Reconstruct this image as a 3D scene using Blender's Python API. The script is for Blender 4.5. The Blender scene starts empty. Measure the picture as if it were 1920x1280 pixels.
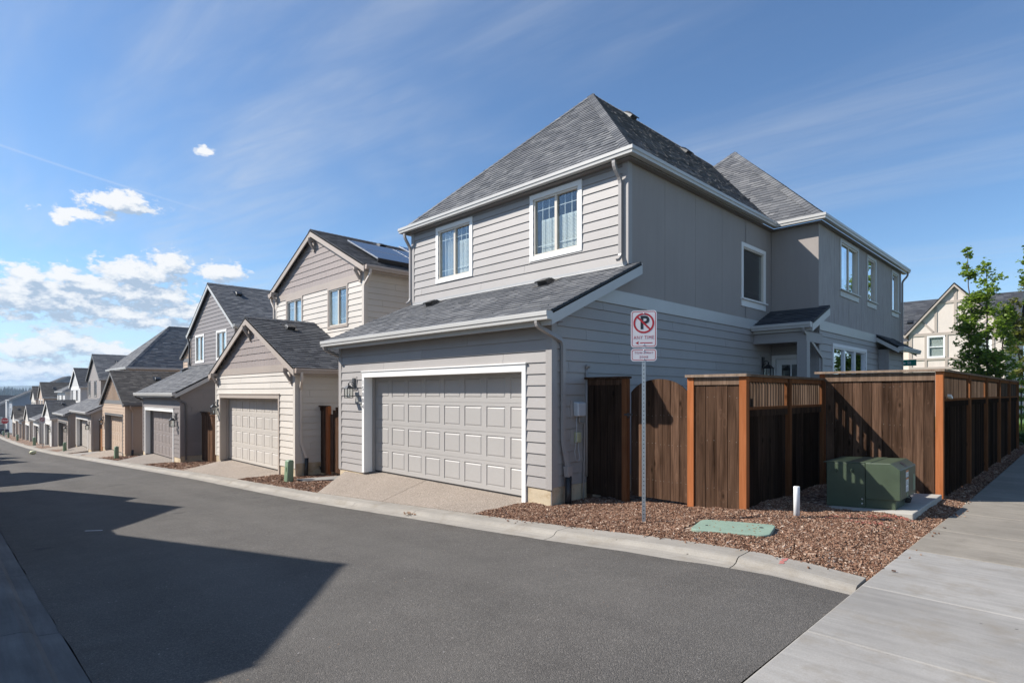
import bpy, math, random
from mathutils import Vector, Matrix

random.seed(7)
SC = bpy.context.scene
COL = SC.collection
rad = math.radians

# ------------------------------------------------------------------ camera
EYE = 1.75
cam_d = bpy.data.cameras.new("camera")
cam = bpy.data.objects.new("camera", cam_d)
COL.objects.link(cam)
cam.location = (0, 0, EYE)
cam.rotation_euler = (rad(90), 0, math.atan2(0.712, 0.702))
cam_d.sensor_width = 36.0
cam_d.lens = 1075.0 / 1920.0 * 36.0
cam_d.shift_y = (737.0 - 640.0) / 1920.0
cam_d.clip_start = 0.05
cam_d.clip_end = 20000
SC.camera = cam

# ------------------------------------------------------------------ light
SUN_EL = 40.5
HX, HY = 0.717, 0.697                 # horizontal travel of the sunlight
sun_d = bpy.data.lights.new("sun", 'SUN')
sun_d.energy = 5.0
sun_d.angle = rad(0.5)
sun_d.color = (1.0, 0.95, 0.885)
sun = bpy.data.objects.new("sun", sun_d)
COL.objects.link(sun)
ce = math.cos(rad(SUN_EL))
sun.rotation_euler = Vector((HX * ce, HY * ce, -math.sin(rad(SUN_EL)))).to_track_quat('-Z', 'Y').to_euler()
sun.location = (-30, -30, 40)

SC.view_settings.view_transform = 'Standard'
SC.view_settings.look = 'None'
SC.view_settings.exposure = 0.60
SC.view_settings.gamma = 1.0
SC.view_settings.use_curve_mapping = False
SC.render.engine = 'CYCLES'
SC.cycles.use_denoising = True
SC.cycles.max_bounces = 8
SC.cycles.transparent_max_bounces = 12

world = bpy.data.worlds.new("World")
SC.world = world
world.use_nodes = True
world.cycles.sampling_method = 'MANUAL'
world.cycles.sample_map_resolution = 512
SKY_STRENGTH = 0.087


class NT:
    """small wrapper for building node trees"""
    def __init__(s, tree):
        s.t = tree

    def n(s, kind, **kw):
        nd = s.t.nodes.new(kind)
        for k, v in kw.items():
            setattr(nd, k, v)
        return nd

    def put(s, sock, val):
        if val is None:
            return
        if hasattr(val, 'is_linked') or isinstance(val, bpy.types.NodeSocket):
            s.t.links.new(val, sock)
        else:
            sock.default_value = val

    def math(s, op, a, b=None, c=None, clamp=False):
        nd = s.n('ShaderNodeMath', operation=op, use_clamp=clamp)
        s.put(nd.inputs[0], a)
        s.put(nd.inputs[1], b)
        if c is not None:
            s.put(nd.inputs[2], c)
        return nd.outputs[0]

    def vmath(s, op, a, b=None):
        nd = s.n('ShaderNodeVectorMath', operation=op)
        s.put(nd.inputs[0], a)
        if b is not None:
            s.put(nd.inputs[1], b)
        return nd.outputs['Value'] if op in ('LENGTH', 'DOT_PRODUCT', 'DISTANCE') else nd.outputs[0]

    def noise(s, vec, scale, detail=3.0, rough=0.5, dist=0.0):
        nd = s.n('ShaderNodeTexNoise')
        s.put(nd.inputs['Vector'], vec)
        nd.inputs['Scale'].default_value = scale
        nd.inputs['Detail'].default_value = detail
        nd.inputs['Roughness'].default_value = rough
        nd.inputs['Distortion'].default_value = dist
        return nd.outputs[0]

    def ramp(s, fac, stops, interp='LINEAR'):
        nd = s.n('ShaderNodeValToRGB')
        nd.color_ramp.interpolation = interp
        els = nd.color_ramp.elements
        while len(els) < len(stops):
            els.new(0.5)
        for e, (p, c) in zip(els, stops):
            e.position = p
            e.color = (c, c, c, 1) if isinstance(c, (int, float)) else (*c, 1)
        s.put(nd.inputs[0], fac)
        return nd.outputs[0]

    def mix(s, fac, a, b, mode='MIX'):
        nd = s.n('ShaderNodeMix', data_type='RGBA', blend_type=mode)
        s.put(nd.inputs[0], fac)
        for i, v in ((6, a), (7, b)):
            if isinstance(v, tuple) and len(v) == 3:
                v = (*v, 1)
            s.put(nd.inputs[i], v)
        return nd.outputs[2]

    def maprange(s, v, a, b, c=0.0, d=1.0, smooth=False):
        nd = s.n('ShaderNodeMapRange')
        if smooth:
            nd.interpolation_type = 'SMOOTHSTEP'
        s.put(nd.inputs[0], v)
        for i, x in zip((1, 2, 3, 4), (a, b, c, d)):
            nd.inputs[i].default_value = x
        return nd.outputs[0]

    def scale(s, vec, sc):
        return s.vmath('MULTIPLY', vec, sc)


def px_dir(u, v):
    """azimuth and elevation (radians) of a spot of the sky, from its place in the photograph"""
    q = (u - 960.0) / 1075.0
    x = -0.712 + 0.702 * q
    y = 0.702 + 0.712 * q
    z = (737.0 - v) / 1075.0
    return math.atan2(y, x), math.atan2(z, math.hypot(x, y))


def build_sky():
    w = NT(world.node_tree)
    world.node_tree.nodes.clear()
    sky = w.n('ShaderNodeTexSky', sky_type='NISHITA')
    sky.sun_disc = False
    sky.sun_elevation = rad(SUN_EL)
    sky.sun_rotation = math.atan2(-HX, -HY)
    sky.altitude = 60
    sky.air_density = 1.0
    sky.dust_density = 0.2
    sky.ozone_density = 2.2
    co = w.n('ShaderNodeTexCoord').outputs['Generated']
    sep = w.n('ShaderNodeSeparateXYZ')
    w.put(sep.inputs[0], co)
    x, y, z = sep.outputs
    az = w.math('ARCTAN2', y, x)
    hor = w.math('SQRT', w.math('ADD', w.math('MULTIPLY', x, x), w.math('MULTIPLY', y, y)))
    el = w.math('ARCTAN2', z, hor)
    comb = w.n('ShaderNodeCombineXYZ')
    w.put(comb.inputs[0], az)
    w.put(comb.inputs[1], el)
    ae = comb.outputs[0]

    # high thin cirrus, laid out on a level sheet far overhead
    zz = w.math('MAXIMUM', z, 0.03)
    c2 = w.n('ShaderNodeCombineXYZ')
    w.put(c2.inputs[0], w.math('DIVIDE', x, zz))
    w.put(c2.inputs[1], w.math('DIVIDE', y, zz))
    rot = w.n('ShaderNodeMapping')
    rot.inputs['Rotation'].default_value = (0, 0, rad(-38))
    rot.inputs['Scale'].default_value = (0.30, 1.1, 1)
    w.put(rot.inputs['Vector'], c2.outputs[0])
    n1 = w.noise(rot.outputs[0], 1.0, 5, 0.55, 0.5)
    n2 = w.noise(w.scale(rot.outputs[0], (0.6, 1.5, 1)), 4.0, 6, 0.65, 1.2)
    veil = w.math('MULTIPLY', w.maprange(n1, 0.38, 0.66, 0, 1, True), w.maprange(n2, 0.3, 0.7, 0.25, 1.0))
    veil = w.math('MULTIPLY', veil, w.maprange(el, 0.0, 0.12, 0.3, 1.0))
    sund = w.vmath('DOT_PRODUCT', co, (-HX * ce, -HY * ce, math.sin(rad(SUN_EL))))
    veil = w.math('MULTIPLY', veil, w.maprange(sund, -0.45, 0.45, 0.12, 0.50))

    # cumulus banks: (u, v, half width px, half height px)
    blobs = [(250, 515, 105, 40), (325, 500, 55, 34), (420, 512, 55, 28), (60, 518, 68, 26), (150, 520, 90, 26),
             (265, 552, 135, 40), (235, 588, 105, 20), (345, 585, 95, 22), (290, 606, 110, 18), (190, 535, 90, 34),
             (120, 640, 80, 30), (50, 652, 95, 28), (180, 655, 75, 24), (240, 662, 75, 18), (60, 688, 160, 22),
             (180, 698, 150, 18), (150, 400, 84, 18), (228, 378, 82, 24), (110, 408, 46, 14), (386, 282, 22, 12),
             (20, 705, 140, 24)]
    # the same weather goes on to the left of the frame and behind it
    for k in range(4):
        blobs.append((None, 3.05 + 0.9 * k + 0.13 * math.sin(k * 2.1), 0.13 + 0.04 * math.sin(k * 1.7), 0.07 + 0.03 * math.sin(k * 3.3) + 0.06, 0.035 + 0.01 * math.cos(k)))

    def field(vec):
        acc = None
        for b in blobs:
            if b[0] is None:
                _, a0, e0, ra, re = b
            else:
                a0, e0 = px_dir(b[0], b[1])
                a1, _ = px_dir(b[0] + b[2], b[1])
                _, e1 = px_dir(b[0], b[1] - b[3])
                ra, re = abs(a1 - a0), abs(e1 - e0)
            if a0 > math.pi:
                a0 -= 2 * math.pi
            d = w.vmath('MULTIPLY', w.vmath('SUBTRACT', vec, (a0, e0, 0)), (1 / ra, 1 / re, 0))
            m = w.math('SUBTRACT', 1.0, w.vmath('LENGTH', d))
            acc = m if acc is None else w.math('MAXIMUM', acc, m)
        return acc
    def cloud(vec):
        wn = w.n('ShaderNodeTexNoise')
        w.put(wn.inputs['Vector'], w.scale(vec, (11, 16, 1)))
        wn.inputs['Scale'].default_value = 1.6
        wn.inputs['Detail'].default_value = 2
        jit = w.vmath('MULTIPLY', w.vmath('SUBTRACT', wn.outputs['Color'], (0.5, 0.5, 0.5)), (0.05, 0.028, 0))
        f = field(w.vmath('ADD', vec, jit))
        fine = w.noise(w.scale(vec, (34, 58, 1)), 1.5, 6, 0.64)
        return w.math('ADD', f, w.math('MULTIPLY', w.math('SUBTRACT', fine, 0.5), 2.2))
    f0 = cloud(ae)
    f1 = cloud(w.vmath('ADD', ae, (0.010, 0.016, 0)))
    cmask = w.maprange(f0, 0.06, 0.50, 0, 1, True)
    # lit towards the sun, grey undersides where the cloud stands thick above
    lit = w.math('SUBTRACT', w.math('ADD', 0.50, w.math('MULTIPLY', w.math('SUBTRACT', f0, f1), 0.85)), w.math('MULTIPLY', w.maprange(f1, 0.3, 1.0, 0, 1), 0.42), clamp=True)
    ccol = w.ramp(lit, [(0.0, (3.3, 4.15, 5.3)), (0.2, (4.2, 4.9, 5.9)), (0.48, (5.9, 6.3, 6.8)), (0.9, (7.4, 7.45, 7.5))])

    # long vapour trail
    a0, e0 = px_dir(0, 272)
    a1, e1 = px_dir(420, 405)
    dx, dy = a1 - a0, e1 - e0
    ln = math.hypot(dx, dy)
    rel = w.vmath('SUBTRACT', ae, (a0, e0, 0))
    across = w.math('ABSOLUTE', w.vmath('DOT_PRODUCT', rel, (-dy / ln, dx / ln, 0)))
    along = w.vmath('DOT_PRODUCT', rel, (dx / ln, dy / ln, 0))
    trail = w.math('MULTIPLY', w.maprange(across, 0.0004, 0.0022, 0.17, 0.0, True), w.maprange(along, ln * 0.5, ln * 1.05, 1, 0))

    skyc = w.mix(1.0, sky.outputs[0], (0.85, 1.04, 1.20), 'MULTIPLY')
    # pale blue air low over the horizon
    skyc = w.mix(w.maprange(el, 0.0, 0.20, 0.5, 0.0, True), skyc, (4.6, 6.1, 7.9))
    c = w.mix(veil, skyc, (5.3, 5.6, 6.0))
    c = w.mix(trail, c, (6.5, 6.8, 7.4))
    c = w.mix(w.math('MULTIPLY', cmask, 0.96), c, ccol)
    bg = w.n('ShaderNodeBackground')
    w.put(bg.inputs['Color'], c)
    bg.inputs['Strength'].default_value = SKY_STRENGTH
    out = w.n('ShaderNodeOutputWorld')
    w.put(out.inputs['Surface'], bg.outputs[0])


build_sky()

# ------------------------------------------------------------------ materials
def new_mat(name):
    m = bpy.data.materials.new(name)
    m.use_nodes = True
    t = NT(m.node_tree)
    b = m.node_tree.nodes['Principled BSDF']
    return m, t, b


def pos(t):
    return t.n('ShaderNodeNewGeometry').outputs['Position']


def objrand(t):
    return t.n('ShaderNodeObjectInfo').outputs['Random']


def attr(t, name):
    nd = t.n('ShaderNodeAttribute', attribute_name=name)
    return nd.outputs['Fac']


def bump(t, b, h, strength=0.3, dist=0.01):
    nd = t.n('ShaderNodeBump')
    nd.inputs['Strength'].default_value = strength
    nd.inputs['Distance'].default_value = dist
    t.put(nd.inputs['Height'], h)
    t.put(b.inputs['Normal'], nd.outputs[0])


def vary(t, col, fac, amt):
    """col times (1 +- amt) by fac in 0..1"""
    return t.mix(1.0, col, t.ramp(fac, [(0.0, 1 - amt), (1.0, 1 + amt)]), 'MULTIPLY')


def m_paint(name, col, rough=0.55, grain=True, piece=0.05, dirt=0.06):
    m, t, b = new_mat(name)
    p = pos(t)
    c = vary(t, (*col, 1), objrand(t), piece)
    c = vary(t, c, t.noise(t.scale(p, (0.9, 0.9, 0.5)), 1.3, 5, 0.6), dirt * 1.8)
    g = t.noise(t.scale(p, (9, 9, 120)), 1.0, 3, 0.6)
    c = vary(t, c, g, 0.06)
    t.put(b.inputs['Base Color'], c)
    b.inputs['Roughness'].default_value = rough
    if grain:
        bump(t, b, g, 0.35, 0.004)
    return m


def m_stucco(name, col, streak=0.12):
    m, t, b = new_mat(name)
    p = pos(t)
    n = t.noise(t.scale(p, (14, 14, 2.2)), 1.0, 5, 0.65)
    c = vary(t, (*col, 1), t.maprange(n, 0.25, 0.75), streak)
    c = vary(t, c, t.noise(p, 0.8, 4), 0.1)
    c = vary(t, c, t.maprange(t.noise(t.scale(p, (6, 6, 0.3)), 1.0, 4, 0.6), 0.3, 0.7), 0.025)
    c = vary(t, c, t.noise(p, 95, 2), 0.07)
    t.put(b.inputs['Base Color'], c)
    b.inputs['Roughness'].default_value = 0.8
    bump(t, b, t.noise(t.scale(p, (1, 1, 0.35)), 60, 4, 0.6), 0.5, 0.006)
    return m


def m_plain(name, col, rough=0.5, metal=0.0, var=0.06, sc=6.0, spec=None, bmp=0.0):
    m, t, b = new_mat(name)
    p = pos(t)
    n = t.noise(p, sc, 5, 0.6)
    c = vary(t, (*col, 1), t.maprange(n, 0.25, 0.75), var)
    t.put(b.inputs['Base Color'], c)
    b.inputs['Roughness'].default_value = rough
    b.inputs['Metallic'].default_value = metal
    if spec is not None:
        b.inputs['Specular IOR Level'].default_value = spec
    if bmp:
        bump(t, b, t.noise(p, sc * 12, 3), bmp, 0.004)
    return m


def m_shingle(name, dark, mid, light):
    m, t, b = new_mat(name)
    p = pos(t)
    r = t.math('FRACT', t.math('ADD', attr(t, 'rnd'), 0.0))
    c = t.ramp(r, [(0.0, dark), (0.45, mid), (0.8, tuple((a + q) / 2 for a, q in zip(mid, light))), (1.0, light)])
    c = vary(t, c, t.noise(p, 210, 2, 0.7), 0.35)
    c = vary(t, c, t.noise(p, 0.7, 4), 0.16)
    t.put(b.inputs['Base Color'], c)
    b.inputs['Roughness'].default_value = 0.92
    b.inputs['Specular IOR Level'].default_value = 0.3
    bump(t, b, t.noise(p, 260, 2), 0.5, 0.004)
    return m


def m_wood(name, lo, hi, rough=0.92, vert=True, knots=True, piece=0.35):
    m, t, b = new_mat(name)
    oc = t.n('ShaderNodeTexCoord').outputs['Object']
    r = objrand(t)
    off = t.n('ShaderNodeCombineXYZ')
    t.put(off.inputs[0], t.math('MULTIPLY', r, 37.0))
    t.put(off.inputs[1], t.math('MULTIPLY', r, 91.0))
    t.put(off.inputs[2], t.math('MULTIPLY', r, 57.0))
    v = t.vmath('ADD', oc, off.outputs[0])
    g1 = t.noise(t.scale(v, (42, 42, 1.6)), 1.0, 5, 0.62, 0.6)
    g2 = t.noise(t.scale(v, (9, 9, 0.9)), 1.0, 4, 0.6, 0.3)
    f = t.math('ADD', t.math('MULTIPLY', g1, 0.55), t.math('MULTIPLY', g2, 0.55))
    c = t.ramp(f, [(0.36, lo), (0.72, hi)])
    if knots:
        vo = t.n('ShaderNodeTexVoronoi', feature='F1')
        t.put(vo.inputs['Vector'], t.scale(v, (6.5, 6.5, 2.6)))
        vo.inputs['Scale'].default_value = 1.0
        k = t.maprange(vo.outputs['Distance'], 0.05, 0.15, 1, 0, True)
        c = t.mix(t.math('MULTIPLY', k, 0.75), c, tuple(x * 0.45 for x in lo))
        ring = t.maprange(t.math('ABSOLUTE', t.math('SUBTRACT', vo.outputs['Distance'], 0.22)), 0.0, 0.05, 0.14, 0, True)
        c = t.mix(ring, c, tuple(min(1, x * 1.5) for x in hi))
        # pale weathered scuffs
        sc = t.noise(t.scale(v, (14, 14, 5)), 1.0, 5, 0.7)
        c = t.mix(t.maprange(sc, 0.64, 0.78, 0, 0.5), c, tuple(min(1, x * 2.0 + 0.03) for x in hi))
    c = vary(t, c, r, piece)
    t.put(b.inputs['Base Color'], c)
    b.inputs['Roughness'].default_value = rough
    b.inputs['Specular IOR Level'].default_value = 0.0
    bump(t, b, f, 0.5, 0.006)
    return m


def m_concrete(name, col, var=0.14, broom=True, stain=None):
    m, t, b = new_mat(name)
    p = pos(t)
    c = vary(t, (*col, 1), t.maprange(t.noise(p, 0.9, 6, 0.65), 0.25, 0.75), var)
    c = vary(t, c, t.maprange(t.noise(t.scale(p, (1.2, 14, 4)), 1.0, 5, 0.65), 0.25, 0.75), var * 0.75)
    c = vary(t, c, t.noise(p, 130, 3, 0.7), 0.24)
    c = vary(t, c, objrand(t), 0.05)
    if stain:
        c = t.mix(t.maprange(t.noise(t.scale(p, (1, 1, 1.5)), 3.2, 5, 0.7), 0.5, 0.72, 0, 0.75), c, stain)
    # a few dark specks and pits
    vo = t.n('ShaderNodeTexVoronoi', feature='F1')
    t.put(vo.inputs['Vector'], p)
    vo.inputs['Scale'].default_value = 4.0
    c = t.mix(t.maprange(vo.outputs['Distance'], 0.028, 0.05, 0.7, 0), c, (0.06, 0.055, 0.05))
    t.put(b.inputs['Base Color'], c)
    b.inputs['Roughness'].default_value = 0.88
    b.inputs['Specular IOR Level'].default_value = 0.3
    h = t.noise(t.scale(p, (30, 260, 60)), 1.0, 3) if broom else t.noise(p, 160, 3)
    bump(t, b, h, 0.35, 0.003)
    return m


def m_asphalt():
    m, t, b = new_mat('asphalt')
    p = pos(t)
    vo = t.n('ShaderNodeTexVoronoi', feature='F1')
    t.put(vo.inputs['Vector'], p)
    vo.inputs['Scale'].default_value = 140.0
    stone = t.n('ShaderNodeSeparateColor')
    t.put(stone.inputs[0], vo.outputs['Color'])
    c = t.ramp(stone.outputs[0], [(0.0, (0.074, 0.068, 0.062)), (0.5, (0.096, 0.089, 0.080)), (0.85, (0.114, 0.105, 0.095)), (1.0, (0.165, 0.150, 0.133))])
    fine = t.noise(p, 240, 3, 0.7)
    c = vary(t, c, t.maprange(fine, 0.3, 0.7), 0.22)
    big = t.noise(t.scale(p, (0.22, 1.3, 1)), 0.9, 5, 0.6)
    c = vary(t, c, t.maprange(big, 0.3, 0.7), 0.13)
    pat = t.noise(p, 1.7, 6, 0.66)
    c = vary(t, c, t.maprange(pat, 0.3, 0.7), 0.11)
    sy = t.n('ShaderNodeSeparateXYZ')
    t.put(sy.inputs[0], p)
    wob = t.math('ADD', sy.outputs[1], t.math('MULTIPLY', t.math('SUBTRACT', t.noise(p, 0.35, 2), 0.5), 0.9))
    for yc in (1.95, 3.65):
        tr = t.maprange(t.math('ABSOLUTE', t.math('SUBTRACT', wob, yc)), 0.1, 0.55, 0.13, 0.0, True)
        c = t.mix(tr, c, (0.17, 0.158, 0.143))
    # grit and dirt gathered against the kerbs, and a few oil drips
    dirt = t.math('MULTIPLY', t.maprange(t.math('ABSOLUTE', t.math('SUBTRACT', wob, 2.8)), 1.75, 2.35, 0, 0.45, True), t.maprange(t.noise(p, 5, 4), 0.4, 0.65))
    c = t.mix(dirt, c, (0.062, 0.052, 0.042))
    vd = t.n('ShaderNodeTexVoronoi', feature='F1')
    t.put(vd.inputs['Vector'], t.vmath('ADD', t.scale(p, (1, 1, 0)), t.scale(t.noise(p, 9, 3), (0.12, 0.12, 0))))
    vd.inputs['Scale'].default_value = 0.8
    c = t.mix(t.maprange(vd.outputs['Distance'], 0.05, 0.13, 0.4, 0, True), c, (0.03, 0.028, 0.027))
    # scattered pale and rusty stones
    v2 = t.n('ShaderNodeTexVoronoi', feature='F1')
    t.put(v2.inputs['Vector'], p)
    v2.inputs['Scale'].default_value = 17.0
    s2 = t.n('ShaderNodeSeparateColor')
    t.put(s2.inputs[0], v2.outputs['Color'])
    pick = t.math('MULTIPLY', t.maprange(v2.outputs['Distance'], 0.09, 0.13, 1, 0), t.math('GREATER_THAN', s2.outputs[1], 0.72))
    c = t.mix(pick, c, t.ramp(s2.outputs[2], [(0.0, (0.20, 0.13, 0.085)), (0.5, (0.16, 0.15, 0.14)), (1.0, (0.34, 0.32, 0.30))]))
    # black pits
    v3 = t.n('ShaderNodeTexVoronoi', feature='F1')
    t.put(v3.inputs['Vector'], t.vmath('ADD', p, (5.3, 2.1, 0)))
    v3.inputs['Scale'].default_value = 26.0
    c = t.mix(t.maprange(v3.outputs['Distance'], 0.06, 0.13, 0.6, 0), c, (0.012, 0.012, 0.013))
    t.put(b.inputs['Base Color'], c)
    b.inputs['Roughness'].default_value = 0.9
    b.inputs['Specular IOR Level'].default_value = 0.25
    h = t.math('ADD', t.math('MULTIPLY', vo.outputs['Distance'], -1.0), t.math('MULTIPLY', fine, 0.5))
    bump(t, b, h, 0.7, 0.006)
    return m


def m_aggregate(name='exposed_aggregate', tint=(1, 1, 1)):
    m, t, b = new_mat(name)
    p = pos(t)
    vo = t.n('ShaderNodeTexVoronoi', feature='F1')
    t.put(vo.inputs['Vector'], p)
    vo.inputs['Scale'].default_value = 130.0
    s = t.n('ShaderNodeSeparateColor')
    t.put(s.inputs[0], vo.outputs['Color'])
    T = lambda c: tuple(a * q for a, q in zip(c, tint))
    c = t.ramp(s.outputs[0], [(0.0, T((0.125, 0.095, 0.073))), (0.35, T((0.215, 0.172, 0.134))), (0.7, T((0.30, 0.250, 0.202))), (1.0, T((0.41, 0.36, 0.31)))])
    c = vary(t, c, t.maprange(t.noise(p, 1.1, 5, 0.65), 0.25, 0.75), 0.12)
    t.put(b.inputs['Base Color'], c)
    b.inputs['Roughness'].default_value = 0.9
    bump(t, b, t.math('MULTIPLY', vo.outputs['Distance'], -1.0), 0.5, 0.005)
    return m


def m_mulch(name, use_attr):
    m, t, b = new_mat(name)
    p = pos(t)
    stops = [(0.0, (0.055, 0.028, 0.018)), (0.28, (0.165, 0.085, 0.053)), (0.58, (0.28, 0.165, 0.108)), (0.80, (0.40, 0.285, 0.205)), (0.94, (0.56, 0.45, 0.36)), (1.0, (0.70, 0.61, 0.52))]
    if use_attr:
        c = t.ramp(attr(t, 'rnd'), stops)
        c = vary(t, c, t.noise(p, 120, 3), 0.3)
    else:
        vo = t.n('ShaderNodeTexVoronoi', feature='F1')
        t.put(vo.inputs['Vector'], t.vmath('ADD', p, t.scale(t.noise(p, 12, 2), (0.08, 0.08, 0.08))))
        vo.inputs['Scale'].default_value = 34.0
        s = t.n('ShaderNodeSeparateColor')
        t.put(s.inputs[0], vo.outputs['Color'])
        c = t.ramp(s.outputs[0], stops)
        c = t.mix(t.maprange(vo.outputs['Distance'], 0.2, 0.7, 0, 0.55), c, (0.03, 0.018, 0.012))
        bump(t, b, t.math('MULTIPLY', vo.outputs['Distance'], -1.0), 0.8, 0.02)
    t.put(b.inputs['Base Color'], c)
    b.inputs['Roughness'].default_value = 0.9
    b.inputs['Specular IOR Level'].default_value = 0.2
    return m


def m_glass(name, tint=(0.75, 0.82, 0.8), boost=1.5):
    m = bpy.data.materials.new(name)
    m.use_nodes = True
    t = NT(m.node_tree)
    m.node_tree.nodes.clear()
    tr = t.n('ShaderNodeBsdfTransparent')
    tr.inputs[0].default_value = (*tint, 1)
    gl = t.n('ShaderNodeBsdfGlossy')
    gl.inputs['Roughness'].default_value = 0.015
    gl.inputs['Color'].default_value = (0.95, 0.97, 1, 1)
    geo = t.n('ShaderNodeNewGeometry')
    ci = t.math('ABSOLUTE', t.vmath('DOT_PRODUCT', geo.outputs['Incoming'], geo.outputs['True Normal']))
    fr = t.math('ADD', 0.045, t.math('MULTIPLY', 0.955, t.math('POWER', t.math('SUBTRACT', 1.0, ci, clamp=True), 4.0)))
    # panes are never perfectly flat
    bp = t.n('ShaderNodeBump')
    bp.inputs['Strength'].default_value = 0.06
    bp.inputs['Distance'].default_value = 0.02
    t.put(bp.inputs['Height'], t.noise(pos(t), 1.6, 2))
    t.put(gl.inputs['Normal'], bp.outputs[0])
    mx = t.n('ShaderNodeMixShader')
    t.put(mx.inputs[0], t.math('MULTIPLY', fr, boost, clamp=True))
    t.put(mx.inputs[1], tr.outputs[0])
    t.put(mx.inputs[2], gl.outputs[0])
    out = t.n('ShaderNodeOutputMaterial')
    t.put(out.inputs[0], mx.outputs[0])
    return m


def m_leaf(name, lo, hi):
    m, t, b = new_mat(name)
    c = t.ramp(attr(t, 'rnd'), [(0.0, lo), (1.0, hi)])
    t.put(b.inputs['Base Color'], c)
    b.inputs['Roughness'].default_value = 0.55
    tl = t.n('ShaderNodeBsdfTranslucent')
    t.put(tl.inputs[0], t.mix(1.0, c, (1.3, 1.35, 0.7), 'MULTIPLY'))
    mx = t.n('ShaderNodeMixShader')
    mx.inputs[0].default_value = 0.45
    t.put(mx.inputs[1], b.outputs[0])
    t.put(mx.inputs[2], tl.outputs[0])
    out = [n for n in m.node_tree.nodes if n.type == 'OUTPUT_MATERIAL'][0]
    t.put(out.inputs[0], mx.outputs[0])
    return m


M = {}
M['siding_grey'] = m_paint('pale_grey_siding_paint', (0.340, 0.318, 0.300))
M['siding_cream'] = m_paint('cream_siding_paint', (0.58, 0.53, 0.465))
M['shake_taupe'] = m_paint('taupe_shake_paint', (0.29, 0.24, 0.215), piece=0.06)
M['trim_tan'] = m_paint('tan_trim_paint', (0.39, 0.33, 0.28))
M['siding_taupe'] = m_paint('taupe_siding_paint', (0.225, 0.20, 0.19))
M['siding_tan'] = m_paint('tan_siding_paint', (0.50, 0.375, 0.275))
M['siding_beige'] = m_paint('beige_grey_siding_paint', (0.40, 0.36, 0.32))
M['siding_brown'] = m_paint('brown_grey_siding_paint', (0.30, 0.26, 0.23))
M['siding_white'] = m_paint('off_white_siding_paint', (0.60, 0.585, 0.555))
M['siding_blue'] = m_paint('blue_grey_siding_paint', (0.30, 0.32, 0.35))
M['trim_white'] = m_paint('white_trim_paint', (0.80, 0.79, 0.76), piece=0.02, dirt=0.03)
M['trim_grey'] = m_paint('pale_grey_trim_paint', (0.335, 0.312, 0.294), piece=0.03)
M['trim_dark'] = m_paint('dark_grey_trim_paint', (0.17, 0.165, 0.16))
M['gutter'] = m_paint('off_white_gutter_enamel', (0.49, 0.48, 0.455), rough=0.38, grain=False, piece=0.02)
M['gutter_tan'] = m_paint('tan_gutter_enamel', (0.43, 0.35, 0.29), rough=0.4, grain=False)
M['pipe_grey'] = m_paint('grey_downspout_enamel', (0.315, 0.292, 0.275), rough=0.4, grain=False)
M['pipe_cream'] = m_paint('cream_downspout_enamel', (0.60, 0.53, 0.46), rough=0.4, grain=False)
M['pipe_dark'] = m_paint('dark_downspout_enamel', (0.10, 0.09, 0.085), rough=0.4, grain=False)
M['stucco'] = m_stucco('grey_stucco', (0.318, 0.284, 0.260), 0.03)
M['stucco_wing'] = m_stucco('mottled_grey_stucco', (0.345, 0.318, 0.300), 0.2)
M['stucco_cream'] = m_stucco('cream_stucco', (0.62, 0.545, 0.48), 0.05)
M['shingle'] = m_shingle('charcoal_shingle', (0.095, 0.099, 0.108), (0.128, 0.131, 0.138), (0.185, 0.186, 0.189))
M['shingle_dark'] = m_shingle('dark_charcoal_shingle', (0.042, 0.045, 0.053), (0.060, 0.064, 0.073), (0.090, 0.093, 0.100))
M['shingle_brown'] = m_shingle('brown_grey_shingle', (0.052, 0.047, 0.044), (0.076, 0.069, 0.064), (0.118, 0.107, 0.097))
M['deck'] = m_plain('black_roof_edge', (0.018, 0.02, 0.024), 0.6)
M['soffit'] = m_paint('shade_toned_soffit_paint', (0.20, 0.175, 0.16))  # taupe taken darker, eave shadow put into the paint
M['room'] = m_plain('dim_room_wall', (0.22, 0.2, 0.18), 0.9)
M['door_grey'] = m_paint('warm_grey_garage_door_paint', (0.385, 0.366, 0.345), rough=0.45, piece=0.01, dirt=0.03)
M['door_cream'] = m_paint('cream_garage_door_paint', (0.52, 0.48, 0.43), rough=0.45, piece=0.01)
M['door_taupe'] = m_paint('taupe_garage_door_paint', (0.27, 0.235, 0.22), rough=0.45, piece=0.01)
M['door_tan'] = m_paint('tan_garage_door_paint', (0.50, 0.385, 0.29), rough=0.45, piece=0.01)
M['door_beige'] = m_paint('beige_garage_door_paint', (0.47, 0.43, 0.385), rough=0.45, piece=0.01)
M['door_brown'] = m_paint('brown_garage_door_paint', (0.28, 0.24, 0.21), rough=0.45, piece=0.01)
M['vinyl'] = m_plain('almond_vinyl_frame', (0.62, 0.57, 0.49), 0.35)
M['vinyl_white'] = m_plain('white_vinyl_frame', (0.78, 0.78, 0.77), 0.35)
M['blind'] = m_plain('white_blind_slats', (0.75, 0.75, 0.72), 0.6)
M['glass'] = m_glass('window_glass', (0.9, 0.93, 0.92), 2.0)
M['glass_dark'] = m_glass('darker_window_glass', (0.5, 0.58, 0.58), 1.6)  # darker tint than the plain window glass
M['lamp_glass'] = m_glass('lantern_glass', (0.9, 0.92, 0.9), 0.9)
M['foundation'] = m_concrete('yellowish_foundation_concrete', (0.52, 0.43, 0.30), 0.16, False, (0.30, 0.19, 0.09))
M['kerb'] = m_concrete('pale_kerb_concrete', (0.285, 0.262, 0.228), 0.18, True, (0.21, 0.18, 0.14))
M['kerb_left'] = m_concrete('grey_kerb_concrete', (0.105, 0.105, 0.103), 0.35)
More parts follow.
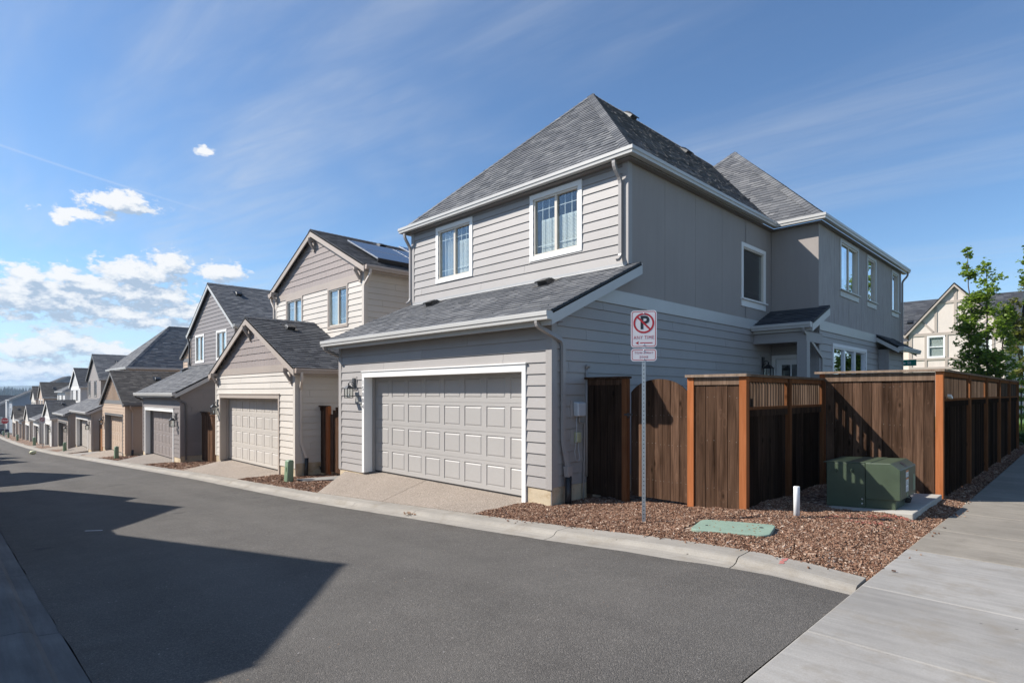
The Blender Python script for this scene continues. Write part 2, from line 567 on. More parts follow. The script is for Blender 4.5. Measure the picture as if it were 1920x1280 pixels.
M['walk_new'] = m_concrete('light_grey_pavement_concrete', (0.275, 0.262, 0.242), 0.2, True, (0.215, 0.19, 0.155))
M['walk_old'] = m_concrete('brownish_pavement_concrete', (0.225, 0.202, 0.168), 0.2, True, (0.17, 0.15, 0.12))
M['pad'] = m_concrete('concrete_pad', (0.40, 0.375, 0.33), 0.15, False)
M['asphalt'] = m_asphalt()
M['aggregate'] = m_aggregate()
M['aggregate_grey'] = m_aggregate('grey_exposed_aggregate', (0.85, 0.88, 0.92))
M['mulch'] = m_mulch('mulch_bed', False)
M['chips'] = m_mulch('bark_chip', True)
M['earth'] = m_plain('dark_earth', (0.09, 0.07, 0.05), 0.95, sc=2.0, var=0.3)
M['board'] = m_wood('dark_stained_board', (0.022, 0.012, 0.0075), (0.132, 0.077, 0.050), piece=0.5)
M['board_shaded'] = m_wood('shade_darkened_board', (0.009, 0.0055, 0.004), (0.042, 0.026, 0.018), piece=0.5)  # copy of the board stain with the shade of its runs put into the colour
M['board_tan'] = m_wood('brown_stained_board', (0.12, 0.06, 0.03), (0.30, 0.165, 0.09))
M['slat'] = m_wood('weathered_slat', (0.045, 0.029, 0.020), (0.135, 0.094, 0.068), knots=False)
M['slat_orange'] = m_wood('orange_stained_slat', (0.32, 0.105, 0.03), (0.52, 0.20, 0.07), knots=False)
M['rail'] = m_wood('weathered_rail', (0.09, 0.058, 0.040), (0.22, 0.15, 0.105))
M['cap'] = m_wood('weathered_cap_board', (0.13, 0.095, 0.07), (0.30, 0.225, 0.17), piece=0.12)
M['post'] = m_wood('orange_stained_post', (0.235, 0.076, 0.026), (0.41, 0.150, 0.062), knots=False, piece=0.12)
M['post_dark'] = m_wood('dark_stained_post', (0.10, 0.040, 0.018), (0.20, 0.085, 0.038), piece=0.2)
M['lantern'] = m_plain('weathered_bronze_lantern', (0.07, 0.072, 0.075), 0.45, 0.3)
M['galv'] = m_plain('galvanised_steel', (0.42, 0.44, 0.45), 0.42, 0.75, 0.12, 30)
M['nail'] = m_plain('dull_nail_head', (0.30, 0.29, 0.27), 0.5, 0.5)
M['bolt'] = m_plain('bright_bolt', (0.7, 0.71, 0.72), 0.3, 0.8)
M['black_metal'] = m_plain('black_metal', (0.018, 0.018, 0.02), 0.4)
M['black_hole'] = m_plain('dark_hole', (0.01, 0.01, 0.011), 0.8)
M['black_plastic'] = m_plain('black_plastic', (0.014, 0.014, 0.015), 0.5)
M['sign_white'] = m_plain('white_sign_sheeting', (0.62, 0.60, 0.62), 0.4, var=0.03)
M['sign_red'] = m_plain('red_sign_ink', (0.40, 0.012, 0.02), 0.4, var=0.04)
M['sign_black'] = m_plain('black_sign_ink', (0.012, 0.014, 0.02), 0.4)
M['sign_green'] = m_plain('green_sign_sheeting', (0.005, 0.22, 0.16), 0.4)
M['white_print'] = m_plain('white_print', (0.75, 0.75, 0.75), 0.5)
M['orange_print'] = m_plain('orange_print', (0.62, 0.20, 0.04), 0.5)
M['grey_print'] = m_plain('grey_print', (0.22, 0.22, 0.23), 0.5)
M['tx_green'] = m_plain('olive_green_enamel', (0.052, 0.073, 0.043), 0.42, var=0.16, sc=5.5, bmp=0.05)
M['ped_green'] = m_plain('faded_green_plastic', (0.17, 0.245, 0.155), 0.45, var=0.10)
M['lid_green'] = m_plain('mint_green_vault_lid', (0.215, 0.30, 0.235), 0.6, var=0.10, sc=9, bmp=0.3)
M['pvc'] = m_plain('white_pvc', (0.80, 0.80, 0.79), 0.35, var=0.03)
M['grey_box'] = m_plain('pale_grey_plastic', (0.50, 0.52, 0.54), 0.4)
M['yellow_box'] = m_plain('yellowed_plastic', (0.42, 0.41, 0.25), 0.5)
M['solar'] = m_plain('blue_black_solar_glass', (0.03, 0.045, 0.085), 0.12, var=0.15)
M['alu'] = m_plain('aluminium_edge', (0.55, 0.56, 0.58), 0.35, 0.8)
M['vent_black'] = m_plain('black_roof_vent', (0.016, 0.017, 0.018), 0.4)
M['vent_grey'] = m_plain('zinc_roof_vent', (0.07, 0.071, 0.073), 0.5, 0.4)
M['flash'] = m_plain('galvanised_flashing', (0.36, 0.36, 0.355), 0.5, 0.2)
M['spray_red'] = m_plain('red_spray_paint', (0.40, 0.115, 0.085), 0.7, var=0.3, sc=40)
M['spray_pink'] = m_plain('faded_red_spray', (0.46, 0.17, 0.145), 0.8, var=0.3, sc=60)
M['chalk'] = m_plain('white_chalk', (0.55, 0.55, 0.55), 0.9)
M['pale_yellow'] = m_plain('pale_yellow_plastic', (0.60, 0.60, 0.38), 0.6)
M['dry_leaf'] = m_plain('dry_leaf', (0.22, 0.12, 0.06), 0.8, var=0.3, sc=60)
M['grass'] = m_plain('mown_grass', (0.07, 0.14, 0.03), 0.9, var=0.35, sc=14, bmp=0.6)
M['forest'] = m_leaf('far_conifer_needles', (0.018, 0.035, 0.028), (0.045, 0.075, 0.05))
M['hill'] = m_plain('wooded_hill', (0.035, 0.055, 0.045), 0.95, var=0.3, sc=0.01)
M['leaf'] = m_leaf('maple_leaf', (0.065, 0.125, 0.018), (0.28, 0.385, 0.06))
M['leaf_olive'] = m_leaf('olive_maple_leaf', (0.085, 0.095, 0.025), (0.22, 0.23, 0.055))
M['leaf_lime'] = m_leaf('lime_green_needles', (0.10, 0.16, 0.025), (0.22, 0.28, 0.05))
M['leaf_dark'] = m_leaf('dark_green_leaf', (0.012, 0.03, 0.01), (0.05, 0.09, 0.025))
M['bark'] = m_plain('grey_brown_bark', (0.085, 0.065, 0.055), 0.9, var=0.25, sc=20)
M['car_blue'] = m_plain('dark_blue_car_paint', (0.012, 0.022, 0.055), 0.2, spec=0.8)
M['tyre'] = m_plain('black_rubber', (0.02, 0.02, 0.02), 0.8)
M['lamp_red'] = m_plain('red_lamp_lens', (0.35, 0.01, 0.01), 0.25)

# ------------------------------------------------------------------ object helpers
WL = {}           # world position of every object's origin


def empty(name, loc, parent=None):
    o = bpy.data.objects.new(name, None)
    o.empty_display_size = 0.2
    COL.objects.link(o)
    return place(o, loc, parent)


def place(o, loc, parent=None):
    loc = Vector(loc)
    WL[o.name] = loc
    if parent is not None:
        o.parent = parent
        o.location = loc - WL[parent.name]
    else:
        o.location = loc
    return o


def tag(o, label=None, cat=None, group=None, kind=None):
    if label:
        o['label'] = label
    if cat:
        o['category'] = cat
    if group:
        o['group'] = group
    if kind:
        o['kind'] = kind
    return o


XF = [None]       # optional transform of built points (used to mirror houses)


class MB:
    def __init__(s):
        s.v = []
        s.f = []
        s.mi = []
        s.at = []
        s.cur = 0
        s.rnd = 0.0
        s.smooth = set()

    def face(s, idx):
        s.f.append(tuple(idx))
        s.mi.append(s.cur)
        s.at.append(s.rnd)

    def poly(s, pts):
        n = len(s.v)
        s.v.extend(tuple(p) for p in pts)
        s.face(range(n, n + len(pts)))

    def hexa(s, p):
        n = len(s.v)
        s.v.extend(tuple(q) for q in p)
        for q in ((3, 2, 1, 0), (4, 5, 6, 7), (0, 1, 5, 4), (1, 2, 6, 5), (2, 3, 7, 6), (3, 0, 4, 7)):
            s.face([n + i for i in q])

    def box(s, x0, y0, z0, x1, y1, z1):
        s.hexa([(x0, y0, z0), (x1, y0, z0), (x1, y1, z0), (x0, y1, z0), (x0, y0, z1), (x1, y0, z1), (x1, y1, z1), (x0, y1, z1)])

    def pbox(s, pl, a0, a1, z0, z1, d0, d1):
        """box in wall coordinates"""
        s.hexa([pl(a0, z0, d0), pl(a1, z0, d0), pl(a1, z0, d1), pl(a0, z0, d1), pl(a0, z1, d0), pl(a1, z1, d0), pl(a1, z1, d1), pl(a0, z1, d1)])

    def prism(s, pts, off):
        n = len(s.v)
        k = len(pts)
        off = Vector(off)
        s.v.extend(tuple(p) for p in pts)
        s.v.extend(tuple(Vector(p) + off) for p in pts)
        s.face(range(n, n + k))
        s.face(reversed(range(n + k, n + 2 * k)))
        for i in range(k):
            j = (i + 1) % k
            s.face((n + j, n + i, n + k + i, n + k + j))

    def tube(s, pts, r, n=8, sq=None, caps=True):
        """sweep; r number or list; sq = (half width, half depth, side vector) for a rectangular section"""
        pts = [Vector(p) for p in pts]
        rings = []
        side = None
        for i, p in enumerate(pts):
            d = (pts[min(i + 1, len(pts) - 1)] - pts[max(i - 1, 0)]).normalized()
            if sq:
                sv = Vector(sq[2])
                u = (sv - d * sv.dot(d)).normalized()
            else:
                if side is None:
                    side = d.orthogonal().normalized()
                u = (side - d * side.dot(d)).normalized()
                side = u
            w = d.cross(u)
            base = len(s.v)
            if sq:
                hw, hd = sq[0], sq[1]
                for a, b in ((1, 1), (-1, 1), (-1, -1), (1, -1)):
                    s.v.append(tuple(p + u * hw * a + w * hd * b))
                k = 4
            else:
                rr = r[i] if isinstance(r, (list, tuple)) else r
                for j in range(n):
                    a = 2 * math.pi * j / n
                    s.v.append(tuple(p + u * rr * math.cos(a) + w * rr * math.sin(a)))
                k = n
            rings.append(base)
        for a, b in zip(rings, rings[1:]):
            for j in range(k):
                q = (j + 1) % k
                if not sq:
                    s.smooth.add(len(s.f))
                s.face((a + j, a + q, b + q, b + j))
        if caps:
            s.face(reversed(range(rings[0], rings[0] + k)))
            s.face(range(rings[-1], rings[-1] + k))

    def lathe(s, c, prof, n=16, axis='z'):
        c = Vector(c)
        base = len(s.v)
        for r, h in prof:
            for j in range(n):
                a = 2 * math.pi * j / n
                q = Vector((r * math.cos(a), r * math.sin(a), h))
                if axis == 'x':
                    q = Vector((q.z, q.x, q.y))
                elif axis == 'y':
                    q = Vector((q.x, q.z, q.y))
                s.v.append(tuple(c + q))
        for i in range(len(prof) - 1):
            for j in range(n):
                k = (j + 1) % n
                s.smooth.add(len(s.f))
                s.face((base + i * n + j, base + i * n + k, base + (i + 1) * n + k, base + (i + 1) * n + j))
        s.face(reversed(range(base, base + n)))
        e = base + (len(prof) - 1) * n
        s.face(range(e, e + n))

    def mesh(s, name, mats, recentre=True):
        vs = s.v
        if XF[0]:
            vs = [XF[0](p) for p in vs]
        xs, ys, zs = zip(*vs)
        c = Vector(((min(xs) + max(xs)) / 2, (min(ys) + max(ys)) / 2, (min(zs) + max(zs)) / 2)) if recentre else Vector((0, 0, 0))
        me = bpy.data.meshes.new(name)
        me.from_pydata([(a - c.x, b - c.y, d - c.z) for a, b, d in vs], [], s.f)
        if not isinstance(mats, (list, tuple)):
            mats = [mats]
        for m in mats:
            me.materials.append(M[m] if isinstance(m, str) else m)
        if len(mats) > 1:
            me.polygons.foreach_set('material_index', s.mi)
        if s.smooth:
            me.polygons.foreach_set('use_smooth', [i in s.smooth for i in range(len(s.f))])
        if any(s.at):
            at = me.attributes.new('rnd', 'FLOAT', 'FACE')
            at.data.foreach_set('value', s.at)
        me.update()
        return me, c

    def build_each(s, name, mats, parent=None):
        """every separate piece becomes an object of its own"""
        par = list(range(len(s.v)))

        def root(i):
            while par[i] != i:
                par[i] = par[par[i]]
                i = par[i]
            return i
        for f in s.f:
            for i in f[1:]:
                par[root(i)] = root(f[0])
        grp = {}
        for k, f in enumerate(s.f):
            grp.setdefault(root(f[0]), []).append(f)
        out = []
        for fs in grp.values():
            ids = sorted({i for f in fs for i in f})
            mp = {i: j for j, i in enumerate(ids)}
            m = MB()
            m.v = [s.v[i] for i in ids]
            for f in fs:
                m.face([mp[i] for i in f])
            out.append(m.build(name, mats, parent))
        return out

    def build(s, name, mats, parent=None, kind=None, label=None):
        me, c = s.mesh(name, mats)
        o = bpy.data.objects.new(name, me)
        COL.objects.link(o)
        place(o, c, parent)
        if kind:
            o['kind'] = kind
        if label:
            o['label'] = label
        return o


def share(me, name, loc, parent, rot=None):
    """another object on an existing mesh"""
    o = bpy.data.objects.new(name, me)
    COL.objects.link(o)
    place(o, loc, parent)
    if rot:
        o.rotation_euler = rot
    return o


def interp(tab, x):
    if x <= tab[0][0]:
        return tab[0][1]
    for (a, b), (c, d) in zip(tab, tab[1:]):
        if x <= c:
            return b + (d - b) * (x - a) / (c - a)
    return tab[-1][1]


PROF = sorted([(60, 0.6), (6, 0.24), (0.5, 0.2), (-1.32, 0.205), (-1.9, 0.24), (-2.4, 0.243), (-3.31, 0.195), (-4.53, 0.105), (-5.58, 0.034), (-6.98, -0.05), (-9.28, -0.195), (-11.24, -0.312), (-14.5, -0.46),
               (-17.9, -0.61), (-26, -1.036), (-35, -1.51), (-48.4, -2.23), (-57, -2.63), (-66.3, -3.02), (-78, -3.45), (-91, -3.85), (-111, -4.42), (-133, -5.2), (-160, -6.1), (-260, -9), (-600, -17), (-1500, -30), (-9000, -30)])


def prof(x):
    return interp(PROF, x)


def text_mesh(s, size, bold=0.0, font_align='CENTER', space=1.0):
    cu = bpy.data.curves.new('lettering', 'FONT')
    cu.body = s
    cu.size = size
    cu.align_x = font_align
    cu.align_y = 'CENTER'
    cu.space_character = space
    cu.extrude = 0.0008
    cu.offset = bold
    cu.resolution_u = 3
    return cu


def lettering(s, size, mat, loc, rot, parent, bold=0.0, sx=1.0, space=1.0):
    """flat letters; kept as a mesh"""
    cu = text_mesh(s, size, bold, space=space)
    tmp = bpy.data.objects.new('lettering', cu)
    COL.objects.link(tmp)
    dg = bpy.context.evaluated_depsgraph_get()
    me = bpy.data.meshes.new_from_object(tmp.evaluated_get(dg))
    bpy.data.objects.remove(tmp)
    bpy.data.curves.remove(cu)
    me.materials.clear()
    me.materials.append(M[mat])
    if sx != 1.0:
        for v in me.vertices:
            v.co.x *= sx
    o = bpy.data.objects.new('lettering', me)
    COL.objects.link(o)
    place(o, loc, parent)
    o.rotation_euler = rot
    return o

# ------------------------------------------------------------------ building blocks of houses
def pl_front(Y):
    return lambda a, z, d: (a, Y - d, z)


def pl_back(Y):
    return lambda a, z, d: (a, Y + d, z)


def pl_right(X):
    return lambda a, z, d: (X + d, a, z)


def pl_left(X):
    return lambda a, z, d: (X - d, a, z)


def pieces(bounds, z0, z1, ops, expo, joint=None, gap=0.0025, seed=0):
    out = []
    z = z0
    row = 0
    while z < z1 - 0.012:
        zt = min(z + expo, z1)
        b0, b1 = bounds(z + 1e-4), bounds(zt - 1e-4)
        if b1[1] < b1[0]:
            mid = (b1[0] + b1[1]) / 2
            b1 = (mid, mid)
        rops = sorted(o for o in ops if o[2] < zt - 0.006 and o[3] > z + 0.006 and o[1] > b0[0] and o[0] < b0[1])
        segs = []
        c0, c1 = b0[0], b1[0]
        for a0, a1, oz0, oz1 in rops:
            if a0 > max(c0, c1) + 0.01:
                segs.append((c0, a0, z, c1, a0, zt))
            if oz0 > z + 0.012:
                segs.append((a0, a1, z, a0, a1, oz0))
            if oz1 < zt - 0.012:
                segs.append((a0, a1, oz1, a0, a1, zt))
            c0 = c1 = a1
        if b0[1] > c0 + 0.01:
            segs.append((c0, b0[1], z, min(c1, b1[1]) if c0 != c1 else c1, max(b1[1], c1) if c0 == c1 else b1[1], zt))
        for s in segs:
            s = (*s, z, zt, row)
            if joint and s[1] - s[0] > joint * 0.8:
                cuts = []
                x = math.floor(s[0] / joint) * joint + ((row * 1.37 + seed * 0.61) % joint)
                while x < s[1] - 0.25:
                    if x > max(s[0], s[3]) + 0.25 and x < min(s[1], s[4]) - 0.25:
                        cuts.append(x)
                    x += joint
                l0, l1 = s[0], s[3]
                for cx in cuts:
                    out.append((l0, cx - gap, s[2], l1, cx - gap, s[5], z, zt, row))
                    l0 = l1 = cx + gap
                out.append((l0, s[1], s[2], l1, s[4], s[5], z, zt, row))
            else:
                out.append(s)
        z = zt
        row += 1
    return out


def lap_piece(mb, pl, p, expo, t0=0.024, t1=0.006):
    aL0, aR0, zs0, aL1, aR1, zs1, zr, zt, row = p
    if t0 > 0.013 and zs0 == zr and zs1 - zs0 > 0.03:
        zs0 += 0.0045                               # open joint under each lap
    f = lambda z: t0 + (t1 - t0) * min(1, max(0, (z - zr) / expo))
    d0, d1 = f(zs0), f(zs1)
    mb.hexa([pl(aL0, zs0, 0), pl(aR0, zs0, 0), pl(aR0, zs0, d0), pl(aL0, zs0, d0),
             pl(aL1, zs1, 0), pl(aR1, zs1, 0), pl(aR1, zs1, d1), pl(aL1, zs1, d1)])


def siding(H, pl, bounds, z0, z1, ops, mat, mode='parts', expo=0.178, name='siding_board', joint=3.66, seed=0):
    ps = pieces(bounds, z0, z1, ops, expo, joint, seed=seed)
    if mode == 'parts':
        for p in ps:
            mb = MB()
            lap_piece(mb, pl, p, expo)
            mb.build(name, mat, H)
    else:
        mb = MB()
        for p in ps:
            lap_piece(mb, pl, p, expo)
        mb.build('siding', mat, H, kind='stuff')


def shakes(H, pl, bounds, z0, z1, mat, mode='parts', expo=0.2):
    rows = {}
    for p in pieces(bounds, z0, z1, [], expo):
        rows.setdefault(p[8], []).append(p)
    alls = MB()
    for r, ps in rows.items():
        mb = MB() if mode == 'parts' else alls
        for p in ps:
            aL0, aR0, zs0, aL1, aR1, zs1, zr, zt, row = p
            x = aL0
            while x < aR0 - 0.01:
                w = random.choice((0.09, 0.13, 0.16, 0.2))
                xe = min(x + w, aR0)
                dz = random.uniform(0, 0.012)
                # clip the upper corners by the slanting sides of the row
                u0 = max(x, aL1 if aL1 > aL0 else x)
                u1 = min(xe, aR1 if aR1 < aR0 else xe)
                if u1 < u0:
                    u0 = u1 = min(max((x + xe) / 2, min(aL1, aR1)), max(aL1, aR1))
                    u0 = min(max(u0, x), xe)
                    u1 = u0
                mb.hexa([pl(x, zs0 - dz, 0), pl(xe - 0.004, zs0 - dz, 0), pl(xe - 0.004, zs0 - dz, 0.021), pl(x, zs0 - dz, 0.021),
                         pl(u0, zs1, 0), pl(max(u0, u1 - 0.004), zs1, 0), pl(max(u0, u1 - 0.004), zs1, 0.005), pl(u0, zs1, 0.005)])
                x = xe
        if mode == 'parts':
            mb.build('shake_course', mat, H)
    if mode != 'parts':
        alls.build('shakes', mat, H, kind='stuff')


def sheath(mb, pl, bounds, z0, z1, ops, th=0.12, step=None):
    """structural wall behind the cladding, with its openings"""
    for p in pieces(bounds, z0, z1, ops, step or (z1 - z0 + 1)):
        aL0, aR0, zs0, aL1, aR1, zs1 = p[:6]
        mb.hexa([pl(aL0, zs0, -th), pl(aR0, zs0, -th), pl(aR0, zs0, -0.001), pl(aL0, zs0, -0.001),
                 pl(aL1, zs1, -th), pl(aR1, zs1, -th), pl(aR1, zs1, -0.001), pl(aL1, zs1, -0.001)])


def clip_interval(poly, b):
    xs = []
    k = len(poly)
    for i in range(k):
        (a0, b0), (a1, b1) = poly[i], poly[(i + 1) % k]
        if (b0 - b) * (b1 - b) <= 0 and abs(b1 - b0) > 1e-9:
            xs.append(a0 + (a1 - a0) * (b - b0) / (b1 - b0))
    return (min(xs), max(xs)) if len(xs) >= 2 else None


TABW = {'fine': (0.13, 0.17, 0.2, 0.25, 0.32), 'far': (0.28, 0.36, 0.5)}


def roof_slope(H, poly, mat='shingle', style='fine', singles=0, name='roof_slope', th=0.05, expo=0.143, sngl_name='shingle'):
    """poly: eave start, eave end, then up and round (world points, seen from outside anticlockwise)"""
    P = [Vector(p) for p in poly]
    e = (P[1] - P[0]).normalized()
    s = P[2] - P[1]
    s = (s - e * s.dot(e)).normalized()
    n = e.cross(s)
    if n.z < 0:
        n = -n
    deck = MB()
    deck.prism([p - n * 0.004 for p in P], -n * th)
    root = deck.build(name, 'deck', H)
    q = [((p - P[0]).dot(e), (p - P[0]).dot(s)) for p in P]
    bmax = max(b for _, b in q)
    mb = MB()
    cnt = 0
    cache = {}
    rows = int(bmax / expo) + 1
    for r in range(rows):
        b0 = r * expo
        b1 = min(b0 + expo * 1.04, bmax)
        iv0 = clip_interval(q, min(b0 + 0.002, bmax - 1e-4))
        iv1 = clip_interval(q, max(b0, b1 - 0.004))
        if not iv0 or not iv1:
            continue
        a = min(iv0[0], iv1[0]) - random.uniform(0, 0.3)
        aend = max(iv0[1], iv1[1])
        while a < aend:
            w = random.choice(TABW[style])
            x0, x1 = max(a, iv0[0]), min(a + w, iv0[1])
            y0, y1 = max(a, iv1[0]), min(a + w, iv1[1])
            a += w
            if x1 - x0 < 0.012:
                continue
            y0, y1 = min(y0, x1), max(y1, x0)
            if y1 < y0:
                y0 = y1 = (y0 + y1) / 2
            hl = random.choice((0.014, 0.018, 0.022))
            lo = -0.02 if r == 0 else (-0.012 if hl > 0.016 else 0.0)
            rn = random.random() ** 1.25
            if cnt < singles and r > 0:
                # one shingle, one object
                wq = round(x1 - x0, 2)
                key = (wq, hl, int(rn * 6), x1 - x0 == w and y0 == x0)
                if key not in cache or not key[3]:
                    m1 = MB()
                    m1.rnd = max(0.01, rn)
                    ww = x1 - x0
                    ys0, ys1 = y0 - x0, y1 - x0
                    pt = lambda aa, bb, h: tuple(e * (aa - ww / 2) + s * bb + n * h)
                    m1.hexa([pt(0, lo, 0), pt(ww - .003, lo, 0), pt(ys1 - .003, b1 - b0, 0), pt(ys0, b1 - b0, 0),
                             pt(0, lo, hl), pt(ww - .003, lo, hl), pt(ys1 - .003, b1 - b0, 0.003), pt(ys0, b1 - b0, 0.003)])
                    me, c = m1.mesh(sngl_name, mat, recentre=False)
                    cache[key] = me
                share(cache[key], sngl_name, P[0] + e * ((x0 + x1) / 2) + s * b0, root)
                cnt += 1
                continue
            mb.rnd = max(0.001, rn)
            pt = lambda aa, bb, h: P[0] + e * aa + s * bb + n * h
            k = len(mb.v)
            mb.v.extend([tuple(pt(x0, b0 + lo, 0)), tuple(pt(x1 - .003, b0 + lo, 0)), tuple(pt(y1 - .003, b1, 0)), tuple(pt(y0, b1, 0)),
                         tuple(pt(x0, b0 + lo, hl)), tuple(pt(x1 - .003, b0 + lo, hl)), tuple(pt(y1 - .003, b1, 0.003)), tuple(pt(y0, b1, 0.003))])
            for f in ((4, 5, 6, 7), (0, 1, 5, 4), (1, 2, 6, 5), (3, 0, 4, 7)):
                mb.face([k + i for i in f])
    if mb.f:
        mb.build('shingles', mat, root, kind='stuff')
    return root


def ridge_cap(H, P, Q, n1, n2, mat='shingle', name='ridge_cap', step=0.15):
    P, Q = Vector(P), Vector(Q)
    d = (Q - P)
    L = d.length
    d.normalize()
    mb = MB()
    sides = []
    for n in (n1, n2):
        n = Vector(n).normalized()
        w = d.cross(n).normalized()
        if w.z > 0:
            w = -w
        sides.append((w, n))
    k = int(L / step)
    for i in range(k + 1):
        a = P + d * (i * step)
        b = P + d * min(L, (i + 1) * step + 0.03)
        mb.rnd = max(0.01, random.random() ** 1.3)
        for w, n in sides:
            up = (sides[0][1] + sides[1][1]).normalized()
            h0, h1 = 0.030, 0.018
            mb.hexa([a + w * 0.15 + n * 0.002, a + up * 0.0, b + up * 0.0, b + w * 0.15 + n * 0.002,
                     a + w * 0.15 + n * h0, a + up * (h0 + 0.004), b + up * (h1 + 0.004), b + w * 0.15 + n * h1])
    mb.build(name, mat, H)


def nrm(poly):
    P = [Vector(p) for p in poly]
    n = (P[1] - P[0]).cross(P[2] - P[1]).normalized()
    return n if n.z > 0 else -n


GUT = [(0.0, 0.0), (0.0, -0.125), (0.108, -0.125), (0.111, -0.085), (0.120, -0.070), (0.127, -0.066), (0.128, -0.008), (0.118, 0.0)]


def gutter(H, path, mat='gutter', name='gutter', out_right=True, label=None):
    """path of the back edge in plan at gutter top; trough hangs to the right of travel (plan), mitred"""
    P = [Vector(p) for p in path]
    dirs = [(b - a).normalized() for a, b in zip(P, P[1:])]
    sg = 1 if out_right else -1
    nr = [Vector((d.y, -d.x, 0)) * sg for d in dirs]
    mb = MB()
    rings = []
    for i, p in enumerate(P):
        n1 = nr[max(i - 1, 0)]
        n2 = nr[min(i, len(nr) - 1)]
        m = (n1 + n2) / (1 + n1.dot(n2))
        base = len(mb.v)
        for o, h in GUT:
            mb.v.append(tuple(p + m * o + Vector((0, 0, h))))
        rings.append(base)
    k = len(GUT)
    for a, b in zip(rings, rings[1:]):
        for j in range(k):
            q = (j + 1) % k
            mb.face((a + j, a + q, b + q, b + j))
    mb.face(range(rings[0], rings[0] + k))
    mb.face(reversed(range(rings[-1], rings[-1] + k)))
    return mb.build(name, mat, H, label=label)


def fascia_strip(mb, p, q, inward, h=0.19, th=0.03):
    p, q, w = Vector(p), Vector(q), Vector(inward).normalized() * th
    dz = Vector((0, 0, -h))
    mb.hexa([p + dz, q + dz, q + dz + w, p + dz + w, p, q, q + w, p + w])


def downspout(H, pts, mat, side=(1, 0, 0), name='downspout', hw=0.032, hd=0.025):
    mb = MB()
    # round the bends a little
    P = [Vector(p) for p in pts]
    out = [P[0]]
    for i in range(1, len(P) - 1):
        a, b, c = P[i - 1], P[i], P[i + 1]
        r = min(0.06, (b - a).length * 0.4, (c - b).length * 0.4)
        out += [b + (a - b).normalized() * r, b + ((a - b).normalized() + (c - b).normalized()) * r * 0.28, b + (c - b).normalized() * r]
    out.append(P[-1])
    mb.tube(out, 0, sq=(hw, hd, side))
    # straps
    o = mb.build(name, mat, H)
    return o


def garage_door(H, pl, a0, a1, z0, z1, d, mat, cols=8, rows=4, panels=True, sub=True):
    """sectional door of rails and stiles with raised panels; front of the rails at depth d"""
    W, Hh = a1 - a0, z1 - z0
    sh = Hh / rows
    cw = W / cols
    mb = MB()
    mb.pbox(pl, a0, a1, z0, z1, d - 0.05, d - 0.0115)
    mx, mz = cw * 0.105, 0.065
    for r in range(rows):
        zz = z0 + r * sh
        mb.pbox(pl, a0, a1, zz + 0.002, zz + mz + 0.015, d - 0.018, d)
        mb.pbox(pl, a0, a1, zz + sh - mz, zz + sh - 0.002, d - 0.018, d)
        for c in range(cols + 1):
            x0 = max(a0, a0 + c * cw - mx)
            x1 = min(a1, a0 + c * cw + mx)
            mb.pbox(pl, x0, x1, zz + mz + 0.015, zz + sh - mz, d - 0.018, d - 0.0005)
    door = mb.build('garage_door', mat, H)
    # rubber strip at the foot
    if panels:
        me = None
        cells = []
        for r in range(rows):
            for c in range(cols):
                cells.append((a0 + (c + 0.5) * cw, z0 + r * sh + (mz + 0.015 + sh - mz) / 2))
        hw, hh = cw / 2 - mx, (sh - 2 * mz - 0.015) / 2
        bev = min(0.035, hw * 0.22)

        def panel(mb, ca, cz):
            o = [(-hw, -hh, -0.011), (hw, -hh, -0.011), (hw, hh, -0.011), (-hw, hh, -0.011)]
            q = [(-hw + bev * .5, -hh + bev * .5, -0.0105), (hw - bev * .5, -hh + bev * .5, -0.0105), (hw - bev * .5, hh - bev * .5, -0.0105), (-hw + bev * .5, hh - bev * .5, -0.015)]
            i = [(-hw + bev, -hh + bev, -0.002), (hw - bev, -hh + bev, -0.002), (hw - bev, hh - bev, -0.002), (-hw + bev, hh - bev, -0.002)]
            n = len(mb.v)
            for a, z, dd in o + q + i:
                mb.v.append(pl(ca + a, cz + z, d + dd))
            for b in (0, 4):
                for j in range(4):
                    k = (j + 1) % 4
                    mb.face((n + b + j, n + b + k, n + b + 4 + k, n + b + 4 + j))
            mb.face((n + 8, n + 9, n + 10, n + 11))
        if sub:
            m1 = MB()
            panel(m1, *cells[0])
            me, c0 = m1.mesh('door_panel', mat)
            b0 = Vector(pl(cells[0][0], cells[0][1], 0))
            for ca, cz in cells:
                share(me, 'door_panel', c0 + Vector(pl(ca, cz, 0)) - b0, door)
        else:
            m1 = MB()
            for ca, cz in cells:
                panel(m1, ca, cz)
            m1.build('door_panels', mat, door, kind='stuff')
    return door


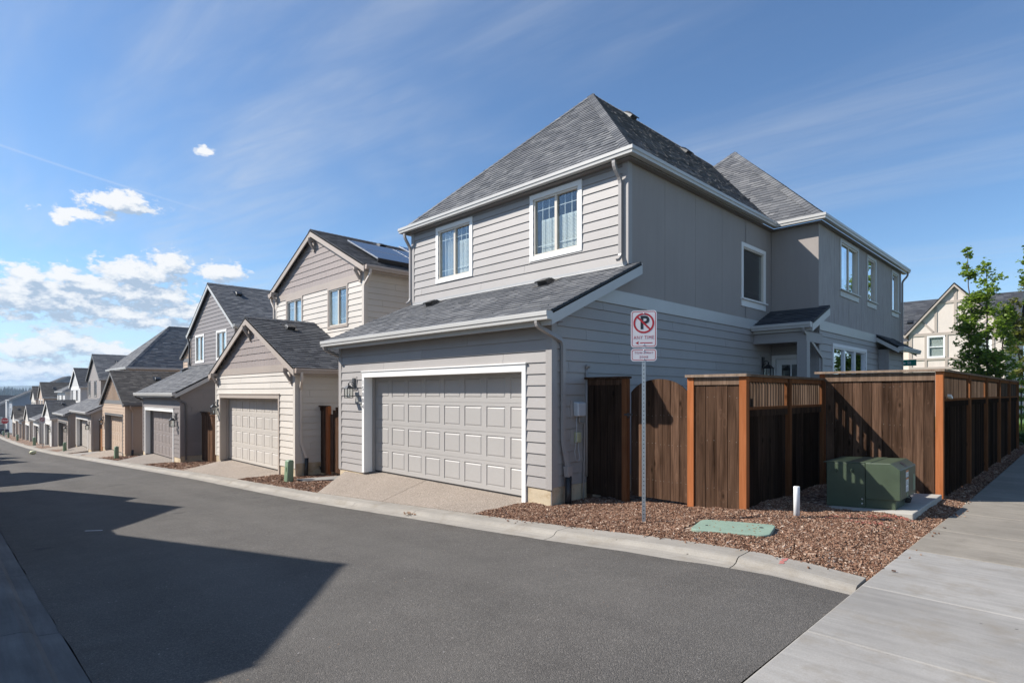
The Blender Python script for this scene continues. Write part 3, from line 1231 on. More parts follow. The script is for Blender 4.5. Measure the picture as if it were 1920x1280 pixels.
def window(H, pl, a0, a1, z0, z1, cw=0.09, trim='trim_white', frame='vinyl', glass='glass', kind='slider', grille=False, blind=None, sill=0.0, mull=1, rich=True):
    """a0..z1 is the outside of the casing. Returns the opening for the wall."""
    b = (a0 + cw, a1 - cw, z0 + cw, z1 - cw)
    mb = MB()
    fw = 0.038
    mb.pbox(pl, b[0], b[0] + fw, b[2], b[3], -0.07, 0.012)
    mb.pbox(pl, b[1] - fw, b[1], b[2], b[3], -0.07, 0.012)
    mb.pbox(pl, b[0] + fw, b[1] - fw, b[2], b[2] + fw, -0.07, 0.012)
    mb.pbox(pl, b[0] + fw, b[1] - fw, b[3] - fw, b[3], -0.07, 0.012)
    panes = []
    i0, i1, j0, j1 = b[0] + fw, b[1] - fw, b[2] + fw, b[3] - fw
    if kind == 'slider':
        m = (i0 + i1) / 2
        mb.pbox(pl, m - 0.03, m + 0.03, j0, j1, -0.06, -0.004)
        panes = [(i0, m - 0.03, j0, j1, -0.03), (m + 0.03, i1, j0, j1, -0.045)]
    elif kind == 'triple':
        w = (i1 - i0) / 3
        for k in (1, 2):
            mb.pbox(pl, i0 + k * w - 0.06, i0 + k * w + 0.06, j0, j1, -0.06, 0.006)
        panes = [(i0 + k * w + (0.06 if k else 0), i0 + (k + 1) * w - (0.06 if k < 2 else 0), j0, j1, -0.035) for k in range(3)]
    elif kind == 'hung':
        m = (j0 + j1) / 2
        mb.pbox(pl, i0, i1, m - 0.025, m + 0.025, -0.06, -0.004)
        panes = [(i0, i1, j0, m - 0.025, -0.045), (i0, i1, m + 0.025, j1, -0.03)]
    else:
        panes = [(i0, i1, j0, j1, -0.035)]
    win = mb.build('window', frame, H)
    mb = MB()
    t = 0.034
    mb.pbox(pl, a0, b[0], z0 + cw, z1 - cw, -0.02, t)
    mb.pbox(pl, b[1], a1, z0 + cw, z1 - cw, -0.02, t)
    mb.pbox(pl, a0, a1, b[3], z1, -0.02, t + 0.002)
    if sill:
        mb.pbox(pl, a0 - 0.03, a1 + 0.03, b[2] - 0.03, b[2], -0.02, t + 0.05)
        mb.pbox(pl, a0, a1, b[2] - 0.03 - sill, b[2] - 0.031, -0.02, t)
    else:
        mb.pbox(pl, a0, a1, z0, b[2], -0.02, t + 0.002)
    (mb.build_each('casing', trim, win) if rich else mb.build('casing', trim, win, kind='stuff'))
    for p in panes:
        mb = MB()
        mb.pbox(pl, p[0], p[1], p[2], p[3], p[4] - 0.003, p[4] + 0.003)
        mb.build('pane', glass, win)
    if grille:
        mb = MB()
        for p in panes:
            w3 = (p[1] - p[0]) / 3
            for k in (1, 2):
                mb.pbox(pl, p[0] + k * w3 - 0.006, p[0] + k * w3 + 0.006, p[2], p[3], p[4] - 0.016, p[4] - 0.006)
            for zz in (p[3] - 0.2, p[2] + 0.16):
                if zz < p[3] - 0.3 and zz > p[3] - 0.0:
                    continue
                mb.pbox(pl, p[0], p[1], zz - 0.006, zz + 0.006, p[4] - 0.0165, p[4] - 0.0065)
        mb.build('grille', 'vinyl_white', win)
    if blind:
        ba0, ba1, bz1, slats = blind
        mb = MB()
        if slats:
            z = j0 + 0.01
            while z < bz1:
                mb.hexa([pl(ba0, z, -0.105), pl(ba1, z, -0.105), pl(ba1, z + 0.006, -0.08), pl(ba0, z + 0.006, -0.08),
                         pl(ba0, z + 0.016, -0.107), pl(ba1, z + 0.016, -0.107), pl(ba1, z + 0.022, -0.082), pl(ba0, z + 0.022, -0.082)])
                z += 0.027
            mb.pbox(pl, ba0, ba1, bz1, bz1 + 0.04, -0.12, -0.08)
        else:
            # hanging cloth with soft folds
            k = 14
            for i in range(k):
                x0 = ba0 + (ba1 - ba0) * i / k
                x1 = ba0 + (ba1 - ba0) * (i + 1) / k
                d0, d1 = -0.11 + 0.02 * (i % 2), -0.11 + 0.02 * ((i + 1) % 2)
                mb.hexa([pl(x0, j0, d0 - .004), pl(x1, j0, d1 - .004), pl(x1, j0, d1), pl(x0, j0, d0), pl(x0, bz1, d0 - .004), pl(x1, bz1, d1 - .004), pl(x1, bz1, d1), pl(x0, bz1, d0)])
        mb.build('blind' if slats else 'curtain', 'blind', win)
    return b


def opening(a0, a1, z0, z1, cw=0.09):
    return (a0 + cw, a1 - cw, z0 + cw, z1 - cw)


def lantern(H, pl, a, z, s=1.0, metal='black_metal', out=0.0, plate=None):
    """square wall lantern; a, z = centre of its back plate"""
    mb = MB()
    mb.pbox(pl, a - 0.05 * s, a + 0.05 * s, z - 0.11 * s, z + 0.11 * s, out, out + 0.03)
    base = Vector(pl(a, z, out + 0.03))
    arm = [pl(a, z + 0.0, out + 0.03), pl(a, z + 0.03 * s, out + 0.08), pl(a, z + 0.02 * s, out + 0.13), pl(a, z - 0.03 * s, out + 0.145)]
    mb.tube(arm, 0.009 * s, 6)
    mb.tube([pl(a, z - 0.06 * s, out + 0.03), pl(a, z - 0.03 * s, out + 0.07), pl(a, z + 0.01 * s, out + 0.09)], 0.007 * s, 6)
    cz = z - 0.03 * s
    d = out + 0.145
    hw = 0.075 * s
    # roof of the lantern: pyramid with finial
    n = len(mb.v)
    for aa, dd in ((-1, -1), (1, -1), (1, 1), (-1, 1)):
        mb.v.append(pl(a + aa * hw * 1.15, cz - 0.09 * s, d + dd * hw * 1.15))
    for aa, dd in ((-1, -1), (1, -1), (1, 1), (-1, 1)):
        mb.v.append(pl(a + aa * hw * 0.3, cz - 0.02 * s, d + dd * hw * 0.3))
    for q in ((0, 1, 5, 4), (1, 2, 6, 5), (2, 3, 7, 6), (3, 0, 4, 7), (4, 5, 6, 7), (3, 2, 1, 0)):
        mb.face([n + i for i in q])
    mb.pbox(pl, a - hw * 1.15, a + hw * 1.15, cz - 0.105 * s, cz - 0.09 * s, d - hw * 1.15, d + hw * 1.15)
    for aa in (-1, 1):
        for dd in (-1, 1):
            x0, y0 = a + aa * hw * 0.92, d + dd * hw * 0.92
            mb.pbox(pl, x0 - 0.007 * s, x0 + 0.007 * s, cz - 0.30 * s, cz - 0.105 * s, y0 - 0.007 * s, y0 + 0.007 * s)
    mb.pbox(pl, a - hw, a + hw, cz - 0.315 * s, cz - 0.30 * s, d - hw, d + hw)
    mb.pbox(pl, a - 0.012 * s, a + 0.012 * s, cz - 0.02 * s, cz + 0.03 * s, d - 0.012 * s, d + 0.012 * s)
    L = mb.build('wall_lantern', metal, H)
    mb = MB()
    mb.pbox(pl, a - hw * 0.84, a + hw * 0.84, cz - 0.298 * s, cz - 0.107 * s, d - hw * 0.84, d + hw * 0.84)
    mb.build('lantern_glass', 'lamp_glass', L)
    mb = MB()
    mb.tube([pl(a, cz - 0.3 * s, d), pl(a, cz - 0.22 * s, d)], 0.014 * s, 8)
    mb.build('lamp_candle', 'vinyl_white', L)
    if plate:
        mb = MB()
        mb.pbox(pl, a - 0.095 * s, a + 0.095 * s, z - 0.16 * s, z + 0.15 * s, -0.005, out)
        mb.build('mounting_block', plate, H)
    return L


def roof_vent(H, P, e, s, n, mat='vent_black', w=0.26, l=0.30, h=0.10):
    """low slant back roof vent; opening downhill"""
    P, e, s, n = Vector(P), Vector(e), Vector(s), Vector(n)
    f = lambda a, b, c: P + e * a + s * b + n * c
    mb = MB()
    mb.hexa([f(-w / 2 - .06, -.1, .012), f(w / 2 + .06, -.1, .012), f(w / 2 + .06, l + .1, .012), f(-w / 2 - .06, l + .1, .012),
             f(-w / 2 - .06, -.1, .022), f(w / 2 + .06, -.1, .022), f(w / 2 + .06, l + .1, .022), f(-w / 2 - .06, l + .1, .022)])
    mb.hexa([f(-w / 2, 0, .02), f(w / 2, 0, .02), f(w / 2 - .03, l, .02), f(-w / 2 + .03, l, .02),
             f(-w / 2 + .02, 0.0, h), f(w / 2 - .02, 0.0, h), f(w / 2 - .06, l * .75, h * .9), f(-w / 2 + .06, l * .75, h * .9)])
    mb.hexa([f(-w / 2 - .02, -.05, h - .012), f(w / 2 + .02, -.05, h - .012), f(w / 2 - .02, l * .5, h - .004), f(-w / 2 + .02, l * .5, h - .004),
             f(-w / 2 + .0, -.05, h + .014), f(w / 2 - .0, -.05, h + .014), f(w / 2 - .04, l * .5, h + .012), f(-w / 2 + .04, l * .5, h + .012)])
    return mb.build('roof_vent', mat, H)


def slope_frame(poly):
    P = [Vector(p) for p in poly]
    e = (P[1] - P[0]).normalized()
    s = P[2] - P[1]
    s = (s - e * s.dot(e)).normalized()
    n = e.cross(s)
    if n.z < 0:
        n = -n
    return P[0], e, s, n


def bracket(H, pl, a, z, mat, flip=1):
    """knee brace under the rake: post, arm and slanting strut"""
    mb = MB()
    w = 0.045
    mb.pbox(pl, a - w, a + w, z - 0.42, z, 0.0, 0.07)
    mb.pbox(pl, a - w * .9, a + w * .9, z - 0.09, z, 0.07, 0.26)
    mb.hexa([pl(a - w * .8, z - 0.36, 0.07), pl(a + w * .8, z - 0.36, 0.07), pl(a + w * .8, z - 0.09, 0.25), pl(a - w * .8, z - 0.09, 0.25),
             pl(a - w * .8, z - 0.25, 0.07), pl(a + w * .8, z - 0.25, 0.07), pl(a + w * .8, z - 0.085, 0.17), pl(a - w * .8, z - 0.085, 0.17)])
    mb.build('bracket', mat, H)


def house(c):
    """one house of the row: garage towards the alley, upper storey behind it.
    c: x0 x1 zf zb, garage roof (shed / gable), upper roof (hip / gable), colours"""
    g = c.get
    x0, x1, zf = c['x0'], c['x1'], c['zf']
    zb = g('zb', zf - 0.6)
    Yf, Yu, Yb = g('Yf', 6.6), g('Yu', 8.65), g('Yb', 20.0)
    mode = g('mode', 'parts')
    rich = mode == 'parts'
    side, trim = c['side'], c['trim']
    roofm, style = g('roof', 'shingle_dark'), g('style', 'fine')
    gut = g('gut', 'gutter')
    xm = (x0 + x1) / 2
    H = empty(g('name', 'house'), (xm, Yf, zf))
    if XF[0]:
        WL[H.name] = H.location = Vector(XF[0]((xm, Yf, zf)))
    tag(H, c['label'], g('cat', 'house'), g('group', 'houses along the alley'))
    F, U, R, Lf = pl_front(Yf), pl_front(Yu), pl_right(x1), pl_left(x0)
    oh = g('oh', 0.27)
    dz0, dz1 = zf, g('dtop', zf + 2.1)
    dx0, dx1 = c['door']
    door_op = (dx0 - 0.055, dx1 + 0.055, zb - 1, dz1 + 0.06)
    zs = g('zs', zf + 0.12)                        # lowest board
    W = MB()                                       # sheathing of all walls
    trims = MB()

    # ---------------- garage roof geometry
    gY = g('gY', 6.22)                             # back of gutter / roof edge
    if c['gtype'] == 'shed':
        ge, gt = c['ge'], c['gt']
        pit = (gt - ge) / (Yu - gY)
        zg = lambda y: ge + pit * (y - gY)
        zwall = zg(Yf) - 0.13                       # top of front wall
        front_b = lambda z: (x0, x1)
        gtop_front = zwall
    else:
        ge, gp = c['ge'], c['gp']
        pit = (gp - ge) / ((x1 - x0) / 2 + oh)
        zw0 = ge + pit * oh - 0.13
        zpk = gp - 0.13

        def front_b(z):
            if z <= zw0:
                return (x0, x1)
            k = (z - zw0) / pit
            return (x0 + k, x1 - k)
        gtop_front = zw0
    upper = g('utype')
    ue = g('ue', ge)
    # ---------------- upper roof geometry
    if upper:
        uo = g('uo', 0.27)
        if upper == 'gable':
            up = c['up']
            upit = (up - ue) / ((x1 - x0) / 2 + uo)
            uw0 = ue + upit * uo - 0.13

            def upper_b(z):
                if z <= uw0:
                    return (x0, x1)
                k = (z - uw0) / upit
                return (x0 + k, x1 - k)
        else:
            uw0 = ue - 0.12
            upper_b = lambda z: (x0, x1)
    top_main = uw0 if upper else gtop_front
    # ---------------- walls
    sheath(W, F, front_b, zb, gtop_front, [door_op])
    if c['gtype'] == 'gable':
        sheath(W, F, front_b, gtop_front, zpk, [])
    wins = g('wins', [])
    cw = g('cw', 0.09)
    ops_u = [opening(*w, cw) for w in wins]
    if upper:
        ub0 = (g('gt') if c['gtype'] == 'shed' else gtop_front - 0.3) - 0.2
        sheath(W, U, upper_b, ub0, uw0, ops_u)
        if upper == 'gable':
            sheath(W, U, upper_b, uw0, up - 0.13, [])

    def side_b(z):
        if c['gtype'] == 'shed':
            y = Yf if z <= zwall else min(Yu, Yf + (z - zwall) / pit)
        else:
            y = Yf if z <= gtop_front else Yu
        return (y, Yb)
    side_ops = g('side_ops', [])
    Yb0 = g('side_end', Yb)
    if c['gtype'] == 'shed':
        zt_g = gt - 0.13
        sheath(W, R, lambda z: (side_b(z)[0], Yb), zb, zwall, side_ops)
        sheath(W, R, lambda z: (side_b(z)[0], Yb), zwall, zt_g, side_ops)
        sheath(W, Lf, lambda z: (side_b(z)[0], Yb), zb, zwall, [])
        sheath(W, Lf, lambda z: (side_b(z)[0], Yb), zwall, zt_g, [])
        if upper:
            sheath(W, R, lambda z: (Yu, Yb), zt_g, uw0, side_ops)
            sheath(W, Lf, lambda z: (Yu, Yb), zt_g, uw0, [])
    else:
        sheath(W, R, lambda z: (Yf, Yb), zb, gtop_front, side_ops)
        sheath(W, Lf, lambda z: (Yf, Yb), zb, gtop_front, [])
        if upper:
            sheath(W, R, lambda z: (Yu, Yb), gtop_front, uw0, side_ops)
            sheath(W, Lf, lambda z: (Yu, Yb), gtop_front, uw0, [])
    Bk = pl_back(Yb)
    sheath(W, Bk, lambda z: (x0, x1), zb, top_main, [])
    if (upper == 'gable') or (not upper and c['gtype'] == 'gable'):
        sheath(W, Bk, upper_b if upper else front_b, top_main, (up if upper else gp) - 0.13, [])
    W.build('wall', side, H)

    # ---------------- foundation
    fb = MB()
    t = 0.012
    fb.pbox(F, x0 + t, dx0 - 0.1, zb, zs - 0.002, -0.1, 0.004)
    fb.pbox(F, dx1 + 0.1, x1 - t, zb, g('zs_r', zs) - 0.002, -0.1, 0.004)
    fb.pbox(R, Yf + 0.01, Yb - 0.01, zb, g('zs_side', zs) - 0.002, -0.1, 0.004)
    fb.build_each('foundation', 'foundation', H)

    # ---------------- cladding
    cb = g('corner', 0.1)                          # corner board width
    expo = 0.178
    band = g('band')                               # (z0, z1, mat) across the garage front under the gable
    ins = lambda b: (lambda z: (b(z)[0] + cb + 0.003, b(z)[1] - cb - 0.003))
    dcw = g('dcw', 0.085)
    dop = (dx0 - dcw + 0.01, dx1 + dcw - 0.01, zf - 1, dz1 + g('dhead', 0.12) - 0.01)
    ztopf = band[0] if band else gtop_front - 0.02
    split = g('zs_r')
    if split is not None and split != zs:
        k = int((split - zs) / expo) + 1
        zl = split - expo * k
        siding(H, F, lambda z: (x0 + cb + 0.003, dop[0]), zs, split, [], side, mode)
        siding(H, F, ins(lambda z: (x0, x1)), split, ztopf, [dop], side, mode)
    else:
        siding(H, F, ins(lambda z: (x0, x1)), zs, ztopf, [dop], side, mode)
    gab = g('gable_style', 'lap')

    def dress_gable(pl, b, z0, z1, mat):
        bb = lambda z: (b(z)[0] + 0.02, b(z)[1] - 0.02)
        if gab == 'shake':
            shakes(H, pl, bb, z0, z1, mat, mode)
        elif gab == 'batten':
            mb = MB()
            xa, xb = b(z0)
            k = int((xb - xa) / 0.3)
            for i in range(1, k):
                x = xa + (xb - xa) * i / k
                zt = z0
                while zt < z1 and b(zt)[0] < x < b(zt)[1]:
                    zt += 0.02
                if zt - z0 > 0.08:
                    mb.pbox(pl, x - 0.025, x + 0.025, z0, zt - 0.03, 0, 0.025)
            mb.build_each('batten', mat, H)
        else:
            siding(H, pl, bb, z0, z1, [], mat, mode)
    gmat = g('gable_mat', side)
    if c['gtype'] == 'gable':
        if band:
            tb = MB()
            bi = front_b(band[0])
            b2 = front_b(band[1])
            tb.hexa([F(bi[0] + .01, band[0], 0), F(bi[1] - .01, band[0], 0), F(bi[1] - .01, band[0], .03), F(bi[0] + .01, band[0], .03),
                     F(b2[0] + .01, band[1], 0), F(b2[1] - .01, band[1], 0), F(b2[1] - .01, band[1], .03), F(b2[0] + .01, band[1], .03)])
            tb.build('band_board', band[2], H)
        dress_gable(F, front_b, band[1] if band else ztopf, zpk - 0.05, gmat)
    if upper:
        uband = g('uband')
        zu0 = g('zu0', ub0 + 0.2)
        zu1 = uband[0] if uband else uw0 - 0.02
        siding(H, U, ins(lambda z: (x0, x1)), zu0, zu1, ops_u, side, mode, seed=2)
        if upper == 'gable':
            if uband:
                tb = MB()
                bi, b2 = upper_b(uband[0]), upper_b(uband[1])
                tb.hexa([U(bi[0] + .01, uband[0], 0), U(bi[1] - .01, uband[0], 0), U(bi[1] - .01, uband[0], .03), U(bi[0] + .01, uband[0], .03),
                         U(b2[0] + .01, uband[1], 0), U(b2[1] - .01, uband[1], 0), U(b2[1] - .01, uband[1], .03), U(b2[0] + .01, uband[1], .03)])
                tb.build('band_board', uband[2], H)
            dress_gable(U, upper_b, uband[1] if uband else zu1, up - 0.18, gmat)
        for i, w in enumerate(wins):
            window(H, U, *w, cw=cw, trim=trim, frame=g('frame', 'vinyl'), rich=rich, grille=g('grille', rich), kind=g('wkind', 'slider'),
                   blind=(g('blinds') or {}).get(i))
    sm = g('side_top', uw0 if upper else gtop_front) - 0.02
    zss = g('zs_side', zs)
    siding(H, R, lambda z: (side_b(z)[0] + (cb + 0.003 if z < top_main else 0.003) + (0.0 if z <= gtop_front or c['gtype'] == 'gable' else 0.1), Yb0), zss, sm, side_ops, side, mode, seed=1)

    # ---------------- corner boards and trims
    cm = g('corner_mat', side)
    ct = 0.026
    tb = MB()
    zc1 = gtop_front - 0.01
    tb.pbox(F, x1 - cb, x1 + ct, split if split is not None else zs, zc1, 0.0, ct)
    tb.pbox(F, x0 - ct, x0 + cb, zs, zc1, 0.0, ct)
    tb.pbox(R, Yf + 0.001, Yf + cb, zss, zc1, 0.0, ct - 0.001)
    if upper:
        zl = (zg(Yu) if c['gtype'] == 'shed' else gtop_front) + 0.02
        tb.pbox(U, x1 - cb, x1 + ct, zl, uw0 - 0.01, 0.0, ct)
        tb.pbox(U, x0 - ct, x0 + cb, zl, uw0 - 0.01, 0.0, ct)
        tb.pbox(R, Yu + 0.001, Yu + cb, zl, uw0 - 0.01, 0.0, ct - 0.001)
    (tb.build_each('corner_board', cm, H) if rich else tb.build('corner_boards', cm, H, kind='stuff'))
    # garage door surround: thin casing outside, deep jambs inside
    tb = MB()
    dh = g('dhead', 0.12)
    tb.pbox(F, dx0 - dcw, dx0, zf - 0.0, dz1, -0.17, 0.034)
    tb.pbox(F, dx1, dx1 + dcw, zf - 0.03, dz1, -0.17, 0.034)
    tb.pbox(F, dx0 - dcw, dx1 + dcw, dz1, dz1 + dh, -0.17, 0.036)
    tb.pbox(F, dx0 - dcw - 0.02, dx1 + dcw + 0.02, dz1 + dh, dz1 + dh + 0.02, 0.0, 0.055)
    (tb.build_each('door_casing', g('door_trim', trim), H) if rich else tb.build('door_casing', g('door_trim', trim), H, kind='stuff'))
    tb = MB()
    tb.pbox(F, dx0 - 0.03, dx0 + 0.02, zf, dz1, -0.24, -0.171)
    tb.pbox(F, dx1 - 0.02, dx1 + 0.03, zf, dz1, -0.24, -0.171)
    tb.pbox(F, dx0 + 0.02, dx1 - 0.02, dz1 - 0.02, dz1 + 0.05, -0.24, -0.171)
    tb.build('door_stop', g('stop', side), H, kind='stuff')
    garage_door(H, F, dx0 + 0.0, dx1 - 0.0, zf + 0.035, dz1, -0.25, c['doorm'], sub=rich, panels=True)
    sb = MB()
    sb.pbox(F, dx0 + 0.02, dx1 - 0.02, zf + 0.0, zf + 0.036, -0.29, -0.255)
    sb.build('door_seal', 'black_plastic', H)

    # ---------------- roofs
    frames = {}
    rk = MB()
    if c['gtype'] == 'shed':
        ex0, ex1 = x0 - oh, x1 + oh
        poly = [(ex0, gY, ge), (ex1, gY, ge), (ex1, Yu + 0.06, zg(Yu + 0.06)), (ex0, Yu + 0.06, zg(Yu + 0.06))]
        roof_slope(H, poly, roofm, style, singles=g('singles', 0), name='garage_roof')
        frames['g'] = slope_frame(poly)
        for xe, sgn in ((ex1, 1), (ex0, -1)):
            a = (xe, gY - 0.0, ge - 0.035)
            b = (xe, Yu + 0.10, zg(Yu + 0.10) - 0.035)
            d = Vector((0, 0, -0.185))
            off = Vector((-0.03 * sgn, 0, 0))
            A, B = Vector(a), Vector(b)
            rk.hexa([A + d, B + d, B + d + off, A + d + off, A, B, B + off, A + off])
        rk.build_each('rake_board', g('rake', gut), H)
        gutter(H, [(ex0 + 0.0, gY, ge - 0.02), (ex1 - 0.0, gY, ge - 0.02)], gut)
        fs = MB()
        fascia_strip(fs, (ex0 + 0.03, gY + 0.001, ge - 0.03), (ex1 - 0.03, gY + 0.001, ge - 0.03), (0, 1, 0), 0.19)
        fs.build('fascia', g('rake', gut), H)
        sf = MB()
        sf.box(ex0 + 0.03, gY + 0.03, ge - 0.16, ex1 - 0.03, Yf + 0.02, ge - 0.145)
        sf.build_each('soffit', g('soffit', 'soffit'), H)
        if g('flash'):
            fl = MB()
            z8 = zg(Yu - 0.004)
            fl.hexa([(x0, Yu - 0.03, z8 + 0.012), (x1, Yu - 0.03, z8 + 0.012), (x1, Yu - 0.022, z8 + 0.014), (x0, Yu - 0.022, z8 + 0.014),
                     (x0, Yu - 0.03, z8 + 0.06), (x1, Yu - 0.03, z8 + 0.06), (x1, Yu - 0.022, z8 + 0.06), (x0, Yu - 0.022, z8 + 0.06)])
            fl.hexa([(x0, Yu - 0.11, zg(Yu - .11) + 0.021), (x1, Yu - 0.11, zg(Yu - .11) + 0.021), (x1, Yu - 0.03, zg(Yu - .03) + 0.021), (x0, Yu - 0.03, zg(Yu - .03) + 0.021),
                     (x0, Yu - 0.11, zg(Yu - .11) + 0.025), (x1, Yu - 0.11, zg(Yu - .11) + 0.025), (x1, Yu - 0.03, zg(Yu - .03) + 0.025), (x0, Yu - 0.03, zg(Yu - .03) + 0.025)])
            fl.build_each('flashing', 'flash', H)
    else:
        gable_roof(H, x0, x1, oh, Yf - 0.17, Yu if upper else Yb + 0.2, ge, gp, roofm, style, g('rake', trim), g('gutg', gut), frames, 'g', g('soffit', 'soffit'), g('singles', 0), back=not upper)
    if upper == 'hip':
        ex0, ex1, ey0, ey1 = x0 - uo, x1 + uo, Yu - uo, Yb + uo
        hw = (ex1 - ex0) / 2
        pt = g('upitch', 0.98)
        za = ue + pt * hw
        A = (xm, ey0 + hw, za)
        B = (xm, ey1 - hw, za)
        if g('wing'):
            return H, frames, dict(ex0=ex0, ex1=ex1, ey0=ey0, ey1=ey1, A=A, za=za, hw=hw, pt=pt, ue=ue)
        faces = dict(front=[(ex0, ey0, ue), (ex1, ey0, ue), A], right=[(ex1, ey0, ue), (ex1, ey1, ue), B, A],
                     back=[(ex1, ey1, ue), (ex0, ey1, ue), B], left=[(ex0, ey1, ue), (ex0, ey0, ue), A, B])
        for k, p in faces.items():
            roof_slope(H, p, roofm, style if k in ('front', 'right') else 'far')
            frames[k] = slope_frame(p)
        ns = {k: nrm(p) for k, p in faces.items()}
        ridge_cap(H, (ex1, ey0, ue), A, ns['front'], ns['right'], roofm, 'hip_cap')
        ridge_cap(H, (ex0, ey0, ue), A, ns['front'], ns['left'], roofm, 'hip_cap')
        ridge_cap(H, A, B, ns['left'], ns['right'], roofm)
        gutter(H, [(ex0, ey1, ue - .02), (ex0, ey0, ue - .02), (ex1, ey0, ue - .02), (ex1, ey1, ue - .02)], gut)
        sf = MB()
        sf.box(ex0 + .0, ey0 + .0, ue - 0.15, ex1 - .0, Yu + 0.02, ue - 0.135)
        sf.box(x1 - 0.02, Yu + 0.02, ue - 0.15, ex1, ey1, ue - 0.135)
        sf.build_each('soffit', g('soffit', 'soffit'), H)
    elif upper == 'gable':
        gable_roof(H, x0, x1, uo, Yu - 0.17, Yb + 0.2, ue, up, roofm, style, g('rake', trim), g('gutg', gut), frames, 'u', g('soffit', 'soffit'))
    for key, a, b, m in g('vents', []):
        o, e, s, n = frames[key]
        roof_vent(H, o + e * a + s * b, e, s, n, m)
    return H, frames, None


def gable_roof(H, x0, x1, oh, Y0, Y1, ze, zp, roofm, style, rake, gut, frames, key, soff, singles=0, back=True):
    xm = (x0 + x1) / 2
    ex0, ex1 = x0 - oh, x1 + oh
    pr = [(ex1, Y0, ze), (ex1, Y1, ze), (xm, Y1, zp), (xm, Y0, zp)]
    plf = [(ex0, Y1, ze), (ex0, Y0, ze), (xm, Y0, zp), (xm, Y1, zp)]
    roof_slope(H, pr, roofm, style, singles=singles)
    roof_slope(H, plf, roofm, 'far')
    frames[key + 'r'] = slope_frame(pr)
    frames[key + 'l'] = slope_frame(plf)
    ridge_cap(H, (xm, Y0, zp), (xm, Y1, zp), nrm(pr), nrm(plf), roofm)
    pit = (zp - ze) / (xm - ex0)
    rk = MB()
    h = 0.20
    ends = ((Y0 + 0.0, 1),) + (((Y1, -1),) if back else ())
    for yy, sg in ends:
        for xe, sgn in ((ex0, 1), (ex1, -1)):
            A, B = Vector((xe, yy, ze - 0.02)), Vector((xm - 0.0005 * sgn, yy, zp - 0.02))
            d = Vector((0, 0, -h))
            off = Vector((0, 0.035 * sg, 0))
            rk.hexa([A + d, B + d, B + d + off, A + d + off, A, B, B + off, A + off])
    rk.build_each('rake_board', rake, H)
    fs = MB()
    fascia_strip(fs, (ex1 + .001, Y0 + 0.036, ze - 0.03), (ex1 + .001, Y1, ze - 0.03), (-1, 0, 0), 0.17)
    fascia_strip(fs, (ex0 - .001, Y0 + 0.036, ze - 0.03), (ex0 - .001, Y1, ze - 0.03), (1, 0, 0), 0.17)
    fs.build_each('fascia', rake, H)
    gutter(H, [(ex1 + .002, Y0 + 0.02, ze - 0.02), (ex1 + .002, Y1, ze - 0.02)], gut)
    gutter(H, [(ex0 - .002, Y1, ze - 0.02), (ex0 - .002, Y0 + 0.02, ze - 0.02)], gut)
    sf = MB()
    sf.box(x1 - 0.01, Y0 + 0.04, ze - 0.155, ex1 - 0.02, Y1, ze - 0.14)
    sf.box(ex0 + 0.02, Y0 + 0.04, ze - 0.155, x0 + 0.01, Y1, ze - 0.14)
    sf.build_each('soffit', soff, H)

from mathutils import noise as mnoise


# ------------------------------------------------------------------ ground, road, kerbs, pavement
def grid_sheet(name, xs, ys, zf, mat, kind='structure', skirt=0.0):
    mb = MB()
    nx, ny = len(xs), len(ys)
    for x in xs:
        for y in ys:
            mb.v.append((x, y, zf(x, y)))
    for i in range(nx - 1):
        for j in range(ny - 1):
            mb.face((i * ny + j, (i + 1) * ny + j, (i + 1) * ny + j + 1, i * ny + j + 1))
    return mb.build(name, mat, None, kind=kind)


def frange(a, b, st):
    n = max(1, int(math.ceil(abs(b - a) / st - 1e-6)))
    return [a + (b - a) * i / n for i in range(n + 1)]


XS_NEAR = sorted(set([60, 20, 6, 2.2, 0.5, -1.32] + frange(-1.32, -20, 0.5) + frange(-20, -135, 2.0) + [-145, -160, -200, -260, -400, -600, -900, -1500, -4000, -9000]))
grid_sheet('ground', XS_NEAR, [-6000, -900, -200, -60, -20, -5, 0, 5, 12, 24, 40, 60, 200, 900, 6000], lambda x, y: prof(x) - 0.16, 'earth')


def road_z(x, y):
    lift = 0.055 * max(0.0, min(1.0, (x + 2.8) / 1.45))
    return prof(x) - 0.072 + lift + 0.018 * (1 - abs(y - 2.8) / 2.2)


ys = frange(0.6, 4.99, 0.4)
ys[0] += 0.0
road_xs = sorted(set(frange(-1.325, -20, 0.3) + frange(-20, -121, 1.0)))
mb = MB()
for x in road_xs:
    for j, y in enumerate(ys):
        yy = y + (0.018 * mnoise.noise((x * 4.0, y, 0)) if j in (0, len(ys) - 1) else 0)
        mb.v.append((x, yy, road_z(x, y)))
ny = len(ys)
for i in range(len(road_xs) - 1):
    for j in range(ny - 1):
        mb.face((i * ny + j, (i + 1) * ny + j, (i + 1) * ny + j + 1, i * ny + j + 1))
mb.build('alley_road', 'asphalt', None, kind='structure')
# cross street at the foot of the alley, and the street beside the near pavement
grid_sheet('cross_street', [-138, -136, -130, -124, -121], [-120, -40, 0, 5, 20, 60, 160], lambda x, y: prof(x) - 0.085, 'asphalt')
grid_sheet('side_street', [2.6, 6, 10.5], [-60, -20, 0, 20, 60], lambda x, y: 0.09, 'asphalt')


def loft_segment(prof_yz, xs, name, mat, parent):
    mb = MB()
    k = len(prof_yz)
    for x in xs:
        lift = 0.0
        for y, dz in prof_yz:
            mb.v.append((x, y, prof(x) + dz))
    for i in range(len(xs) - 1):
        for j in range(k):
            q = (j + 1) % k
            mb.face((i * k + j, (i + 1) * k + j, (i + 1) * k + q, i * k + q))
    mb.face(range(k))
    mb.face(reversed(range((len(xs) - 1) * k, len(xs) * k)))
    return mb.build(name, mat, parent)


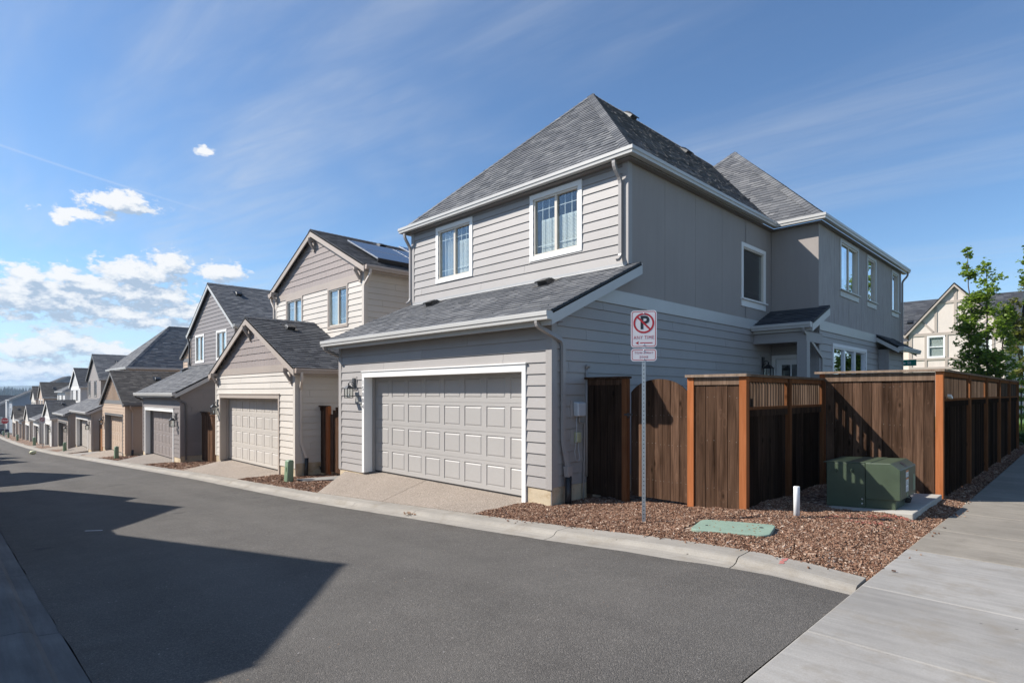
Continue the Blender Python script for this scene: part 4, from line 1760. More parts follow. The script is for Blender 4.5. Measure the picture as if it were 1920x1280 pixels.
KR = [(4.96, -0.3), (4.98, -0.074), (5.12, -0.064), (5.17, -0.05), (5.205, -0.018), (5.235, -0.006), (5.49, 0.0), (5.5, -0.3)]
KL = [(0.62, -0.3), (0.6, -0.074), (0.47, -0.062), (0.43, -0.02), (0.38, -0.006), (0.02, 0.0), (0.0, -0.3)]
kerb_r = tag(empty('kerb', (-2, 5.25, 0.2)), kind='structure')
br = [-1.335, -2.31, -4.53, -7.45, -9.28, -11.7]
while br[-1] > -117:
    br.append(br[-1] - 2.6)
for a, b in zip(br, br[1:]):
    loft_segment(KR, frange(a - 0.005, b + 0.005, 0.5), 'kerb_segment', 'kerb', kerb_r)
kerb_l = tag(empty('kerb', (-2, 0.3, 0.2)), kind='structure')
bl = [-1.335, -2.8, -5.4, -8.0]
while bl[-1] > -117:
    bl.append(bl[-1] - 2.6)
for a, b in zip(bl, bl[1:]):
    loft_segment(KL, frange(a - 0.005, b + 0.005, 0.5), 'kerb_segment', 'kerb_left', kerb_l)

# pavement slabs
walk = tag(empty('pavement', (-0.4, 5, 0.2)), kind='structure')
wy = [-9.5, -8.05, -6.6, -5.15, -3.7, -2.25, -0.75, 0.72, 2.5, 3.99, 5.27, 6.9, 8.2, 9.7, 11.2]
while wy[-1] < 26:
    wy.append(wy[-1] + 1.5)


def walk_z(y):
    return interp([(-20, 0.22), (5, 0.203), (8, 0.17), (10, 0.135), (16, 0.13), (30, 0.15)], y)


for a, b in zip(wy, wy[1:]):
    mb = MB()
    za, zb_ = walk_z(a), walk_z(b)
    e = 0.012
    x0, x1 = -1.32, 0.5
    mb.hexa([(x0, a + .003, za - .15), (x1, a + .003, za - .15), (x1, b - .003, zb_ - .15), (x0, b - .003, zb_ - .15),
             (x0, a + .003, za - .006), (x1, a + .003, za - .006), (x1, b - .003, zb_ - .006), (x0, b - .003, zb_ - .006)])
    mb.hexa([(x0, a + .003, za - .006), (x1, a + .003, za - .006), (x1, b - .003, zb_ - .006), (x0, b - .003, zb_ - .006),
             (x0 + e, a + .003 + e, za), (x1 - e, a + .003 + e, za), (x1 - e, b - .003 - e, zb_), (x0 + e, b - .003 - e, zb_)])
    mb.build('paving_slab', 'walk_old' if a > 6.5 else 'walk_new', walk)
# grass verge and kerb of the side street, off to the right
grid_sheet('grass_verge', [0.5, 1.3, 2.3], frange(-40, 60, 5), lambda x, y: 0.17, 'grass')
mb = MB()
mb.box(2.3, -40, -0.1, 2.6, 60, 0.2)
mb.build('kerb', 'kerb', None, kind='structure')

# far walk, lawn beyond the yard
grid_sheet('far_pavement', [-14, -6, 0.5], [26.05, 28.3], lambda x, y: 0.16, 'walk_new')
grid_sheet('lawn', [-40, -20, -8, -4, 0, 2.3], frange(28.4, 60, 4), lambda x, y: 0.22 + 0.01 * (y - 28), 'grass')
mb = MB()
for i in range(9000):
    x, y = random.uniform(-4, 0.5), random.uniform(28.45, 36)
    h = random.uniform(0.05, 0.11)
    z = 0.22 + 0.01 * (y - 28)
    a = random.uniform(0, 6.3)
    mb.rnd = random.uniform(0.05, 1)
    dx, dy = 0.012 * math.cos(a), 0.012 * math.sin(a)
    mb.poly([(x - dx, y - dy, z), (x + dx, y + dy, z), (x + random.uniform(-.04, .04), y + random.uniform(-.04, .04), z + h)])
tag(mb.build('grass_blades', 'leaf_lime', None, kind='stuff'), 'short green lawn grass beyond the end of the fence', 'grass')


# bark mulch along the right side: bed sheet plus loose chips
def mulch_z(x, y):
    edge = min(1.0, max(0.0, (y - 5.5) / 0.25))
    b = 0.028 * mnoise.noise((x * 1.7, y * 1.7, 3.1)) + 0.014 * mnoise.noise((x * 6, y * 6, 1.0))
    base = prof(x)
    if x > -3.3:
        base = min(base, interp([(5, 0.235), (8, 0.2), (10.6, 0.185), (13, 0.12), (30, 0.1)], y)) if y > 5.6 else base
        # settles a little below the pavement
        k = max(0.0, min(1.0, (-1.32 - x) / 0.5))
        base = base * k + (min(base, walk_z(y)) - 0.03) * (1 - k)
    return base - 0.02 + (0.02 + b) * edge


mx = sorted(set(frange(-1.33, -7, 0.16) + frange(-7, -36, 0.5) + frange(-36, -120, 2.0)))
my = sorted(set(frange(5.495, 8.5, 0.16) + frange(8.5, 24, 0.5)))
grid_sheet('mulch_bed', mx, my, lambda x, y: mulch_z(x, y), 'mulch')


def chips(regions, name, label, zfun=None):
    zfun = zfun or mulch_z
    mb = MB()
    V, Fc, A = mb.v, mb.f, mb.at
    for (x0, x1, y0, y1, dens, smin, smax, skip) in regions:
        n = int((x1 - x0) * (y1 - y0) * dens)
        for i in range(n):
            x, y = random.uniform(x0, x1), random.uniform(y0, y1)
            if skip and skip(x, y):
                continue
            l = random.uniform(smin, smax) * (1.9 if random.random() < .05 else 1)
            w = l * random.uniform(0.25, 0.5)
            t = random.uniform(0.003, 0.008)
            a = random.uniform(0, math.pi)
            p = random.gauss(0, 0.28)
            r = random.gauss(0, 0.3)
            ca, sa = math.cos(a), math.sin(a)
            u = (ca * math.cos(p), sa * math.cos(p), math.sin(p))
            v = (-sa * math.cos(r), ca * math.cos(r), math.sin(r))
            z = zfun(x, y) + random.uniform(0.0, 0.016)
            k = len(V)
            rn = min(1.0, max(0.01, random.betavariate(1.7, 2.2)))
            tp = random.uniform(0.5, 1.0)
            for h in (-t, t):
                for su, sv in ((-1, -1), (1, -tp), (1, tp), (-1, 1)):
                    V.append((x + u[0] * l * su / 2 + v[0] * w * sv / 2, y + u[1] * l * su / 2 + v[1] * w * sv / 2, z + u[2] * l * su / 2 + v[2] * w * sv / 2 + h))
            for f in ((k + 4, k + 5, k + 6, k + 7), (k, k + 1, k + 5, k + 4), (k + 1, k + 2, k + 6, k + 5), (k + 2, k + 3, k + 7, k + 6), (k + 3, k, k + 4, k + 7)):
                Fc.append(f)
                mb.mi.append(0)
                A.append(rn)
    o = mb.build(name, 'chips', None, kind='stuff')
    tag(o, label, 'bark mulch')


def skip_near(x, y):
    if x < -5.83 and y > 6.6:
        return True
    if y > 7.6 and x < -3.28:
        return True
    if ((x + 2.86) / .46) ** 4 + ((y - 6.33 - .22 * (x + 2.86)) / .36) ** 4 < 1:
        return True
    if -3.1 < x < -1.6 and 8.62 < y < 10.55:
        return True
    if y > 10.7 and x < -1.66:
        return True
    if x < -6.38:
        return True
    # straggling edge on the kerb and pavement
    return False


chips([(-6.4, -1.31, 5.47, 8.7, 6200, 0.010, 0.034, skip_near), (-3.26, -1.31, 8.7, 10.75, 4800, 0.010, 0.034, skip_near), (-1.68, -1.31, 10.7, 24, 1500, 0.018, 0.045, skip_near)],
      'bark_mulch', 'brown bark chips spread beside the fences and the green transformer')
chips([(-6.4, -1.36, 5.30, 5.5, 70, 0.012, 0.035, lambda x, y: random.random() > ((y - 5.28) / .22) ** 1.5)], 'stray_chips', 'stray bark chips scattered on the pale kerb edge', lambda x, y: prof(x) - 0.002 + (0.0 if y > 5.3 else -.01))
chips([(-1.33, -1.12, 5.6, 11.5, 60, 0.012, 0.035, lambda x, y: random.random() < (x + 1.33) / .2)], 'stray_chips', 'stray bark chips scattered along the edge of the pavement', lambda x, y: walk_z(y))
dr1 = lambda x, y: (x > -11.3 - (y - 5.5) * 1.0 and y > 5.5) or (x < -14.9 and y > 6.6) or (-16.0 > x)
chips([(-15.95, -11.4, 5.47, 7.3, 1500, 0.02, 0.05, dr1)], 'bark_mulch', 'brown bark chips between the grey and the cream garages')
chips([(-26.3, -21.0, 5.47, 7.4, 420, 0.035, 0.08, lambda x, y: x > -21.7 - (6.6 - y) * 0.3 or (x < -25.35 and y > 6.6))], 'bark_mulch', 'brown bark chips between the cream and the taupe garages')
chips([(-35.9, -31.3, 5.5, 7.2, 300, 0.04, 0.09, lambda x, y: x < -35.3 and y > 6.6)], 'bark_mulch', 'brown bark chips between the taupe and the tan garages')

# driveways
def driveway(x0k, x1k, x0d, x1d, zd, mat, yd=6.86, name='driveway', cut=True):
    """from the kerb (Y 5.5) up to the garage door"""
    root = tag(empty(name, ((x0k + x1k) / 2, 6.0, prof((x0k + x1k) / 2))), kind='structure')
    xm = [0.0, 0.5, 1.0] if cut else [0.0, 1.0]
    for a, b in zip(xm, xm[1:]):
        mb = MB()
        nx, ny = 8, 5
        for i in range(nx + 1):
            f = a + (b - a) * i / nx
            f = min(max(f, a + (0.0012 if a > 0 else 0)), b - (0.0012 if b < 1 else 0))
            for j in range(ny + 1):
                g = j / ny
                xk, xd = x0k + (x1k - x0k) * f, x0d + (x1d - x0d) * f
                x = xk + (xd - xk) * g
                y = 5.503 + (yd - 5.503) * g
                zk = prof(xk) + 0.004
                mb.v.append((x, y, zk + (zd - zk) * g))
        n = len(mb.v)
        mb.v += [(p[0], p[1], p[2] - 0.14) for p in mb.v]
        st = ny + 1
        for i in range(nx):
            for j in range(ny):
                q = (i * st + j, (i + 1) * st + j, (i + 1) * st + j + 1, i * st + j + 1)
                mb.face(q)
        ring = [i * st for i in range(nx + 1)] + [nx * st + j for j in range(1, st)] + [i * st + ny for i in range(nx - 1, -1, -1)] + [j for j in range(ny - 1, 0, -1)]
        for p, q in zip(ring, ring[1:] + ring[:1]):
            mb.face((q, p, n + p, n + q))
        mb.build('driveway_slab', mat, root)


driveway(-11.35, -6.4, -12.42, -6.4, 0.005, 'aggregate')
driveway(-20.9, -15.95, -20.85, -15.9, -0.5, 'aggregate')
driveway(-31.0, -26.35, -31.0, -26.4, -1.05, 'aggregate_grey')
driveway(-40.6, -35.7, -40.6, -35.75, -1.53, 'aggregate')
driveway(-50.8, -46.2, -50.8, -46.2, -1.98, 'aggregate_grey')
driveway(-60.0, -55.6, -60.0, -55.7, -2.6, 'aggregate')
driveway(-69.5, -65.5, -69.5, -65.6, -3.08, 'aggregate_grey', cut=False)
driveway(-79.0, -74.6, -79.0, -74.6, -3.6, 'aggregate', cut=False)
driveway(-87.9, -83.8, -87.9, -83.8, -3.85, 'aggregate_grey', cut=False)
driveway(-96.8, -92.5, -96.8, -92.5, -4.05, 'aggregate', cut=False)
driveway(-105.9, -101.7, -105.9, -101.7, -4.3, 'aggregate_grey', cut=False)
# pale concrete landing and stepping slabs between houses
mb = MB()
mb.hexa([(-44.9, 5.52, -2.2), (-41.4, 5.52, -2.02), (-41.5, 6.9, -1.98), (-44.9, 6.9, -2.1), (-44.9, 5.52, -2.045), (-41.4, 5.52, -1.86), (-41.5, 6.9, -1.8), (-44.9, 6.9, -1.96)])
mb.build('concrete_path', 'walk_new', None, kind='structure')
mb = MB()
zz = prof(-13.5)
mb.hexa([(-13.95, 6.22, zz - .1), (-13.5, 6.2, zz - .1), (-12.85, 7.15, zz - .05), (-13.6, 7.25, zz - .05), (-13.95, 6.22, zz + .03), (-13.5, 6.2, zz + .035), (-12.85, 7.15, zz + .07), (-13.6, 7.25, zz + .05)])
tag(mb.build('stepping_slab', 'walk_new', None), 'pale concrete slab lying in the bark mulch before the narrow side gate', 'slab')

# ------------------------------------------------------------------ the grey corner house
def corner_house():
    c = dict(name='house', label='pale grey two storey corner house with steep hip roof and wide garage door', x0=-12.46, x1=-5.83, zf=0.0, zb=-0.75, Yf=6.6, Yu=8.65, Yb=15.3,
             gtype='shed', ge=2.98, gt=4.03, gY=6.34, oh=0.24, utype='hip', ue=6.04, uo=0.15, upitch=1.0, wing=True,
             door=(-11.32, -6.44), dtop=2.10, zs=-0.02, zs_r=0.27, zs_side=0.30, side='siding_grey', trim='trim_white', doorm='door_grey', roof='shingle', style='fine', singles=300,
             wins=[(-11.43, -10.05, 4.45, 5.82), (-8.22, -6.85, 4.47, 5.83)], cw=0.095, corner_mat='trim_grey', rake='gutter', flash=True, dhead=0.12,
             side_top=3.30, side_end=15.09, zu0=4.08, stop='trim_grey',
             blinds={0: (-10.74, -10.2, 5.35, True), 1: (-7.98, -7.0, 5.26, True)},
             side_ops=[(13.39, 14.61, 3.99, 5.22)])
    H, fr, q = house(c)
    x0, x1, Yu = c['x0'], c['x1'], c['Yu']
    R, U, F = pl_right(x1), pl_front(Yu), pl_front(6.6)
    # vertical number beside the door
    for i, ch in enumerate('15004'):
        lettering(ch, 0.135, 'grey_print', (-11.362, 6.6 - 0.0365, 1.985 - 0.133 * i), (rad(90), 0, 0), H, 0.003).name = 'house_number'
    lantern(H, F, -11.74, 1.98, 0.98, 'lantern', 0.03, 'trim_grey')
    # curtain in the left front window
    mb = MB()
    for i in range(8):
        a0 = -11.28 + 0.5 * i / 8
        mb.hexa([U(a0, 4.6, -.14 + .03 * (i % 2)), U(a0 + .0625, 4.6, -.14 + .03 * ((i + 1) % 2)), U(a0 + .0625, 4.6, -.135 + .03 * ((i + 1) % 2)), U(a0, 4.6, -.135 + .03 * (i % 2)),
                 U(a0, 5.66, -.14 + .03 * (i % 2)), U(a0 + .0625, 5.66, -.14 + .03 * ((i + 1) % 2)), U(a0 + .0625, 5.66, -.135 + .03 * ((i + 1) % 2)), U(a0, 5.66, -.135 + .03 * (i % 2))])
    mb.build('curtain', 'grey_box', H)

    # upper side wall: flush panels between fine seams
    seams = [Yu + 0.105, 9.89, 11.1, 12.32, 13.54, 14.76, 15.085]
    wop = (13.39, 14.61, 3.99, 5.22)
    z0, z1 = 3.535, 5.9
    zg = lambda y: 2.98 + (4.03 - 2.98) / (Yu - 6.34) * (y - 6.34)
    pit = (4.03 - 2.98) / (Yu - 6.34)
    mb = MB()
    for p in pieces(lambda z: (min(Yu + 0.1, 6.34 + (z + 0.13 - 2.98) / pit), 9.885), z0, 3.95, [], 0.05):
        lap_piece(mb, R, p, 1.0, 0.012, 0.012)
    for p in pieces(lambda z: (Yu + 0.105, 9.885), 3.95, z1, [], 9):
        lap_piece(mb, R, p, 1.0, 0.012, 0.012)
    mb.build('wall_panel', 'stucco', H)
    for a, b in zip(seams[1:], seams[2:]):
        mb = MB()
        for p in pieces(lambda z: (a + 0.004, b - 0.004), z0, z1, [(max(wop[0], a - .01), min(wop[1], b + .01), wop[2], wop[3])] if wop[0] < b and wop[1] > a else [], 9):
            lap_piece(mb, R, p, 1.0, 0.012, 0.012)
        mb.build('wall_panel', 'stucco', H)
    window(H, R, 13.30, 14.70, 3.90, 5.31, 0.09, 'trim_white', 'vinyl', 'glass_dark', 'single', grille=False, sill=0.15)
    gr = MB()
    for zz in (5.03, 4.2):
        gr.pbox(R, 13.43, 14.57, zz, zz + 0.012, -0.05, -0.044)
    for aa in (13.6, 14.4):
        gr.pbox(R, aa, aa + 0.012, 4.03, 5.18, -0.051, -0.045)
    gr.build('grille', 'vinyl', H, kind='stuff')
    # belly band
    mb = MB()
    y29 = 6.34 + (3.29 + 0.13 - 2.98) / pit
    y53 = 6.34 + (3.53 + 0.13 - 2.98) / pit
    mb.hexa([R(y29 + .02, 3.29, 0), R(15.085, 3.29, 0), R(15.085, 3.29, .034), R(y29 + .02, 3.29, .034), R(y53 + .02, 3.53, 0), R(15.085, 3.53, 0), R(15.085, 3.53, .034), R(y53 + .02, 3.53, .034)])
    mb.build('band_board', 'gutter', H)

    # ---- the wing
    WX, WY, WE = -4.70, 15.09, 23.5
    WR, WF = pl_right(WX), pl_front(WY)
    mb = MB()
    wins = [(16.72, 18.42, 4.40, 5.83), (19.27, 20.28, 4.40, 5.83), (22.18, 23.15, 4.40, 5.83)]
    tri = (16.1, 19.22, 1.55, 3.03)
    ops = [opening(*w) for w in wins] + [opening(*tri)]
    dop = (-5.70, -4.98, 0.4, 2.62)
    sheath(mb, WR, lambda z: (WY, WE), -0.3, 3.4, ops[3:])
    sheath(mb, WR, lambda z: (WY, WE), 3.4, 5.92, ops[:3])
    sheath(mb, WF, lambda z: (-5.95, WX), -0.3, 5.92, [dop])
    sheath(mb, pl_back(WE), lambda z: (-12.0, WX), -0.8, 5.92, [])
    sheath(mb, pl_left(-12.0), lambda z: (15.3, WE), -0.8, 5.92, [])
    mb.build('wall', 'siding_grey', H)
    sb = MB()
    sb.box(WX, WY + .02, -0.3, WX - 0.1, WE - .02, 0.32)
    sb.build('foundation', 'foundation', H)
    siding(H, WR, lambda z: (WY + .1, WE - .1), 0.3, 3.28, [opening(*tri)], 'siding_grey', 'parts', seed=3)
    seams = [WY + 0.002, 16.31, 17.53, 18.75, 19.97, 21.19, 22.41, 23.4]
    for a, b in zip(seams, seams[1:]):
        mb = MB()
        oo = [(max(o[0], a - .01), min(o[1], b + .01), o[2], o[3]) for o in ops[:3] if o[0] < b and o[1] > a]
        for p in pieces(lambda z: (a + .004, b - .004), 3.535, 5.9, oo, 9):
            lap_piece(mb, WR, p, 1.0, .012, .012)
        mb.build('wall_panel', 'stucco_wing', H)
    mb = MB()
    for p in pieces(lambda z: (-5.80, WX + 0.012), 3.55, 5.9, [], 9):
        lap_piece(mb, WF, p, 1.0, .012, .012)
    mb.build('wall_panel', 'stucco', H)
    siding(H, WF, lambda z: (-5.80, WX - 0.02), 0.3, 3.5, [dop], 'siding_grey', 'parts', seed=4)
    mb = MB()
    mb.pbox(WR, WY, WE - 0.1, 3.29, 3.53, 0, 0.034)
    mb.build('band_board', 'gutter', H)
    mb = MB()
    mb.pbox(WR, WY + .001, WY + .1, 0.3, 3.28, 0, .026)
    mb.pbox(WR, WE - .1, WE + .02, 0.3, 5.9, 0, .026)
    mb.pbox(R, 15.0, 15.085, 0.3, 3.28, 0, .02)
    mb.build_each('corner_board', 'trim_grey', H)
    for i, w in enumerate(wins):
        window(H, WR, *w, 0.09, 'gutter', 'vinyl', 'glass', 'slider' if i == 0 else 'single', sill=0.15, blind=(17.58, 18.3, 5.66, False) if i == 0 else None)
    window(H, WR, *tri, 0.09, 'trim_white', 'vinyl_white', 'glass', 'triple')

    # ---- main and wing roofs
    ue, pt = 6.04, 1.0
    ex0, ex1, ey0 = q['ex0'], q['ex1'], q['ey0']
    A = q['A']
    wl, wr_, wy0, wy1, wp = -12.29, -4.56, 14.90, 23.75, 0.97
    whw = (wr_ - wl) / 2
    WA = ((wl + wr_) / 2, wy0 + whw, ue + wp * whw)
    WB = (WA[0], wy1 - 0.4, ue + wp * whw)
    # where the wing's left hip meets the main right slope
    t = (pt * (ex1 - wl)) / (pt + wp)
    Hh = (wl + t, wy0 + t, ue + wp * t)
    faces = dict(front=[(ex0, ey0, ue), (ex1, ey0, ue), A],
                 right=[(ex1, ey0, ue), (ex1, wy0, ue), Hh, (A[0], Hh[1] + 0.3, A[2]), A],
                 left=[(ex0, 18.4, ue), (ex0, ey0, ue), A, (A[0], 18.4, A[2])])
    for k, p in faces.items():
        roof_slope(H, p, 'shingle', 'fine' if k != 'left' else 'far')
    wf = [(ex1, wy0, ue), (wr_, wy0, ue), WA, Hh]
    roof_slope(H, wf, 'shingle', 'fine')
    wrt = [(wr_, wy0, ue), (wr_, wy1, ue), (WB[0], wy1, WB[2]), WA]
    roof_slope(H, wrt, 'shingle', 'far')
    wlt = [(wl, wy1, ue), (wl, wy0, ue), WA, (WB[0], wy1, WB[2])]
    roof_slope(H, wlt, 'shingle', 'far')
    nf, nr_, nl = nrm(faces['front']), nrm(faces['right']), nrm(faces['left'])
    ridge_cap(H, (ex1, ey0, ue), A, nf, nr_, 'shingle', 'hip_cap')
    ridge_cap(H, (ex0, ey0, ue), A, nf, nl, 'shingle', 'hip_cap')
    ridge_cap(H, A, (A[0], Hh[1] + 0.2, A[2]), nl, nr_, 'shingle')
    ridge_cap(H, (wr_, wy0, ue), WA, nrm(wf), nrm(wrt), 'shingle', 'hip_cap')
    ridge_cap(H, Hh, WA, nrm(wlt), nrm(wf), 'shingle', 'hip_cap')
    ridge_cap(H, WA, WB, nrm(wlt), nrm(wrt), 'shingle')
    gz = ue - 0.01
    gutter(H, [(ex0, 18.0, gz), (ex0, ey0, gz), (ex1, ey0, gz), (ex1, wy0, gz), (wr_, wy0, gz), (wr_, wy1, gz)], 'gutter')
    sf = MB()
    sf.box(ex0 + .001, ey0 + .001, ue - .165, ex1 - .001, Yu - .027, ue - .145)
    sf.box(x1 + .03, Yu - .027, ue - .165, ex1 - .001, wy0 + .0, ue - .145)
    sf.box(x1 + .03, wy0 + .001, ue - .165, wr_ - .001, WY - .013, ue - .145)
    sf.box(WX + .03, WY - .013, ue - .165, wr_ - .001, wy1, ue - .145)
    sf.build_each('soffit', 'soffit', H)
    # frieze under the eaves
    fz = MB()
    fz.pbox(U, x0 + .1, x1 - .1, ue - 0.23, ue - 0.166, 0, .028)
    fz.build('frieze', 'soffit', H)
    # vents on the roofs
    o, e, s, n = slope_frame(faces['right'])
    for (px_, py_, m) in ((-8.95, 13.5, 'vent_grey'), (-8.55, 15.85, 'vent_black')):
        P = Vector((px_, py_, ue + pt * (ex1 - px_)))
        roof_vent(H, P, e, s, n, m, 0.3, 0.34, 0.11 if m == 'vent_grey' else 0.1)
    o, e, s, n = fr['g']
    for px_ in (-7.45, -11.1):
        P = Vector((px_, 8.18, zg(8.18)))
        roof_vent(H, P, e, s, n, 'vent_black')

    # ---- porch
    pe, pt2 = 3.375, 3.86
    py = 13.92
    pp = [(x1 + 0.01, py, pe), (-4.45, py, pe), (-4.45, WY + .05, pt2), (x1 + 0.01, WY + .05, pt2)]
    roof_slope(H, pp, 'shingle_dark', 'fine', name='porch_roof')
    gutter(H, [(x1 + .035, py, pe - .01), (-4.46, py, pe - .01)], 'gutter')
    mb = MB()
    for xx in (-4.45,):
        Aa, Bb = Vector((xx, py, pe - .035)), Vector((xx, WY + .05, pt2 - .035))
        d, off = Vector((0, 0, -.19)), Vector((-.03, 0, 0))
        mb.hexa([Aa + d, Bb + d, Bb + d + off, Aa + d + off, Aa, Bb, Bb + off, Aa + off])
    mb.box(x1 + .035, py + .001, pe - .2, -4.49, py + .03, pe - .03)
    mb.build_each('rake_board', 'gutter', H)
    mb = MB()
    mb.box(x1 + .02, 13.98, 2.94, -4.60, 14.13, 3.16)
    mb.box(-4.75, 14.13, 2.94, -4.60, WY - .02, 3.16)
    mb.build_each('porch_beam', 'trim_grey', H)
    mb = MB()
    mb.box(x1 + .02, 13.98, 3.162, -4.6, WY - .02, 3.18)
    mb.build('porch_ceiling', 'soffit', H)
    mb = MB()
    mb.box(-4.80, 13.96, 0.3, -4.585, 14.16, 2.94)
    mb.box(-4.83, 13.93, 0.3, -4.555, 14.19, 0.5)
    mb.build('porch_column', 'trim_grey', H)
    mb = MB()
    mb.box(x1 + .02, 13.8, 0.0, -4.5, WY - .02, 0.3)
    mb.build('porch_floor', 'pad', H)
    # glazed porch door
    mb = MB()
    mb.pbox(WF, dop[0] - .09, dop[0], .38, dop[3], -.1, .04)
    mb.pbox(WF, dop[1], dop[1] + .09, .38, dop[3], -.1, .04)
    mb.pbox(WF, dop[0] - .09, dop[1] + .09, dop[3], dop[3] + .09, -.1, .042)
    mb.build_each('door_frame', 'trim_white', H)
    mb = MB()
    mb.pbox(WF, dop[0], dop[0] + .13, .4, dop[3], -.06, -.02)
    mb.pbox(WF, dop[1] - .13, dop[1], .4, dop[3], -.06, -.02)
    mb.pbox(WF, dop[0] + .13, dop[1] - .13, 2.47, dop[3], -.06, -.02)
    mb.pbox(WF, dop[0] + .13, dop[1] - .13, .4, 1.0, -.06, -.02)
    m = (dop[0] + dop[1]) / 2
    mb.pbox(WF, m - .012, m + .012, 1.0, 2.47, -.05, -.021)
    for zz in (1.5, 1.98):
        mb.pbox(WF, dop[0] + .13, dop[1] - .13, zz, zz + .024, -.051, -.0215)
    dd = mb.build('porch_door', 'trim_white', H)
    mb = MB()
    mb.pbox(WF, dop[0] + .13, dop[1] - .13, 1.0, 2.47, -.043, -.037)
    mb.build('pane', 'glass', dd)
    lantern(H, R, 14.5, 2.52, 1.2, 'black_metal', 0.03, 'trim_grey')
    # small bay at the far end of the wing
    mb = MB()
    BX = pl_right(-4.42)
    sheath(mb, BX, lambda z: (20.55, 22.4), -0.2, 3.1, [])
    sheath(mb, pl_front(20.55), lambda z: (-4.68, -4.42), -0.2, 3.1, [])
    sheath(mb, pl_back(22.4), lambda z: (-4.68, -4.42), -0.2, 3.1, [])
    mb.build('bay_wall', 'siding_grey', H)
    siding(H, BX, lambda z: (20.65, 22.3), 0.3, 3.08, [], 'siding_grey', 'parts', seed=6)
    siding(H, pl_front(20.55), lambda z: (-4.67, -4.5), 0.3, 3.08, [], 'siding_grey', 'parts', seed=6)
    mb = MB()
    mb.pbox(BX, 20.55, 20.65, .3, 3.08, 0, .026)
    mb.pbox(BX, 22.3, 22.4, .3, 3.08, 0, .026)
    mb.pbox(pl_front(20.55), -4.5, -4.394, .3, 3.08, 0, .026)
    mb.build_each('corner_board', 'trim_grey', H)
    bp = [(-4.08, 20.25, 3.16), (-4.08, 22.7, 3.16), (-4.69, 22.7, 3.55), (-4.69, 20.25, 3.55)]
    roof_slope(H, bp, 'shingle_dark', 'far', name='bay_roof', th=.06)
    mb = MB()
    for yy, s_ in ((20.25, 1), (22.7, -1)):
        Aa, Bb = Vector((-4.08, yy, 3.13)), Vector((-4.67, yy, 3.51))
        d, off = Vector((0, 0, -.17)), Vector((0, .03 * s_, 0))
        mb.hexa([Aa + d, Bb + d, Bb + d + off, Aa + d + off, Aa, Bb, Bb + off, Aa + off])
    mb.build_each('rake_board', 'gutter', H)
    gutter(H, [(-4.08, 20.26, 3.15), (-4.08, 22.7, 3.15)], 'gutter')

    # ---- downspouts
    downspout(H, [(-5.98, 8.44, 5.93), (-5.98, 8.44, 5.78), (-5.945, 8.59, 5.56), (-5.945, 8.59, 4.2), (-5.945, 8.5, 4.12)], 'pipe_grey')
    downspout(H, [(-12.52, 8.44, 5.93), (-12.52, 8.44, 5.78), (-12.52, 8.62, 5.52), (-12.52, 8.62, 4.16), (-12.52, 8.5, 4.07)], 'pipe_grey')
    downspout(H, [(-5.83, 6.27, 2.87), (-5.83, 6.27, 2.76), (-5.765, 6.80, 2.55), (-5.765, 6.80, 2.4), (-5.765, 6.80, 1.0), (-5.72, 6.86, 0.60)], 'pipe_grey', (0, 1, 0))
    mb = MB()
    mb.tube([(-5.722, 6.855, 0.62), (-5.714, 6.868, 0.46)], 0, sq=(.052, .045, (0, 1, 0)))
    mb.build('downspout_collar', 'pipe_grey', H)
    mb = MB()
    mb.tube([(-5.715, 6.865, 0.47), (-5.70, 6.84, -0.1)], [0.05, 0.052], 10)
    mb.build('drain_pipe', 'black_plastic', H)
    downspout(H, [(-12.6, 6.27, 2.87), (-12.6, 6.27, 2.77), (-12.53, 6.66, 2.6), (-12.53, 6.66, 2.4), (-12.53, 6.66, -0.05)], 'pipe_grey', (0, 1, 0))
    downspout(H, [(-4.62, 13.85, 3.27), (-4.62, 13.85, 3.17), (-4.655, 15.22, 2.62), (-4.655, 15.22, 2.5), (-4.655, 15.22, 0.25)], 'pipe_grey', (0, 1, 0))
    downspout(H, [(-4.5, 23.62, 5.93), (-4.5, 23.62, 5.8), (-4.64, 23.53, 5.6), (-4.64, 23.53, 3.6), (-4.64, 23.53, 0.3)], 'pipe_grey', (0, 1, 0))
    # utility boxes on the garage side
    mb = MB()
    mb.pbox(R, 7.02, 7.2, 1.36, 1.64, .0, .028)
    mb.pbox(R, 7.02, 7.19, 0.93, 1.18, .0, .028)
    mb.build_each('mounting_block', 'siding_grey', H)
    mb = MB()
    b = .02
    mb.hexa([R(7.08, 1.38, .028), R(7.30, 1.38, .028), R(7.29, 1.385, .13), R(7.09, 1.385, .13), R(7.08, 1.62, .028), R(7.30, 1.62, .028), R(7.29, 1.60, .13), R(7.09, 1.60, .13)])
    ob = mb.build('cable_box', 'grey_box', H)
    md = ob.modifiers.new('bevel', 'BEVEL')
    md.width, md.segments = .02, 3
    mb = MB()
    mb.tube([R(7.2, 1.38, .06), R(7.2, 1.30, .06), R(7.22, 1.28, .06), R(7.32, 1.275, .06), R(7.345, 1.25, .05), R(7.34, .7, .05), R(7.30, .0, .06)], .013, 8)
    mb.build('conduit', 'pipe_grey', H)
    mb = MB()
    mb.hexa([R(7.10, .96, .028), R(7.22, .96, .028), R(7.21, .97, .10), R(7.11, .97, .10), R(7.10, 1.14, .028), R(7.22, 1.14, .028), R(7.21, 1.13, .10), R(7.11, 1.13, .10)])
    ob = mb.build('meter_box', 'yellow_box', H)
    md = ob.modifiers.new('bevel', 'BEVEL')
    md.width, md.segments = .015, 2
    mb = MB()
